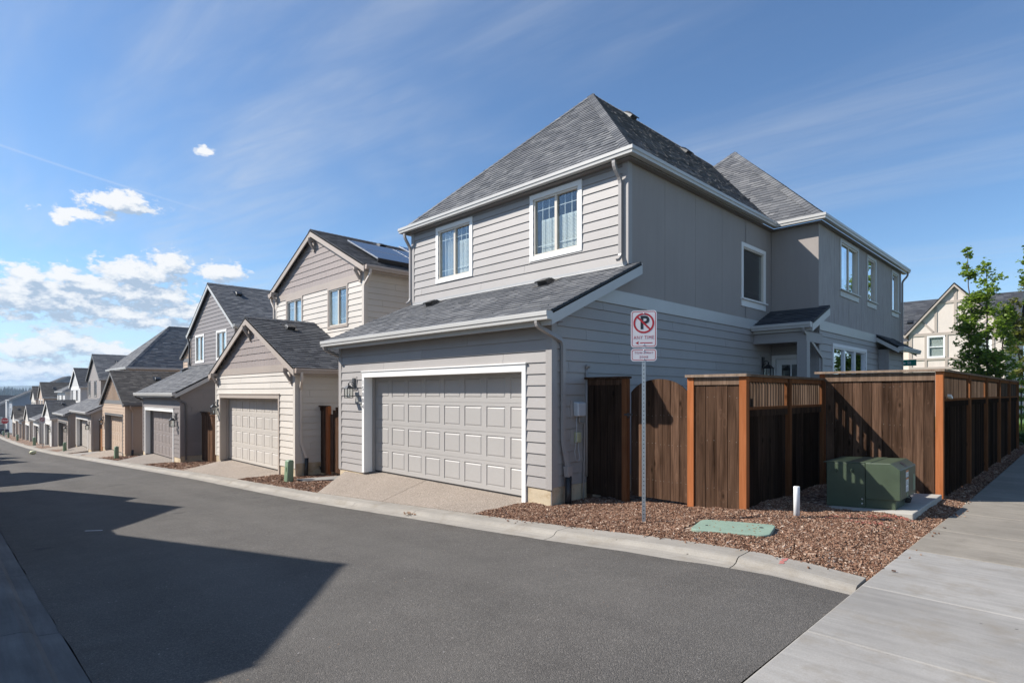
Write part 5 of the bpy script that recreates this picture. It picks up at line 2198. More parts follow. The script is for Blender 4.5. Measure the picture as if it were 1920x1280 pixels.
    mb.tube([R(7.12, 1.4, .07), R(7.11, 1.2, .08), R(7.09, .95, .08), R(7.06, .82, .08), R(7.09, .70, .08), R(7.15, .66, .08), R(7.19, .72, .08), R(7.17, .85, .07), R(7.16, .98, .07)], .0045, 6)
    mb.build('cable', 'grey_box', H)
    mb = MB()
    mb.tube([R(7.42, 2.16, .03), R(7.42, .4, .03)], .022, 8)
    mb.tube([R(7.46, 2.18, .06), R(7.42, 2.2, .05), R(7.42, 2.15, .03)], .026, 8)
    mb.build('conduit', 'pipe_grey', H)
    return H


corner_house()

# ------------------------------------------------------------------ the row going down the alley
def gable_house_cream():
    c = dict(label='cream house with taupe shingled gables, tan trim and solar panels on its roof', x0=-21.16, x1=-14.89, zf=-0.5, zb=-1.2, gtype='gable', ge=2.42, gp=4.05, oh=0.26,
             utype='gable', ue=5.44, up=7.1, uo=0.26, door=(-20.69, -15.95), dtop=1.6, zs=-0.36, zs_r=-0.25, zs_side=-0.12, side='siding_cream', trim='trim_tan', doorm='door_cream', gable_mat='shake_taupe',
             gable_style='shake', band=(2.34, 2.54, 'trim_tan'), uband=(5.07, 5.27, 'trim_tan'), wins=[(-20.24, -18.9, 3.75, 5.075), (-17.1, -15.81, 3.77, 5.075)], cw=0.08,
             corner_mat='siding_cream', rake='trim_tan', gut='gutter_tan', gutg='gutter_tan', soffit='trim_tan', door_trim='trim_tan', stop='trim_tan', zu0=2.6, Yb=19.0, side_end=14.0,
             roof='shingle_dark', blinds={0: (-19.5, -18.95, 4.9, False), 1: (-17.02, -16.5, 4.95, False)}, vents=[('gr', 1.1, 2.95, 'vent_black'), ('ur', 2.4, 3.2, 'vent_black')])
    H, fr, _ = house(c)
    F, U, R = pl_front(6.6), pl_front(8.65), pl_right(-14.89)
    for a, z in ((-18.02, 3.78), (-15.1, 2.42), (-20.95, 2.42)):
        bracket(H, F, a, z, 'trim_tan')
    for a, z in ((-18.02, 6.82), (-15.05, 5.42), (-21.0, 5.42)):
        bracket(H, U, a, z, 'trim_tan')
    lantern(H, F, -20.97, 1.42, 1.1, 'lantern', 0.0)
    downspout(H, [(-14.52, 6.6, 2.3), (-14.55, 6.62, 2.1), (-14.84, 6.72, 1.85), (-14.84, 6.72, 0.6), (-14.84, 6.72, 0.45), (-14.78, 6.85, 0.0)], 'pipe_cream', (0, 1, 0))
    mb = MB()
    mb.tube([(-14.78, 6.86, 0.02), (-14.77, 6.83, -0.6)], 0.05, 10)
    mb.build('drain_pipe', 'black_plastic', H)
    downspout(H, [(-14.5, 8.62, 5.3), (-14.52, 8.62, 5.15), (-14.8, 8.6, 4.9), (-14.8, 8.6, 2.6)], 'pipe_cream', (0, 1, 0))
    downspout(H, [(-21.53, 8.62, 5.3), (-21.5, 8.62, 5.15), (-21.22, 8.6, 4.9), (-21.22, 8.6, 2.6)], 'pipe_cream', (0, 1, 0))
    # solar panels on the right hand slope: two rows low down, one set back above
    o, e, s, n = fr['ur']
    bmax = (Vector((-18.02, 8.48, 7.1)) - o).dot(s)

    def panel(a0, a1, b0, b1):
        f = lambda a, b, h: o + e * a + s * b + n * h
        mb = MB()
        mb.hexa([f(a0, b0, .10), f(a1, b0, .10), f(a1, b1, .10), f(a0, b1, .10), f(a0, b0, .138), f(a1, b0, .138), f(a1, b1, .138), f(a0, b1, .138)])
        p = mb.build('solar_panel', 'alu', H)
        mb = MB()
        mb.hexa([f(a0 + .015, b0 + .015, .136), f(a1 - .015, b0 + .015, .136), f(a1 - .015, b1 - .015, .136), f(a0 + .015, b1 - .015, .136),
                 f(a0 + .015, b0 + .015, .140), f(a1 - .015, b0 + .015, .140), f(a1 - .015, b1 - .015, .140), f(a0 + .015, b1 - .015, .140)])
        mb.build('solar_glass', 'solar', p)
        mb = MB()
        for aa in (a0 + .3, a1 - .3):
            for bb in (b0 + .2, b1 - .2):
                q = f(aa, bb, .02)
                mb.tube([q, q + n * .085], .02, 6)
        mb.build('mount', 'alu', p)
    for i in range(3):
        panel(0.72 + 1.68 * i, 0.72 + 1.68 * i + 1.66, 0.55, 1.55)
        panel(0.72 + 1.68 * i, 0.72 + 1.68 * i + 1.66, 1.57, 2.57)
        if i:
            panel(1.5 + 1.68 * i, 1.5 + 1.68 * i + 1.66, 2.62, 3.45)
    mb = MB()
    f = lambda a, b, h: o + e * a + s * b + n * h
    mb.hexa([f(0.72, .50, .02), f(5.8, .50, .02), f(5.8, .545, .02), f(0.72, .545, .02), f(0.72, .50, .15), f(5.8, .50, .15), f(5.8, .545, .15), f(0.72, .545, .15)])
    mb.build('panel_skirt', 'black_metal', H)
    # outside tap and small hose box
    mb = MB()
    mb.tube([R(7.25, -0.25, 0), R(7.25, -0.25, .09), R(7.25, -0.33, .1)], .014, 6)
    mb.build('tap', 'black_metal', H)


gable_house_cream()


def house3():
    c = dict(label='dark taupe house with steep plain gable over a sloping garage roof, white window trim', x0=-31.45, x1=-25.4, zf=-1.05, zb=-1.8, gtype='shed', ge=1.79, gt=3.08, gY=6.36, oh=0.24,
             utype='gable', ue=4.66, up=6.78, uo=0.24, door=(-30.93, -26.38), dtop=0.98, dhead=0.13, zs=-0.95, zs_r=-0.82, zs_side=-0.75, side='siding_taupe', trim='trim_white', doorm='door_taupe',
             wins=[(-30.72, -29.38, 3.2, 4.55), (-27.68, -26.34, 3.22, 4.54)], cw=0.09, corner_mat='siding_taupe', rake='gutter', roof='shingle', stop='trim_dark', Yb=19, side_end=13, zu0=3.1,
             blinds={0: (-30.6, -30.05, 4.4, False), 1: (-27.0, -26.45, 4.4, False)}, vents=[('g', 0.75, 2.05, 'vent_black'), ('ur', 1.1, 2.9, 'vent_black')])
    H, fr, _ = house(c)
    F, R = pl_front(6.6), pl_right(-25.4)
    lantern(H, F, -25.9, 0.82, 1.2, 'lantern', 0.03, 'siding_taupe')
    downspout(H, [(-31.6, 6.3, 1.68), (-31.6, 6.3, 1.58), (-31.5, 6.66, 1.4), (-31.5, 6.66, -0.9)], 'pipe_dark', (0, 1, 0))
    downspout(H, [(-25.4, 6.3, 1.68), (-25.4, 6.3, 1.58), (-25.33, 6.78, 1.35), (-25.33, 6.78, -0.9)], 'pipe_dark', (0, 1, 0))
    downspout(H, [(-31.8, 8.6, 4.5), (-31.78, 8.6, 4.4), (-31.52, 8.58, 4.15), (-31.52, 8.58, 3.15)], 'pipe_dark', (0, 1, 0))


house3()


def house4():
    c = dict(label='tan house with board and batten garage gable and grey door trim', x0=-41.24, x1=-35.24, zf=-1.53, zb=-2.3, gtype='gable', ge=1.25, gp=3.0, oh=0.26, utype='gable', Yu=10.9, ue=4.1, up=5.8, uo=0.26,
             door=(-40.42, -35.82), dtop=0.52, dhead=0.1, zs=-1.4, side='siding_tan', trim='trim_dark', doorm='door_tan', gable_style='batten', gable_mat='siding_tan', band=(1.17, 1.37, 'trim_dark'),
             uband=(3.75, 3.95, 'trim_dark'), wins=[(-40.3, -39.0, 2.45, 3.76), (-37.2, -36.0, 2.45, 3.76)], corner_mat='siding_tan', rake='trim_dark', gut='gutter_tan', gutg='trim_dark', soffit='siding_tan',
             roof='shingle_brown', mode='joined', stop='trim_dark', Yb=19, side_end=12, zu0=1.6, vents=[('gr', 2.1, 2.6, 'vent_black')])
    H, fr, _ = house(c)
    lantern(H, pl_front(6.6), -40.9, 0.32, 1.2, 'lantern', 0.0)
    downspout(H, [(-34.9, 6.75, 1.12), (-34.92, 6.75, 1.0), (-35.18, 6.9, 0.8), (-35.18, 6.9, -1.5)], 'gutter_tan', (0, 1, 0))
    mb = MB()
    mb.tube([(-35.17, 6.9, -1.2), (-35.15, 6.88, -1.75)], .055, 8)
    mb.build('drain_pipe', 'black_plastic', H)


house4()
FAR = [
    dict(label='beige grey house with dark hip roof standing behind the tan gabled garage', x0=-51.23, x1=-45.02, zf=-1.98, gtype='shed', ge=0.57, gt=1.72, gY=6.36, oh=0.24, utype='hip', ue=3.5, uo=0.15,
         door=(-50.75, -46.25), dtop=-0.03, side='siding_beige', trim='trim_white', doorm='door_beige', roof='shingle', Yb=18, vents=[('g', 2.3, 1.7, 'vent_black'), ('g', 3.2, 1.75, 'vent_black')], lamp=-45.6),
    dict(label='brown grey house with a gable of two narrow windows, sixth down the alley', x0=-60.6, x1=-54.8, zf=-2.6, gtype='shed', ge=0.17, gt=1.28, gY=6.36, oh=0.24, utype='gable', ue=2.92, up=4.95, uo=0.24,
         door=(-60.0, -55.7), dtop=-0.62, side='siding_brown', trim='trim_dark', doorm='door_brown', roof='shingle', wins=[(-60.3, -59.3, 1.45, 2.82), (-57.7, -56.6, 1.45, 2.8)], Yb=18, wkind='single', rake='trim_dark',
         gut='gutter', vents=[('ur', 1.6, 2.4, 'vent_black')], lamp=-55.2),
    dict(label='off white house with white trimmed gables, seventh down the alley', x0=-70.1, x1=-64.5, zf=-3.08, gtype='gable', ge=-0.42, gp=1.12, oh=0.24, utype='gable', ue=2.4, up=4.12, uo=0.24,
         door=(-69.4, -65.6), dtop=-1.1, side='siding_white', trim='trim_white', doorm='door_beige', roof='shingle_dark', band=(-0.6, -0.4, 'trim_white'), uband=(2.12, 2.35, 'trim_white'), wins=[(-69.8, -68.7, 0.9, 2.14), (-67.0, -65.8, 0.9, 2.14)],
         Yb=18, wkind='single', gable_style='lap', vents=[('gr', 1.2, 2.5, 'vent_black')], lamp=-64.95),
    dict(label='grey house with a low hip roof and pale gutters, eighth down the alley', x0=-79.6, x1=-74.0, zf=-3.6, gtype='shed', ge=-0.88, gt=0.2, gY=6.36, oh=0.24, utype='hip', ue=1.97, uo=0.15, upitch=0.62,
         door=(-79.0, -74.7), dtop=-1.6, side='siding_white', trim='trim_white', doorm='door_beige', roof='shingle', wins=[(-78.9, -78.0, 0.5, 1.7), (-76.6, -75.4, 0.5, 1.7)], Yb=18, wkind='single', lamp=-74.35),
    dict(label='cream garage house with a dark gable set back from the alley', x0=-88.4, x1=-83.3, zf=-3.85, gtype='gable', ge=-1.2, gp=0.46, oh=0.24, utype=None, door=(-87.9, -83.8), dtop=-1.9,
         side='siding_cream', trim='trim_white', doorm='door_cream', roof='shingle_dark', Yb=13),
    dict(label='light tan house with a narrow tall gable, tenth down the alley', x0=-97.6, x1=-92.1, zf=-4.05, gtype='shed', ge=-1.58, gt=-0.5, gY=6.36, oh=0.24, utype='gable', ue=1.27, up=3.17, uo=0.24,
         door=(-97.0, -92.6), dtop=-2.05, side='siding_tan', trim='trim_white', doorm='door_tan', roof='shingle_brown', wins=[(-97.2, -96.0, -0.2, 0.95), (-94.6, -93.2, -0.2, 0.95)], Yb=20, wkind='single', rake='gutter', vents=[('ur', 1.3, 2.0, 'vent_black')]),
    dict(label='small brown roofed house with cream gable, last in the row', x0=-106.9, x1=-101.3, zf=-4.3, gtype='gable', ge=-1.72, gp=-0.02, oh=0.24, utype='gable', ue=1.0, up=2.72, uo=0.24,
         door=(-106.2, -101.9), dtop=-2.3, side='siding_cream', trim='siding_cream', doorm='door_tan', roof='shingle_brown', wins=[(-106.4, -105.2, -0.6, 0.6), (-103.9, -102.6, -0.6, 0.6)], Yb=18, wkind='single', rake='trim_dark', vents=[('gr', 0.6, 2.5, 'vent_black')]),
]
for c in FAR:
    c.update(mode='joined', style='far', zb=c['zf'] - 1.2, zs=c['zf'] + 0.1, corner_mat=c['side'], soffit=c['side'], stop='trim_dark', side_end=11)
    if c['utype']:
        c.setdefault('zu0', (c.get('gt') or c['ge']) - 0.1)
    H, fr, _ = house(c)
    if 'lamp' in c:
        lantern(H, pl_front(6.6), c['lamp'], c['zf'] + 1.8, 1.2, 'black_metal')
    x1 = c['x1']
    downspout(H, [(x1 + .05, 6.68, c['ge'] - .3), (x1 + .05, 6.68, c['zf'] - .1)], 'pipe_grey', (0, 1, 0))


def simple_block(name, label, cat, x0, x1, y0, y1, z0, ze, zp, axis, side, roofm, oh=0.35, wins=(), group=None, rake='gutter', style='far'):
    """plain gabled house; ridge along 'x' or 'y'; wins = (face, a0, a1, z0, z1)"""
    H = tag(empty(name, ((x0 + x1) / 2, (y0 + y1) / 2, z0)), label, cat, group)
    mb = MB()
    if axis == 'x':
        m = (y0 + y1) / 2
        pit = (zp - ze) / (m - y0 + oh)
        b = lambda z: (y0, y1) if z <= ze + pit * oh - .12 else (y0 + (z - (ze + pit * oh - .12)) / pit, y1 - (z - (ze + pit * oh - .12)) / pit)
        zw = ze + pit * oh - .12
        P = dict(front=pl_front(y0), right=pl_right(x1), left=pl_left(x0), back=pl_back(y1))
        for k in ('right', 'left'):
            oo = [w[1:5] for w in wins if w[0] == k]
            sheath(mb, P[k], lambda z: (y0, y1), z0, zw, oo)
            sheath(mb, P[k], b, zw, zp - .12, oo)
        for k in ('front', 'back'):
            sheath(mb, P[k], lambda z: (x0, x1), z0, zw, [w[1:5] for w in wins if w[0] == k])
        s1 = [(x0 - oh, y0 - oh, ze), (x1 + oh, y0 - oh, ze), (x1 + oh, m, zp), (x0 - oh, m, zp)]
        s2 = [(x1 + oh, y1 + oh, ze), (x0 - oh, y1 + oh, ze), (x0 - oh, m, zp), (x1 + oh, m, zp)]
    else:
        m = (x0 + x1) / 2
        pit = (zp - ze) / (m - x0 + oh)
        zw = ze + pit * oh - .12
        b = lambda z: (x0, x1) if z <= zw else (x0 + (z - zw) / pit, x1 - (z - zw) / pit)
        P = dict(front=pl_front(y0), right=pl_right(x1), left=pl_left(x0), back=pl_back(y1))
        for k in ('front', 'back'):
            oo = [w[1:5] for w in wins if w[0] == k]
            sheath(mb, P[k], lambda z: (x0, x1), z0, zw, oo)
            sheath(mb, P[k], b, zw, zp - .12, oo)
        for k in ('right', 'left'):
            sheath(mb, P[k], lambda z: (y0, y1), z0, zw, [w[1:5] for w in wins if w[0] == k])
        s1 = [(x1 + oh, y0 - oh, ze), (x1 + oh, y1 + oh, ze), (m, y1 + oh, zp), (m, y0 - oh, zp)]
        s2 = [(x0 - oh, y1 + oh, ze), (x0 - oh, y0 - oh, ze), (m, y0 - oh, zp), (m, y1 + oh, zp)]
    mb.build('wall', side, H)
    roof_slope(H, s1, roofm, style)
    roof_slope(H, s2, roofm, style)
    rk = MB()
    for s in (s1, s2):
        for A, B in ((s[0], s[3]), (s[1], s[2])):
            A, B = Vector(A), Vector(B)
            d = Vector((0, 0, -.22))
            other = Vector(s[1]) - Vector(s[0]) if A == Vector(s[0]) else Vector(s[0]) - Vector(s[1])
            off = other.normalized() * .035
            t = Vector((0, 0, -.02))
            rk.hexa([A + d, B + d, B + d + off, A + d + off, A + t, B + t, B + off + t, A + off + t])
    rk.build_each('rake_board', rake, H)
    for s in (s1, s2):
        gutter(H, [s[0], s[1]], rake)
    for w in wins:
        window(H, P[w[0]], w[1] - .09, w[2] + .09, w[3] - .09, w[4] + .09, .09, 'trim_white', 'vinyl_white', 'glass', 'hung', blind=(w[1] + .05, w[2] - .05, w[4] - .1, True))
    return H, P, (s1, s2), pit, zw


H, *_ = simple_block('house', 'big blue grey house with a long shaded side wall at the foot of the alley', 'house', -150, -141, 8.65, 25.6, -7, 0.5, 5.15, 'x', 'siding_blue', 'shingle_dark',
                     wins=(('front', -149, -147.6, -2.6, -1.0), ('front', -145, -143.6, -2.6, -1.0)), group='houses at the foot of the alley')
mb = MB()
mb.pbox(pl_front(8.65), -150, -148.2, -6, 0.2, 0, .4)
mb.build('white_bay', 'trim_white', H)
simple_block('house', 'distant house with dark roof left of the stop sign', 'house', -176, -164, 4.5, 15.5, -8, -2.6, 0.4, 'x', 'siding_taupe', 'shingle_dark', group='houses at the foot of the alley',
             wins=(('right', 7.2, 8.4, -4.8, -3.4),))
simple_block('house', 'far grey roofed house low behind the parked blue car', 'house', -158, -150.5, -3.0, 7.4, -7.5, -4.1, -1.4, 'x', 'siding_white', 'shingle', group='houses at the foot of the alley',
             wins=(('right', 5.2, 6.4, -5.8, -4.6),))
simple_block('house', 'far dark gabled house in front of the wooded ridge', 'house', -226, -214, 11, 22, -10, -4.0, 1.2, 'y', 'siding_brown', 'shingle_dark', group='houses at the foot of the alley')
simple_block('house', 'far house with a high dark roof below the blue hills', 'house', -205, -193, 16.5, 27, -10, -1.5, 2.6, 'x', 'siding_beige', 'shingle_dark', group='houses at the foot of the alley')

# houses on the left side of the alley (they throw the shadows across the road)
# centre, half width, floor, garage roof, its eave and peak, upper eave and peak, paint
LEFT = [(-11.36, 3.15, -0.2, 'shed', 2.6, 3.7, 5.28, 7.04, 'cream'), (-18.4, 3.1, -0.6, 'gable', 2.35, 4.03, 5.25, 6.97, 'grey'), (-29.7, 3.1, -1.2, 'shed', 1.6, 2.7, 4.95, 6.75, 'tan'),
        (-44.0, 3.1, -2.0, 'gable', 0.9, 2.5, 3.75, 5.5, 'taupe'), (-51.4, 3.1, -2.35, 'shed', 0.4, 1.5, 3.65, 5.4, 'beige'), (-60.2, 3.1, -2.8, 'gable', 0.1, 1.7, 3.3, 5.05, 'brown'),
        (-70.0, 3.1, -3.2, 'shed', -0.4, 0.7, 2.8, 4.5, 'white'), (-79.6, 3.1, -3.6, 'gable', -0.7, 0.9, 2.4, 4.1, 'cream'), (-89.4, 3.1, -3.9, 'shed', -1.1, 0.0, 2.1, 3.8, 'grey')]
MIR = -0.95
for i, (xc, hw, zf, gt_, ge_, gp_, ue_, up_, col) in enumerate(LEFT):
    XF[0] = lambda p: (p[0], MIR + (6.6 - p[1]), p[2])
    nth = ('nearest', 'second', 'third', 'fourth', 'fifth', 'sixth', 'seventh', 'eighth', 'ninth')[i]
    c = dict(name='house', group='houses on the shaded side of the alley', label='%s gabled house on the shaded left side of the alley, %s from the pavement' % (
        {'cream': 'cream', 'grey': 'grey', 'tan': 'tan', 'taupe': 'taupe', 'beige': 'beige', 'brown': 'brown', 'white': 'off white'}[col], nth),
        x0=xc - hw, x1=xc + hw, zf=zf, zb=zf - 1, gtype=gt_, ge=ge_, oh=0.24, utype='gable', ue=ue_, up=up_, uo=0.24, door=(xc - 2.4, xc + 2.4), dtop=zf + 2.05, side='siding_' + col, trim='trim_white',
        doorm='door_beige', roof='shingle_dark', mode='joined', style='far', Yb=18.0, zs=zf + 0.1, corner_mat='siding_' + col, stop='trim_dark', gY=6.36, wkind='single', zu0=gp_ + .1,
        wins=[(xc - 2.2, xc - 0.9, ue_ - 1.5, ue_ - .2), (xc + 0.9, xc + 2.2, ue_ - 1.5, ue_ - .2)])
    c['gt' if gt_ == 'shed' else 'gp'] = gp_
    house(c)
    XF[0] = None
grid_sheet('mulch_bed', frange(-1.33, -115, 2.0), [-1.2, -0.5, 0.0], lambda x, y: prof(x) - 0.02, 'mulch')
for xc, hw, zf, *_r in LEFT:
    mb = MB()
    n = 6
    for i in range(n):
        xa, xb = xc - 2.4 + 4.8 * i / n, xc - 2.4 + 4.8 * (i + 1) / n
        mb.hexa([(xa, -1.2, zf - .2), (xb, -1.2, zf - .2), (xb, -0.004, prof(xb) - .2), (xa, -0.004, prof(xa) - .2), (xa, -1.2, zf + .003), (xb, -1.2, zf + .003), (xb, -0.004, prof(xb) + .004), (xa, -0.004, prof(xa) + .004)])
    mb.build('driveway', 'aggregate', None, kind='structure')


# ------------------------------------------------------------------ timber fences
def wood_piece(name, mat, parent, x0, y0, z0, x1, y1, z1, key={}):
    """a piece of sawn timber; equal sizes share one mesh"""
    d = (round(x1 - x0, 3), round(y1 - y0, 3), round(z1 - z0, 3), mat, name)
    if d not in key:
        mb = MB()
        mb.box(-d[0] / 2, -d[1] / 2, -d[2] / 2, d[0] / 2, d[1] / 2, d[2] / 2)
        key[d] = mb.mesh(name, mat, recentre=False)[0]
    return share(key[d], name, ((x0 + x1) / 2, (y0 + y1) / 2, (z0 + z1) / 2), parent)


BW, GAP = 0.136, 0.007


def boards_along(parent, axis, a0, a1, p0, p1, z0f, z1, mat='board', w=BW, name='board', gap=GAP):
    n = max(1, round((a1 - a0) / (w + gap)))
    st = (a1 - a0) / n
    for i in range(n):
        b0, b1 = a0 + i * st + gap / 2, a0 + (i + 1) * st - gap / 2
        j = random.choice((0.0, 0.0, 0.003, 0.005))
        z0 = round(z0f(a0 + (i + .5) * st) + random.uniform(0, 0.02), 2)
        if axis == 'x':
            wood_piece(name, mat, parent, b0, p0 - j, z0, b1, p1 - j, z1)
        else:
            wood_piece(name, mat, parent, p0 + j, b0, z0, p1 + j, b1, z1)


def block_gaps(parent, x0, x1, y, z0, z1):  # made-up sheet, added behind the boards to stop light through the gaps
    wood_piece('gap_light_block', 'board', parent, x0, y, z0, x1, y + .012, z1)


def nails(parent, pts, out):
    mb = MB()
    for x, y, z in pts:
        if out == 'y':
            mb.lathe((x, y, z), [(0.0045, -0.003), (0.0045, 0.001), (0.002, 0.002)], 6, 'y')
            continue
    mb.build('nail_heads', 'bolt', parent, kind='stuff')


def nail_grid(parent, a0, a1, y, zs):
    mb = MB()
    n = round((a1 - a0) / (BW + GAP))
    st = (a1 - a0) / n
    for i in range(n):
        for z in zs:
            for k in (0.2, 0.8):
                x = a0 + (i + k) * st + random.uniform(-.006, .006)
                zz = z + random.uniform(-.012, .012)
                s = 0.0032
                mb.box(x - s, y - 0.0115, zz - s, x + s, y - 0.002, zz + s)
    mb.build('nail_heads', 'nail', parent, kind='stuff')


# short dark panel beside the garage wall
TOP = 2.005
p = tag(empty('fence', (-5.4, 7.45, 0.1)), 'short dark brown fence panel beside the garage wall, one post at its gate side', 'fence', 'dark timber fences round the yard')
boards_along(p, 'x', -5.81, -5.11, 7.44, 7.458, lambda x: 0.10, 1.89, 'board_shaded')
wood_piece('rail', 'post_dark', p, -5.81, 7.46, 0.35, -5.09, 7.5, 0.44)
wood_piece('top_board', 'board', p, -5.81, 7.42, 1.88, -5.11, 7.439, 1.975)
wood_piece('cap_board', 'board', p, -5.82, 7.38, 1.977, -5.0, 7.52, 2.01)
wood_piece('post', 'board', p, -5.83, 7.46, 0.0, -5.76, 7.53, 1.97)
wood_piece('post', 'post_dark', p, -5.10, 7.40, 0.02, -5.01, 7.49, 1.975)
# arched gate
g = tag(empty('gate', (-4.52, 7.5, 0.15)), 'arched dark brown board gate between the sign post and the orange fence posts', 'gate')
n = 7
ga0, ga1 = -4.995, -4.045
st = (ga1 - ga0) / n
for i in range(n):
    b0, b1 = ga0 + i * st + .003, ga0 + (i + 1) * st - .003
    mb = MB()
    arch = lambda x: 1.60 + 0.36 * math.sqrt(max(0, 1 - ((x - (ga0 + ga1) / 2) / 0.53) ** 2)) if True else 0
    y0, y1 = 7.494, 7.512
    pts = [(b0, y0, 0.185 + random.uniform(0, .01)), (b1, y0, 0.185 + random.uniform(0, .01))] + [(b1 + (b0 - b1) * k / 4, y0, arch(b1 + (b0 - b1) * k / 4)) for k in range(5)]
    mb.prism(pts, (0, y1 - y0, 0))
    mb.build('board', 'board', g)
wood_piece('rail', 'board', g, ga0, 7.513, 0.42, ga1, 7.55, 0.51)
wood_piece('rail', 'board', g, ga0, 7.513, 1.38, ga1, 7.55, 1.47)
nail_grid(g, ga0, ga1, 7.504, (0.46, 1.42, 1.0))
mb = MB()
mb.box(-5.05, 7.39, 1.41, -4.9, 7.398, 1.44)
mb.tube([(-4.985, 7.40, 1.45), (-4.985, 7.40, 1.37)], .012, 6)
mb.build('latch', 'black_metal', g)
# narrow panel between two orange posts
p = tag(empty('fence', (-3.6, 7.47, 0.15)), 'narrow dark brown fence panel between two bright orange posts right of the arched gate', 'fence', 'dark timber fences round the yard')
boards_along(p, 'x', -3.925, -3.295, 7.475, 7.493, lambda x: 0.15 + .06 * (x + 3.6), 1.875)
block_gaps(p, -3.925, -3.295, 7.4935, .25, 1.87)
nail_grid(p, -3.925, -3.295, 7.484, (0.45, 1.1, 1.7))
wood_piece('rail', 'post_dark', p, -3.93, 7.506, 0.4, -3.29, 7.545, 0.49)
wood_piece('top_board', 'rail', p, -3.93, 7.455, 1.865, -3.29, 7.474, 1.965)
wood_piece('cap_board', 'cap', p, -4.045, 7.41, 1.972, -3.17, 7.55, 2.008)
wood_piece('post', 'post', p, -4.03, 7.45, 0.0, -3.935, 7.545, 1.97)
wood_piece('post', 'post', p, -3.285, 7.45, 0.05, -3.19, 7.545, 1.97)


# runs with an open slatted top, along Y
def slat_run(label, xf, y0, y1, top, posts, orange=(), slat_step=0.093, zf=None, post_mat='post_dark', end_post=True, cap_mat='rail'):
    p = tag(empty('fence', (xf, (y0 + y1) / 2, 0.1)), label, 'fence', 'dark timber fences round the yard')
    zf = zf or (lambda y: 0.12)
    boards_along(p, 'y', y0, y1, xf - .045, xf - .027, zf, top - 0.46, 'board_shaded')
    wood_piece('cap_board', cap_mat, p, xf - .11, y0, top - .035, xf + .04, y1, top)
    wood_piece('rail', 'post_dark', p, xf - .026, y0, top - .10, xf + .006, y1, top - .037)
    wood_piece('rail', 'post_dark', p, xf - .07, y0, top - .478, xf + .012, y1, top - .44)
    wood_piece('rail', 'board_shaded', p, xf - .026, y0, top - .57, xf + .004, y1, top - .479)
    wood_piece('rail', 'board_shaded', p, xf - .085, y0, 0.42, xf - .046, y1, 0.50)
    y = y0 + 0.06
    i = 0
    while y < y1 - .04:
        wood_piece('slat', 'slat_orange' if i in orange else 'slat', p, xf - .058, y, top - .44, xf - .027, y + .034, top - .06)
        y += slat_step
        i += 1
    for yy in posts:
        wood_piece('post', post_mat, p, xf - .05, yy - .045, 0.0, xf + .035, yy + .045, top - .037)
    return p


slat_run('long dark fence with open slatted top running back from the orange corner post', -3.235, 7.56, 10.62, 2.005, [9.05, 10.57], (14, 15), 0.1, lambda y: 0.15)
p = tag(empty('fence', (-2.4, 10.65, 0.2)), 'sunlit dark board fence standing behind the green transformer', 'fence', 'dark timber fences round the yard')
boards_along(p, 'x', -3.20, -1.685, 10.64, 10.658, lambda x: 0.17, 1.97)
block_gaps(p, -3.20, -1.685, 10.6585, .3, 1.95)
nail_grid(p, -3.20, -1.685, 10.649, (0.5, 1.25, 1.85))
wood_piece('rail', 'post_dark', p, -3.2, 10.671, 0.45, -1.68, 10.71, 0.54)
wood_piece('top_board', 'rail', p, -3.2, 10.612, 1.945, -1.68, 10.639, 2.07)
wood_piece('cap_board', 'cap', p, -3.35, 10.56, 2.078, -1.55, 10.70, 2.114)
wood_piece('post', 'post', p, -3.30, 10.66, 0.05, -3.21, 10.75, 2.075)
wood_piece('post', 'post', p, -1.672, 10.60, 0.1, -1.577, 10.695, 2.075)
pr = slat_run('long dark fence with slatted top along the pavement, away from the orange corner post', -1.585, 10.72, 22.75, 2.11, [13.15, 15.5, 17.85, 20.2, 22.6], (), 0.085, lambda y: 0.12)
# torn scrap of paper caught on the pavement fence
mb = MB()
mb.hexa([(-1.58, 10.98, 1.70), (-1.53, 10.98, 1.69), (-1.53, 11.1, 1.665), (-1.58, 11.1, 1.665), (-1.58, 10.98, 1.735), (-1.53, 10.98, 1.73), (-1.53, 11.1, 1.69), (-1.58, 11.1, 1.69)])
tag(mb.build('paper_scrap', 'white_print', None), 'white crumpled scrap lying on the pavement fence rail near the orange corner post', 'litter')


# gates and fences down the row
def small_fence(label, x0, x1, y, z0, top, mat, post_right=True, arch=False, cat='fence', grp='side fences between the houses'):
    p = tag(empty('gate' if arch else 'fence', ((x0 + x1) / 2, y, z0)), label, cat, grp)
    n = round((x1 - x0) / 0.143)
    st = (x1 - x0) / n
    for i in range(n):
        xa, xb = x0 + i * st + .002, x0 + (i + 1) * st - .002
        zt = top
        if arch:
            zt = top - 0.30 * (((xa + xb) / 2 - (x0 + x1) / 2) / ((x1 - x0) / 2)) ** 2
        wood_piece('board', mat, p, xa, y, z0, xb, y + .018, round(zt, 2))
    if not arch:
        wood_piece('top_board', mat, p, x0, y - .022, top - .1, x1, y - .001, top - .005)
        wood_piece('cap_board', mat, p, x0 - .02, y - .06, top, x1 + .05, y + .08, top + .035)
    wood_piece('rail', mat, p, x0, y + .019, z0 + .3, x1, y + .055, z0 + .39)
    return p


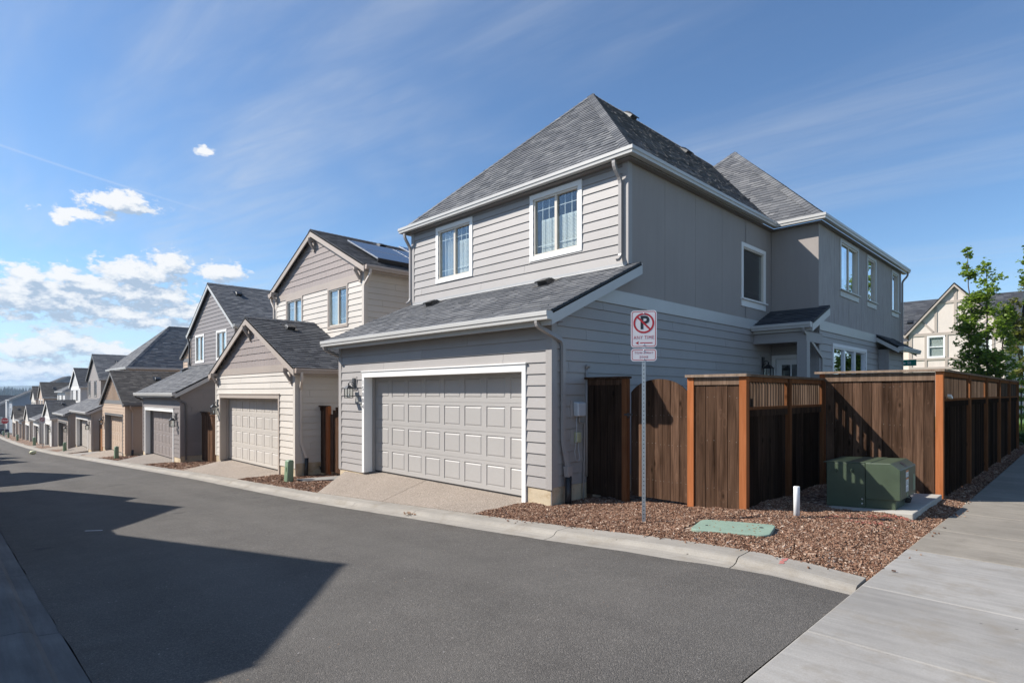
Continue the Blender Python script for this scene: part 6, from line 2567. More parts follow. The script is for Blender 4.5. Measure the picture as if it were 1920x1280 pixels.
p = small_fence('narrow strip of dark fence between cream garage wall and orange gate post', -14.87, -14.5, 7.3, -0.42, 1.38, 'board')
wood_piece('post', 'post', p, -14.5, 7.26, -0.42, -14.38, 7.36, 1.40)
small_fence('dark arched gate in the gap beside the grey garage', -14.36, -13.2, 7.32, -0.35, 1.42, 'board', arch=True, cat='gate')
p = small_fence('dark fence in the shaded gap between taupe and cream garages', -25.35, -22.2, 7.35, -0.95, 0.97, 'board')
wood_piece('post', 'post_dark', p, -22.2, 7.3, -0.95, -22.08, 7.42, 0.95)
p = small_fence('bright brown sunlit fence between the beige and the tan garages', -45.0, -41.3, 7.0, -1.9, 0.0, 'board_tan')
for xx in (-43.2, -41.4):
    wood_piece('post', 'post', p, xx, 6.9, -1.95, xx + .12, 6.99, 0.0)

# ------------------------------------------------------------------ parking sign
SPX, SPY = -3.90, 6.13
sg = tag(empty('parking_sign', (SPX, SPY, prof(SPX))), 'no parking sign with tow away plate on a perforated steel post', 'sign', 'parking signs')
dv = Vector((-SPX, -SPY, 0)).normalized()            # the plate looks at the pavement corner
ang = math.atan2(dv.x, -dv.y)
rv = Vector((math.cos(ang), math.sin(ang), 0))


def sp(a, z, d):
    q = Vector((SPX, SPY, 0)) + rv * a + dv * d
    return (q.x, q.y, z)


zb_ = prof(SPX) - 0.15
mb = MB()
mb.pbox(sp, -.0225, -.0195, zb_, 2.76, -.022, .022)
mb.pbox(sp, .0195, .0225, zb_, 2.76, -.022, .022)
mb.pbox(sp, -.0195, .0195, zb_, 2.76, .019, .022)
mb.pbox(sp, -.0195, .0195, zb_, 2.76, -.022, -.019)
mb.build('post', 'galv', sg)
mb = MB()
z = 0.16
while z < 2.72:
    c0 = Vector(sp(0, z, .0223))
    k = len(mb.v)
    for j in range(8):
        a = math.pi * 2 * j / 8
        q = Vector((SPX, SPY, 0)) + rv * (0.0068 * math.cos(a)) + dv * .0226
        mb.v.append((q.x, q.y, z + 0.0068 * math.sin(a)))
    mb.face(range(k, k + 8))
    z += 0.0508
mb.build('post_holes', 'black_hole', sg, kind='stuff')


def round_rect(hw, hh, r, n=5):
    pts = []
    for cx, cz, a0 in ((hw - r, hh - r, 0), (-hw + r, hh - r, 90), (-hw + r, -hh + r, 180), (hw - r, -hh + r, 270)):
        for i in range(n + 1):
            a = rad(a0 + 90 * i / n)
            pts.append((cx + r * math.cos(a), cz + r * math.sin(a)))
    return pts


def plate(parent, cz, hw, hh, r=0.038):
    mb = MB()
    mb.prism([sp(a, cz + z, .0225) for a, z in round_rect(hw, hh, r)], Vector(sp(0, 0, .0255)) - Vector(sp(0, 0, .0225)))
    pl = mb.build('sign_plate', 'sign_white', parent)
    o, i = round_rect(hw - .012, hh - .012, r - .010), round_rect(hw - .019, hh - .019, r - .016)
    mb = MB()
    k = len(o)
    mb.v = [sp(a, cz + z, .0262) for a, z in o] + [sp(a, cz + z, .0262) for a, z in i]
    for j in range(k):
        q = (j + 1) % k
        mb.face((j, q, k + q, k + j))
    mb.build('border', 'sign_red', pl)
    return pl


PZ = 1.75 + (737 - 617) * 7.08 / 1075.0            # centre of the upper plate
upper = plate(sg, PZ, .1555, .228)
RX = (rad(90), 0, ang)
lettering('P', .225, 'sign_black', sp(.008, PZ + .071, .0262), RX, upper, .006, 0.98)
mb = MB()
k = 40
cz = PZ + .072
for j in range(k):
    a = math.pi * 2 * j / k
    mb.v.append(sp(.125 * math.cos(a), cz + .125 * math.sin(a), .0270))
for j in range(k):
    a = math.pi * 2 * j / k
    mb.v.append(sp(.103 * math.cos(a), cz + .103 * math.sin(a), .0270))
for j in range(k):
    q = (j + 1) % k
    mb.face((j, q, k + q, k + j))
c45 = math.cos(rad(45))
for sgn in (1,):
    w = .0115
    a = .104
    mb.poly([sp(-a * c45 - w * c45, cz + a * c45 - w * c45, .0272), sp(a * c45 - w * c45, cz - a * c45 - w * c45, .0272), sp(a * c45 + w * c45, cz - a * c45 + w * c45, .0272), sp(-a * c45 + w * c45, cz + a * c45 + w * c45, .0272)])
mb.build('prohibition_ring', 'sign_red', upper)
lettering('ANY TIME', .060, 'sign_red', sp(0, PZ - .105, .0262), RX, upper, -.0006, 0.80, 1.18)
mb = MB()
za = PZ - .171
mb.poly([sp(-.045, za - .0055, .0263), sp(.105, za - .0055, .0263), sp(.105, za + .0055, .0263), sp(-.045, za + .0055, .0263)])
mb.poly([sp(-.10, za, .0264), sp(-.06, za - .021, .0264), sp(-.066, za, .0264), sp(-.06, za + .021, .0264)])
mb.build('arrow', 'sign_red', upper)
LZ = 1.75 + (737 - 665.5) * 7.08 / 1075.0
lower = plate(sg, LZ, .1555, .0775)
lettering('TOW-AWAY', .040, 'sign_red', sp(0, LZ + .026, .0262), RX, lower, -.0006, 0.82, 1.28)
lettering('ZONE', .040, 'sign_red', sp(0, LZ - .026, .0262), RX, lower, -.0006, 0.82, 1.28)
mb = MB()
for zz in (PZ + .195, PZ - .19, LZ + .055, LZ - .052):
    c0 = sp(0, zz, .0262)
    mb.tube([c0, sp(0, zz, .032)], [.011, .007], 10)
mb.build('bolts', 'bolt', sg)

# ------------------------------------------------------------------ green transformer on its pad
tilt = rad(-3.2)
TXO = Vector((-1.78, 8.75, 0.235))


def tx(x, y, z):
    """x to the left along the alley (0..0.84), y back, z up from the front right foot; the pad leans with the slope"""
    return (TXO.x - x * math.cos(tilt) - 0 * z, TXO.y + y, TXO.z + x * math.sin(tilt) + z)


def tbox(mb, x0, x1, y0, y1, z0, z1):
    mb.hexa([tx(x0, y0, z0), tx(x1, y0, z0), tx(x1, y1, z0), tx(x0, y1, z0), tx(x0, y0, z1), tx(x1, y0, z1), tx(x1, y1, z1), tx(x0, y1, z1)])


mb = MB()
tbox(mb, -0.2, 1.0, -0.16, 1.78, -0.16, 0.0)
pad = mb.build('concrete_pad', 'pad', None)
md = pad.modifiers.new('bevel', 'BEVEL')
md.width, md.segments = 0.012, 2
tag(pad, 'square concrete pad under the green transformer box', 'pad')
T = tag(empty('transformer', tx(.42, .45, 0)), 'olive green transformer box with warning labels on a concrete pad', 'transformer')


def bevelled(o, w=.008, s=2):
    m = o.modifiers.new('bevel', 'BEVEL')
    m.width, m.segments = w, s
    m.limit_method = 'ANGLE'
    return o


mb = MB()
tbox(mb, 0.365, 0.84, 0.0, 0.88, 0.0, 0.60)
bevelled(mb.build('tank', 'tx_green', T))
mb = MB()
tbox(mb, 0.02, 0.363, 0.012, 0.868, 0.0, 0.135)
bevelled(mb.build('base', 'tx_green', T))
mb = MB()
prof_x = [(0.36, 0.125), (-0.035, 0.125), (-0.035, 0.52), (0.075, 0.605), (0.36, 0.605)]
mb.prism([tx(x, -0.012, z) for x, z in prof_x], Vector((0, 0.904, 0)))
hood = bevelled(mb.build('hood', 'tx_green', T))
mb = MB()
tbox(mb, 0.30, 0.88, -0.006, 0.888, 0.601, 0.612)
bevelled(mb.build('lid', 'tx_green', T), .003, 1)
mb = MB()
for xx, zz in ((0.40, .06), (0.40, .12)):
    mb.tube([tx(xx, 0.0, zz), tx(xx, -.012, zz)], [.013, .009], 8)
mb.build('bolt', 'bolt', T)
mb = MB()
for xx in (0.52, 0.72):
    mb.tube([tx(xx, 0.0, .50), tx(xx, -.03, .50)], [.022, .018], 10)
    mb.tube([tx(xx, -.03, .50), tx(xx, -.04, .50)], [.010, .010], 8)
mb.build('lifting_lug', 'tx_green', T)
# warning labels on the hood end
hx = lambda y, z, d: tx(-.035 - d, y, z)
for j, zz in enumerate((.445, .345, .25)):
    mb = MB()
    mb.hexa([hx(.30, zz - .044, 0), hx(.44, zz - .044, 0), hx(.44, zz + .044, 0), hx(.30, zz + .044, 0), hx(.30, zz - .044, .002), hx(.44, zz - .044, .002), hx(.44, zz + .044, .002), hx(.30, zz + .044, .002)])
    lb = mb.build('warning_label', 'white_print', hood)
    if j < 2:
        mb = MB()
        mb.hexa([hx(.30, zz + .022, .002), hx(.44, zz + .022, .002), hx(.44, zz + .044, .002), hx(.30, zz + .044, .002), hx(.30, zz + .022, .003), hx(.44, zz + .022, .003), hx(.44, zz + .044, .003), hx(.30, zz + .044, .003)])
        mb.build('label_header', 'orange_print', lb)
    mb = MB()
    for k in range(5):
        z0 = zz + .012 - k * .0115
        y1 = .315 + random.uniform(.05, .11)
        mb.poly([hx(.312, z0 - .003, .0026), hx(y1, z0 - .003, .0026), hx(y1, z0 + .003, .0026), hx(.312, z0 + .003, .0026)])
    mb.build('label_print', 'grey_print', lb)
mb = MB()
mb.hexa([hx(.74, .18, 0), hx(.84, .18, 0), hx(.84, .40, 0), hx(.74, .40, 0), hx(.74, .18, .002), hx(.84, .18, .002), hx(.84, .40, .002), hx(.74, .40, .002)])
mb.build('number_plate', 'ped_green', hood)
mb = MB()
mb.hexa([hx(.36, .145, 0), hx(.41, .145, 0), hx(.41, .195, 0), hx(.36, .195, 0), hx(.36, .145, .002), hx(.41, .145, .002), hx(.41, .195, .002), hx(.36, .195, .002)])
mb.build('small_label', 'ped_green', hood)
mb = MB()
mb.tube([tx(-.03, .5, .14), tx(-.06, .5, .1), tx(-.05, .47, .06), tx(-.03, .5, .05)], .008, 6)
mb.box(*[c - .03 for c in tx(-.02, .5, .07)], *[c + .03 for c in tx(-.02, .5, .07)])
mb.build('padlock', 'black_metal', T)
mb = MB()
f = lambda x, y, h: tx(x, y, 0.52 + (0.605 - .52) * (x + .035) / .11 + h)
mb.hexa([f(0.0, .35, .002), f(0.045, .35, .002), f(0.045, .45, .002), f(0.0, .45, .002), f(0.0, .35, .012), f(0.045, .35, .012), f(0.045, .45, .012), f(0.0, .45, .012)])
mb.build('latch_plate', 'black_metal', T)

# ------------------------------------------------------------------ small things by the kerb
mb = MB()
bz = 0.13
mb.lathe((-2.6, 7.55, bz), [(0.036, 0.0), (0.036, 0.455), (0.034, 0.46)], 18)
mb.lathe((-2.6, 7.55, bz + .46), [(0.034, 0), (0.029, 0.001), (0.027, -0.02)], 18)
tag(mb.build('marker_pipe', 'pvc', None), 'short upright white plastic marker pipe standing in the bark mulch', 'pipe')
# flush vault lid
lid_pts = [(a, z) for a, z in round_rect(.41, .31, .10, 6)]
mb = MB()
LX, LY = -2.86, 6.33
lz = lambda x: 0.243 + 0.035 * (x + 2.86)
rotl = rad(14)
P = []
for a, b in lid_pts:
    x, y = LX + a * math.cos(rotl) - b * math.sin(rotl), LY + a * math.sin(rotl) + b * math.cos(rotl)
    P.append((x, y, lz(x)))
mb.prism([(x, y, z - .09) for x, y, z in P], (0, 0, .09))
V = bevelled(mb.build('vault_lid', 'lid_green', None), .006, 2)
tag(V, 'mint green utility vault lid lying flush in the bark mulch', 'cover')
mb = MB()
mb.lathe((-2.60, 6.47, lz(-2.60)), [(0.024, 0.0), (0.024, 0.003), (0.012, 0.0035)], 12)
mb.lathe((-3.12, 6.22, lz(-3.12)), [(0.016, 0.0), (0.016, 0.003), (0.008, 0.0035)], 12)
mb.build('lid_bolt', 'black_hole', V)
mb = MB()
for i in range(26):
    a, b = random.uniform(-.33, .33), random.uniform(-.26, .26)
    x, y = LX + a * math.cos(rotl) - b * math.sin(rotl), LY + a * math.sin(rotl) + b * math.cos(rotl)
    s = random.uniform(.004, .011)
    z = lz(x) + .002
    mb.hexa([(x - s, y - s * .5, z), (x + s, y - s * .4, z), (x + s * .8, y + s * .6, z), (x - s * .9, y + s * .4, z), (x - s * .7, y - s * .3, z + .005), (x + s * .7, y - s * .2, z + .006), (x + s * .5, y + s * .4, z + .005), (x - s * .6, y + s * .2, z + .004)])
tag(mb.build('debris', 'dry_leaf', None, kind='stuff'), 'crumbs of bark scattered on the mint green lid', 'debris')

# utility pedestals along the alley
PED = [(-13.98, 6.02, 'pale green utility pedestal in the mulch before the cream garage', 0.58, 0.10), (-33.25, 5.85, 'leaning green pedestal in mulch between the taupe and the tan garages', 0.62, 0.12),
       (-49.9, 5.8, 'green pedestal by the driveway of the beige garage with hip roof', 0.7, 0.14), (-69.7, 5.85, 'small green pedestal beside the far no parking post', 0.8, 0.02),
       (-87.8, 5.85, 'tiny green pedestal before the cream garage with dark gable', 0.75, 0.0), (-101.4, 5.85, 'tiny leaning green pedestal second from the end of the alley', 0.75, 0.15), (-110.9, 5.85, 'tiny green pedestal below the stop sign at the alley end', 0.75, 0.0)]


def pedestal(x, y, label, h, lean):
    z0 = mulch_z(x, y) - .03
    f = h / 0.6
    w, d = .115 * f, .085 * f
    o = tag(empty('utility_pedestal', (x, y, z0)), label, 'pedestal', 'green utility pedestals along the kerb')
    mb = MB()
    g = [(-w, -d), (w, -d), (w, d), (-w, d)]
    lev = [(0, 1.0), (h * .93, .93), (h * .985, .80), (h, .55)]
    rings = []
    for z, s in lev:
        b = len(mb.v)
        for cx, cy in round_rect(w * s, d * s, min(w, d) * .4, 3):
            mb.v.append((x + cx + lean * z, y + cy, z0 + z))
        rings.append(b)
    k = 16
    for a, b in zip(rings, rings[1:]):
        for j in range(k):
            q = (j + 1) % k
            mb.smooth.add(len(mb.f))
            mb.face((a + j, a + q, b + q, b + j))
    mb.face(range(rings[-1], rings[-1] + k))
    mb.build('cover', 'ped_green', o)
    mb = MB()
    zq = z0 + h * .62
    mb.box(x - .03 + lean * h * .62, y - d - .006, zq - .05, x + .03 + lean * h * .62, y - d + .01, zq + .05)
    mb.build('label_plate', 'ped_green', o)


for q in PED:
    pedestal(*q)

# second parking sign far down the alley, and the stop sign
X2 = -63.0
s2 = tag(empty('parking_sign', (X2, 5.85, prof(X2))), 'small far parking sign post halfway down the alley kerb', 'sign', 'parking signs')
mb = MB()
mb.box(X2 - .03, 5.82, prof(X2) - .1, X2 + .03, 5.88, prof(X2) + 2.75)
mb.build('post', 'galv', s2)
mb = MB()
zt = prof(X2) + 2.3
mb.hexa([(X2 + .0, 5.60, zt - .23), (X2 + .04, 6.0, zt - .23), (X2 + .0, 6.0, zt - .23), (X2 - .04, 5.6, zt - .23), (X2 + .04, 5.6, zt + .3), (X2 + .04, 6.0, zt + .3), (X2, 6.0, zt + .3), (X2, 5.6, zt + .3)])
mb.build('sign_plate', 'sign_white', s2)
mb = MB()
k = 18
for rr in (.15, .115):
    for j in range(k):
        a = 2 * math.pi * j / k
        mb.v.append((X2 + .052, 5.80 + rr * math.cos(a), zt + .1 + rr * math.sin(a)))
for j in range(k):
    q = (j + 1) % k
    mb.face((j, q, k + q, k + j))
mb.poly([(X2 + .053, 5.9, zt + .0), (X2 + .053, 5.92, zt + .02), (X2 + .053, 5.72, zt + .2), (X2 + .053, 5.70, zt + .18)])
mb.build('prohibition_ring', 'sign_red', s2)
X3, Y3 = -104.0, 5.62
z3 = prof(X3)
s3 = tag(empty('stop_sign', (X3, Y3, z3)), 'red octagonal stop sign on a post at the far end of the alley', 'sign')
mb = MB()
mb.box(X3 - .04, Y3 - .035, z3, X3 + .0, Y3 + .035, z3 + 2.7)
mb.build('post', 'galv', s3)
zc3 = 1.75 + (737 - 788.5) * (104.0 * .7121 + 5.62 * .7021) / 1075.0


def octa(r, d, th, name, mat):
    mb = MB()
    mb.prism([(X3 + d, Y3 + r * math.cos(rad(22.5 + 45 * j)), zc3 + r * math.sin(rad(22.5 + 45 * j))) for j in range(8)], (th, 0, 0))
    return mb.build(name, mat, s3)


octa(.44, .005, .006, 'sign_plate', 'sign_white')
octa(.41, .012, .004, 'red_face', 'sign_red')
lettering('STOP', .32, 'white_print', (X3 + .018, Y3, zc3), (rad(90), 0, rad(90)), s3, .006)

# litter on the road
mb = MB()
zb0 = road_z(-50.4, 4.15)
mb.lathe((-50.4, 4.15, zb0), [(.02, 0.0), (.13, .02), (.19, .10), (.19, .17), (.13, .25), (.03, .27)], 14)
tag(mb.build('ball', 'pale_yellow', None), 'pale yellow round ball lying on the alley near the right kerb', 'ball')
mb = MB()
zc_ = road_z(-10.5, 1.72) + .004
mb.poly([(-10.72, 1.50, zc_), (-10.69, 1.48, zc_), (-10.52, 1.67, zc_ + .005), (-10.55, 1.69, zc_ + .005)])
tag(mb.build('chalk_mark', 'chalk', None), 'short white chalk mark on the shaded asphalt', 'mark')
mb = MB()
for i in range(34):
    x, y = -7.5 + random.gauss(0, .07), 5.13 + random.gauss(0, .035)
    s = random.uniform(.012, .03)
    a = random.uniform(0, 6.3)
    z = prof(x) - .05 + random.uniform(0, .03)
    u, v = Vector((math.cos(a), math.sin(a), random.uniform(-.4, .4))) * s, Vector((-math.sin(a), math.cos(a), random.uniform(-.4, .4))) * s * .6
    c0 = Vector((x, y, z))
    mb.poly([c0 - u, c0 - v, c0 + u, c0 + v])
tag(mb.build('dry_leaves', 'dry_leaf', None, kind='stuff'), 'small clump of dry brown leaves in the kerb before the grey driveway', 'leaves')


# red survey paint: a dash on the kerb and a broken line on the bark
def dab(name, pts, z, mat, label, kind=None):
    mb = MB()
    for (x, y, sx, sy, a) in pts:
        n = 10
        mb.poly([(x + sx * math.cos(2 * math.pi * j / n) * random.uniform(.8, 1.1) * math.cos(a) - sy * math.sin(2 * math.pi * j / n) * math.sin(a),
                  y + sx * math.cos(2 * math.pi * j / n) * math.sin(a) + sy * math.sin(2 * math.pi * j / n) * math.cos(a), z(x, y)) for j in range(n)])
    o = mb.build(name, mat, None, kind=kind)
    tag(o, label, 'paint mark')


random.seed(3)
kz = lambda y: interp([(5.17, -.05), (5.205, -.018), (5.235, -.006), (5.49, 0.0)], y)
dab('paint_mark', [(-1.965 + random.gauss(0, .011), y_, random.uniform(.006, .016), random.uniform(.012, .03), -.15) for y_ in [5.3 + .012 * k for k in range(16)]],
    lambda x, y: .2352 - (x + 1.8225) * .01492 + kz(y) + .0025, 'spray_pink', 'faded red spray paint dash across the pale kerb', 'stuff')
sp_ = []
mb = MB()
for i in range(260):
    t = random.random()
    base = random.choice(((-2.35, 7.75, -1.75, 8.45), (-2.0, 7.55, -1.72, 7.9), (-1.95, 8.2, -1.6, 8.5)))
    x = base[0] + (base[2] - base[0]) * t + random.gauss(0, .055)
    y = base[1] + (base[3] - base[1]) * t + random.gauss(0, .045)
    l = random.uniform(.014, .032)
    a = random.uniform(0, 3.14)
    u, v = Vector((math.cos(a), math.sin(a), random.gauss(0, .2))) * l / 2, Vector((-math.sin(a), math.cos(a), random.gauss(0, .2))) * l * .2
    c0 = Vector((x, y, mulch_z(x, y) + .021 + random.uniform(0, .006)))
    mb.poly([c0 - u - v, c0 + u - v, c0 + u + v, c0 - u + v])
tag(mb.build('painted_chips', 'spray_red', None, kind='stuff'), 'bark chips sprayed red in a broken line before the transformer pad', 'paint mark')

# ------------------------------------------------------------------ across the yard: timbered house, tree, shrubs, street sign
TH, TP, TS, tpit, tzw = simple_block('house', 'cream half timbered house with tall front gable behind the young maple', 'house', -7.95, -3.45, 42.0, 47, 0.0, 5.3, 8.2, 'y', 'stucco_cream', 'shingle_dark', oh=.2,
                                     wins=(('front', -6.95, -6.2, 3.92, 5.1), ('front', -4.75, -4.1, 3.92, 5.1)), rake='trim_tan', style='fine')
TF = pl_front(42.0)
for (a0, z0, a1, z1, w) in ((-7.95, 5.27, -3.45, 5.27, .18), (-7.95, 3.79, -3.45, 3.79, .13), (-7.95, 3.25, -3.45, 3.25, .14), (-6.55, 7.12, -4.85, 7.12, .15)):
    mb = MB()
    mb.pbox(TF, a0, a1, z0 - w / 2, z0 + w / 2, 0, .04)
    mb.build('timber', 'trim_tan', TH)
for a, z0, z1, w in ((-7.86, 0.4, 5.18, .18), (-7.09, 3.3, 5.18, .12), (-6.09, 3.3, 5.18, .13), (-4.9, 3.3, 5.18, .12), (-3.97, 3.3, 5.18, .12), (-6.6, 5.36, 6.9, .13), (-5.67, 5.36, 7.9, .14), (-4.75, 5.36, 6.9, .13)):
    mb = MB()
    mb.pbox(TF, a - w / 2, a + w / 2, z0, z1, 0, .036)
    mb.build('timber', 'trim_tan', TH)
for sgn in (-1, 1):
    mb = MB()
    c = -5.7
    pts = [(c + sgn * 1.66, 6.08), (c + sgn * 1.56, 6.12), (c + sgn * .98, 5.44), (c + sgn * 1.08, 5.37)]
    mb.prism([TF(a, z, 0) for a, z in pts], (0, -.032, 0))
    mb.build('timber', 'trim_tan', TH)
# main block of the timbered house behind the gable, and its lower eave
mb = MB()
sheath(mb, pl_front(43.2), lambda z: (-20, -3.3), 0, 5.0, [])
sheath(mb, pl_right(-3.3), lambda z: (43.2, 51.5), 0, 5.0, [])
sheath(mb, pl_right(-3.3), lambda z: (43.2 + (z - 5) / .75, 51.5 - (z - 5) / .75), 5.0, 8.0, [])
mb.build('wall', 'stucco_cream', TH)
ms = [(-20.3, 42.9, 5.0), (-3.0, 42.9, 5.0), (-3.0, 47.2, 8.05), (-20.3, 47.2, 8.05)]
roof_slope(TH, ms, 'shingle_dark', 'far')
roof_slope(TH, [(-3.0, 51.5, 5.0), (-20.3, 51.5, 5.0), (-20.3, 47.2, 8.05), (-3.0, 47.2, 8.05)], 'shingle_dark', 'far')
o, e, s, n = slope_frame(ms)
roof_vent(TH, o + e * 11.9 + s * 2.2, e, s, n, 'vent_black')
gutter(TH, [(-20.3, 42.88, 4.98), (-8.2, 42.88, 4.98)], 'trim_tan')
mb = MB()
for yy in (43.3, 44.4, 45.6):
    mb.pbox(pl_right(-3.3), yy, yy + .14, 0.5, 5.0, 0, .03)
mb.pbox(pl_right(-3.3), 43.2, 51.5, 3.7, 3.85, 0, .032)
mb.build('timber', 'trim_tan', TH)
for yy in (44.0, 46.2, 48.6):
    window(TH, pl_right(-3.3), yy, yy + 1.0, .9, 2.4, .08, 'trim_white', 'vinyl_white', 'glass', 'hung')
mb = MB()
A, B = Vector((-2.99, 42.9, 4.98)), Vector((-2.99, 47.2, 8.03))
d, off = Vector((0, 0, -.22)), Vector((-.04, 0, 0))
mb.hexa([A + d, B + d, B + d + off, A + d + off, A, B, B + off, A + off])
mb.build('rake_board', 'trim_tan', TH)


def leaf_cluster(mb, c, r, n, size, flat=0.6, rnd=(0.05, 1.0)):
    for _ in range(n):
        u = random.random() ** 0.5
        th, ph = random.uniform(0, 2 * math.pi), math.acos(random.uniform(-1, 1))
        p = Vector((math.sin(ph) * math.cos(th), math.sin(ph) * math.sin(th), math.cos(ph) * flat)) * (r * u) + Vector(c)
        s = size * random.uniform(.6, 1.25)
        q = Vector((random.gauss(0, .55), random.gauss(0, .55), 1)).normalized()
        a = q.orthogonal().normalized()
        a = (Matrix.Rotation(random.uniform(0, 6.3), 3, q) @ a)
        b = q.cross(a)
        mb.rnd = random.uniform(*rnd)
        d = -q * s * .18
        mb.poly([p - a * s * .5, p - a * s * .1 - b * s * .48 + d, p + a * s * .22 - b * s * .3, p + a * s * .62, p + a * s * .22 + b * s * .3, p - a * s * .1 + b * s * .48 + d])


def tree(name, label, base, stems, leafmat, leaf=0.105, barkmat='bark', group=None, dens=1.0):
    """stems: list of point lists with radius; leaf clumps sit round the upper stems and side twigs"""
    T = tag(empty(name, base), label, 'tree', group)
    tr, cr = MB(), MB()
    base = Vector(base)
    for pts, r0, l0, cr_r in stems:
        P = [base + Vector(p) for p in pts]
        # resample
        Q = []
        for a, b in zip(P, P[1:]):
            for k in range(5):
                Q.append(a.lerp(b, k / 5) + Vector((random.gauss(0, .012), random.gauss(0, .012), 0)))
        Q.append(P[-1])
        n = len(Q)
        tr.tube(Q, [r0 * (1 - .85 * i / (n - 1)) for i in range(n)], 7)
        L = Q[-1].z - base.z
        i0 = next(i for i, q in enumerate(Q) if q.z - base.z >= l0)
        seg = n - 1 - i0
        for k in range(int(seg * (3.4 if cr_r > .3 else 2.4))):
            g = random.random()
            t_ = i0 + g * seg * .999
            i = int(t_)
            at = Q[i].lerp(Q[min(i + 1, n - 1)], t_ - i)
            reach = cr_r * (0.5 + .5 * math.sin(math.pi * min(1, g * .85 + .15))) * (1 - .6 * g)
            a = random.uniform(0, 2 * math.pi)
            rr = reach * random.uniform(.3, 1.0)
            tip = at + Vector((math.cos(a) * rr, math.sin(a) * rr, rr * random.uniform(-.05, .85)))
            mid = at.lerp(tip, .5) + Vector((0, 0, -.04))
            tr.tube([at, mid, tip], [.011, .008, .004], 4)
            big = reach > .25
            for _ in range(3 if big else 2):
                t = random.uniform(.35, 1.1)
                leaf_cluster(cr, at.lerp(tip, t) + Vector((random.gauss(0, .07), random.gauss(0, .07), random.gauss(0, .07))), random.uniform(.14, .26) * (1 if big else .5), int(random.uniform(9, 20) * dens * (1 if big else .4)), leaf, .8)
    tr.build('trunk', barkmat, T)
    cr.build('crown', leafmat, T, kind='stuff')
    return T


random.seed(21)
tree('maple_tree', 'young green maple with a thin leader rising above its crown beyond the fence', (-2.65, 26.0, 0.1),
     [([(0, 0, 0), (-.05, 0, 1.6), (-.3, .1, 3.4), (-.47, .05, 5.1), (-.53, 0, 6.9)], .05, 1.6, .72), ([(0, 0, 0), (.05, 0, 1.8), (.0, .1, 3.8), (.02, .0, 6.2)], .06, 1.5, 1.1),
      ([(0, 0, .4), (.2, .1, 1.9), (.45, .2, 3.4), (.55, .2, 4.9)], .045, 1.4, .8), ([(0, 0, .4), (-.25, -.1, 1.7), (-.42, -.15, 3.1), (-.55, -.1, 4.5)], .04, 1.4, .8)], 'leaf', dens=1.3)
tree('maple_tree', 'olive leaved young maple at the right edge behind the fence end', (-1.75, 31.0, 0.2),
     [([(0, 0, 0), (.05, 0, 2), (.0, .1, 4.4), (.05, 0, 7.6)], .07, 2.2, .75), ([(0, 0, .5), (-.3, .1, 2.4), (-.55, .1, 4.2), (-.6, .1, 5.4)], .05, 2.0, .6), ([(0, 0, .5), (.3, .1, 2.4), (.55, .1, 4.6), (.7, .1, 6.4)], .05, 2.0, .8)],
     'leaf_olive', leaf=.12, dens=1.2)
tree('street_tree', 'tall bright green tree whose branches enter at the right edge of the sky', (-0.05, 25.5, 0.1),
     [([(0, 0, 0), (.0, 0, 2.5), (-.1, 0, 5), (-.1, 0, 8.6)], .09, 3.0, 1.3), ([(0, 0, 1.5), (-.5, .2, 3.6), (-1.05, .3, 5.2), (-1.35, .3, 6.5)], .05, 4.2, .95)], 'leaf', leaf=.125, dens=1.2)


def topiary(base, h, label):
    T = tag(empty('topiary_shrub', base), label, 'shrub')
    mb = MB()
    b = Vector(base)
    mb.tube([b, b + Vector((0, 0, h * .9))], .03, 6)
    mb.build('stem', 'bark', T)
    cr = MB()
    for k, f in enumerate((.1, .28, .45, .61, .75, .88)):
        r = .36 * (1 - f * .75)
        for _ in range(16):
            a = random.uniform(0, 6.3)
            leaf_cluster(cr, b + Vector((math.cos(a) * r * .6, math.sin(a) * r * .6, h * f + random.uniform(-.08, .08))), r * .55, 26, .05, .7)
    cr.build('foliage', 'leaf_lime', T, kind='stuff')


topiary((-2.0, 30.2, 0.22), 2.2, 'lime green clipped spiral shrub on the lawn beyond the fence end')
S = tag(empty('shrub', (-1.75, 24.3, 0.1)), 'low dark green shrub at the end of the pavement fence', 'shrub')
cr = MB()
for _ in range(60):
    leaf_cluster(cr, (-1.7 + random.gauss(0, .22), 24.3 + random.gauss(0, .5), .3 + random.uniform(-.12, .14)), .18, 26, .06)
cr.build('foliage', 'leaf_dark', S, kind='stuff')
mb = MB()
mb.tube([(-1.75, 24.3, .05), (-1.7, 24.3, .35)], .02, 5)
mb.build('stem', 'bark', S)
for i, (x, y, h, lab) in enumerate(((0.9, 57, 7.0, 'broad dark green tree far beyond the lawn'), (-1.5, 60, 5.5, 'rounded green tree far behind the timbered house'))):
    T = tag(empty('tree', (x, y, .3)), lab, 'tree', 'trees beyond the lawn')
    mb = MB()
    mb.tube([(x, y, .2), (x, y, h * .6)], [.16, .08], 8)
    for k in range(5):
        a = k * 1.3
        mb.tube([(x, y, h * (.3 + .05 * k)), (x + math.cos(a) * 1.2, y + math.sin(a) * 1.2, h * (.5 + .06 * k))], [.06, .02], 5)
    mb.build('trunk', 'bark', T)
    cr = MB()
    for _ in range(110):
        a, r, z = random.uniform(0, 6.3), 2.3 * math.sqrt(random.random()), random.uniform(.25, 1.0)
        leaf_cluster(cr, (x + r * math.cos(a) * (1.25 - z * .8), y + r * math.sin(a) * (1.25 - z * .8), h * z), .55, 28, .22)
    cr.build('crown', 'leaf_dark', T, kind='stuff')

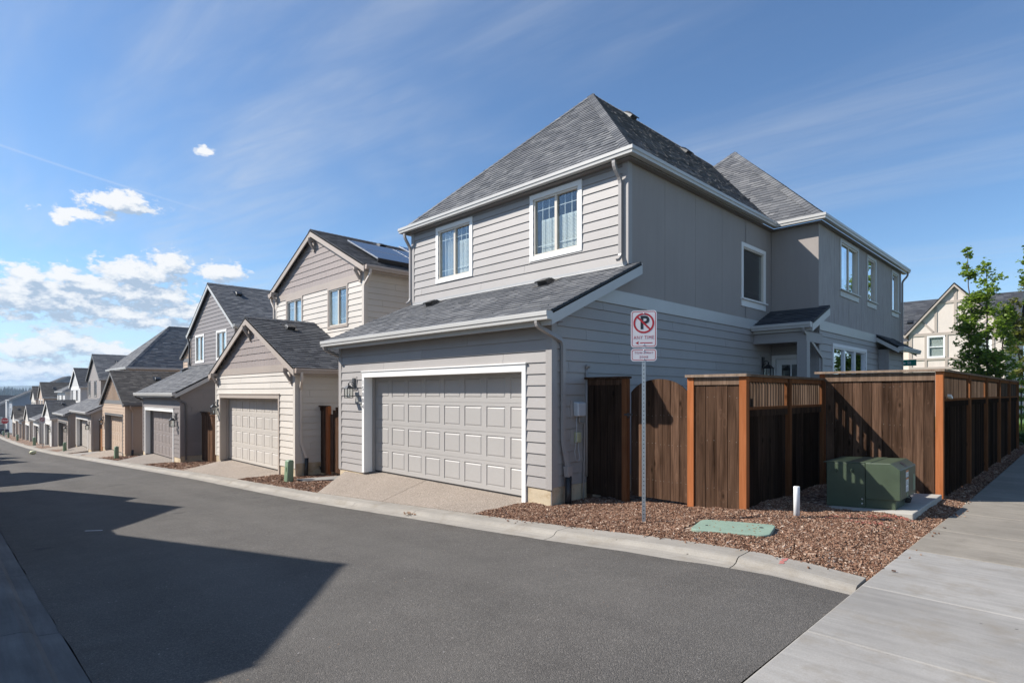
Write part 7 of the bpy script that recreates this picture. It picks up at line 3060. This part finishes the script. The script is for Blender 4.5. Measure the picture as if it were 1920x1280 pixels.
# street name sign behind the house corner
ss = tag(empty('street_sign', (-5.6, 27, 0.2)), 'green street name sign just showing above the fence beside the grey house', 'sign')
mb = MB()
mb.tube([(-5.6, 27.03, 0.1), (-5.6, 27.03, 2.95)], .03, 8)
mb.build('post', 'galv', ss)
mb = MB()
mb.box(-5.75, 26.99, 2.83, -4.86, 27.0, 3.07)
bl_ = mb.build('sign_blade', 'sign_green', ss)
lettering('Olive St', .15, 'white_print', (-5.3, 26.986, 2.95), (rad(90), 0, 0), bl_, .002, 1.08)


# ------------------------------------------------------------------ parked car at the far street
def parked_car(x, y, z):
    C_ = tag(empty('parked_car', (x, y, z)), 'dark blue car parked on the cross street at the alley end', 'car')
    f = lambda a, b, h: (x + b, y + a, z + h)            # a along the car, b across
    prof_c = [(-2.2, .35), (2.2, .35), (2.25, .62), (2.15, .85), (1.1, .98), (.55, 1.0), (-2.05, 1.02), (-2.25, .8), (-2.25, .5)]
    mb = MB()
    k = len(prof_c)
    mb.prism([f(a, .88, h) for a, h in prof_c], (-1.76, 0, 0))
    bevelled(mb.build('body', 'car_blue', C_), .06, 3)
    mb = MB()
    cab = [(.75, .98), (.1, 1.50), (-1.55, 1.52), (-2.1, 1.0)]
    n = len(mb.v)
    for s_ in (.80, -.80):
        for a, h in cab:
            mb.v.append(f(a, s_ * (1 if h < 1.2 else .8), h))
    for q in ((0, 1, 2, 3), (7, 6, 5, 4), (0, 4, 5, 1), (1, 5, 6, 2), (2, 6, 7, 3)):
        mb.face([n + i for i in q])
    bevelled(mb.build('cabin', 'car_blue', C_), .03, 2)
    mb = MB()
    for s_ in (.805, -.805):
        w_ = .812 * (1 if s_ > 0 else -1)
        for a0, a1, a2, a3 in ((.5, .1, -.55, -.6), (-.7, -.65, -1.45, -1.85)):
            mb.poly([f(a0, s_ * .995 + .004, 1.06), f(a1 - .05, s_ * .82 + .01, 1.45), f(a2, s_ * .82 + .01, 1.46), f(a3, s_ * .995 + .004, 1.06)])
    mb.build('side_window', 'black_hole', C_)
    mb = MB()
    mb.poly([f(.74, -.7, 1.02), f(.74, .7, 1.02), f(.14, .58, 1.48), f(.14, -.58, 1.48)])
    mb.build('windscreen', 'solar', C_)
    for a in (-1.4, 1.4):
        for s_ in (.80, -.80):
            mb = MB()
            mb.lathe(f(a, s_, .33), [(.2, -.11), (.33, -.1), (.33, .1), (.2, .11)], 18, 'x')
            w = mb.build('wheel', 'tyre', C_)
            mb = MB()
            mb.lathe(f(a, s_ + (.09 if s_ > 0 else -.09), .33), [(.2, -.03), (.19, .03)], 12, 'x')
            mb.build('rim', 'alu', w)
    for s_ in (.6, -.6):
        mb = MB()
        mb.hexa([f(2.2, s_ - .2, .68), f(2.2, s_ + .2, .68), f(2.27, s_ + .2, .68), f(2.27, s_ - .2, .68), f(2.1, s_ - .2, .82), f(2.1, s_ + .2, .82), f(2.2, s_ + .2, .82), f(2.2, s_ - .2, .82)])
        mb.build('headlight', 'alu', C_)


parked_car(-129.0, 5.25, prof(-129) - .08)

# ------------------------------------------------------------------ wooded ridge and far hills
random.seed(5)
mb = MB()
for i in range(60):
    pass
xs = frange(-700, -1500, 100)
grid_sheet('wooded_ridge', [-620, -700, -820, -950, -1150, -1500], frange(-700, 900, 80), lambda x, y: interp([(-1500, 0), (-1150, 2), (-950, -4), (-820, -14), (-700, -21), (-620, -24)], x) + 3 * mnoise.noise((x * .004, y * .004, 0)), 'hill')
mb = MB()
for i in range(2600):
    x = random.uniform(-1150, -640)
    y = random.uniform(-120, 420)
    z = interp([(-1500, 2), (-1150, 2), (-950, -4), (-820, -14), (-700, -21), (-620, -24)], x) - 1
    h = random.uniform(7, 13)
    r = h * random.uniform(.16, .25)
    mb.rnd = random.random()
    k = len(mb.v)
    for t, zz in ((1.0, .08), (.62, .5)):
        for j in range(6):
            a = j * math.pi / 3 + random.uniform(-.3, .3)
            q = r * t * random.uniform(.7, 1.15)
            mb.v.append((x + q * math.cos(a), y + q * math.sin(a), z + h * zz))
    mb.v.append((x, y, z + h))
    for j in range(6):
        q = (j + 1) % 6
        mb.face((k + j, k + q, k + 6 + q, k + 6 + j))
        mb.face((k + 6 + j, k + 6 + q, k + 12))
tag(mb.build('far_wood', 'forest', None, kind='stuff'), 'dark conifer wood on the ridge beyond the last houses', 'wood')
mb = MB()
hx_, hy_ = frange(-2300, -3900, 160), frange(-2000, 3000, 90)
for x in hx_:
    for y in hy_:
        t = (x + 2300) / -1600
        mb.v.append((x, y, -38 + math.sin(t * math.pi) * (73 + 16 * mnoise.noise((y * .0018, x * .0011, 2)) + 7 * mnoise.noise((y * .008, x * .004, 5)))))
n = len(hy_)
for i in range(len(hx_) - 1):
    for j in range(n - 1):
        mb.face((i * n + j, (i + 1) * n + j, (i + 1) * n + j + 1, i * n + j + 1))
mb.build('far_hills', 'hill', None, kind='structure')
HAZE = 0.00026
if HAZE:
    mb = MB()
    mb.box(-4300, -3600, -46, 300, 3600, 62)
    hz = mb.build('haze', 'earth', None, kind='stuff')
    tag(hz, 'thin blue haze over the far hills', 'haze')
    hm = bpy.data.materials.new('haze')
    hm.use_nodes = True
    hm.node_tree.nodes.clear()
    pv = hm.node_tree.nodes.new('ShaderNodeVolumePrincipled')
    pv.inputs['Color'].default_value = (0.62, 0.80, 1.0, 1)
    pv.inputs['Density'].default_value = HAZE
    pv.inputs['Anisotropy'].default_value = 0.2
    ho = hm.node_tree.nodes.new('ShaderNodeOutputMaterial')
    hm.node_tree.links.new(pv.outputs[0], ho.inputs['Volume'])
    hz.data.materials.clear()
    hz.data.materials.append(hm)
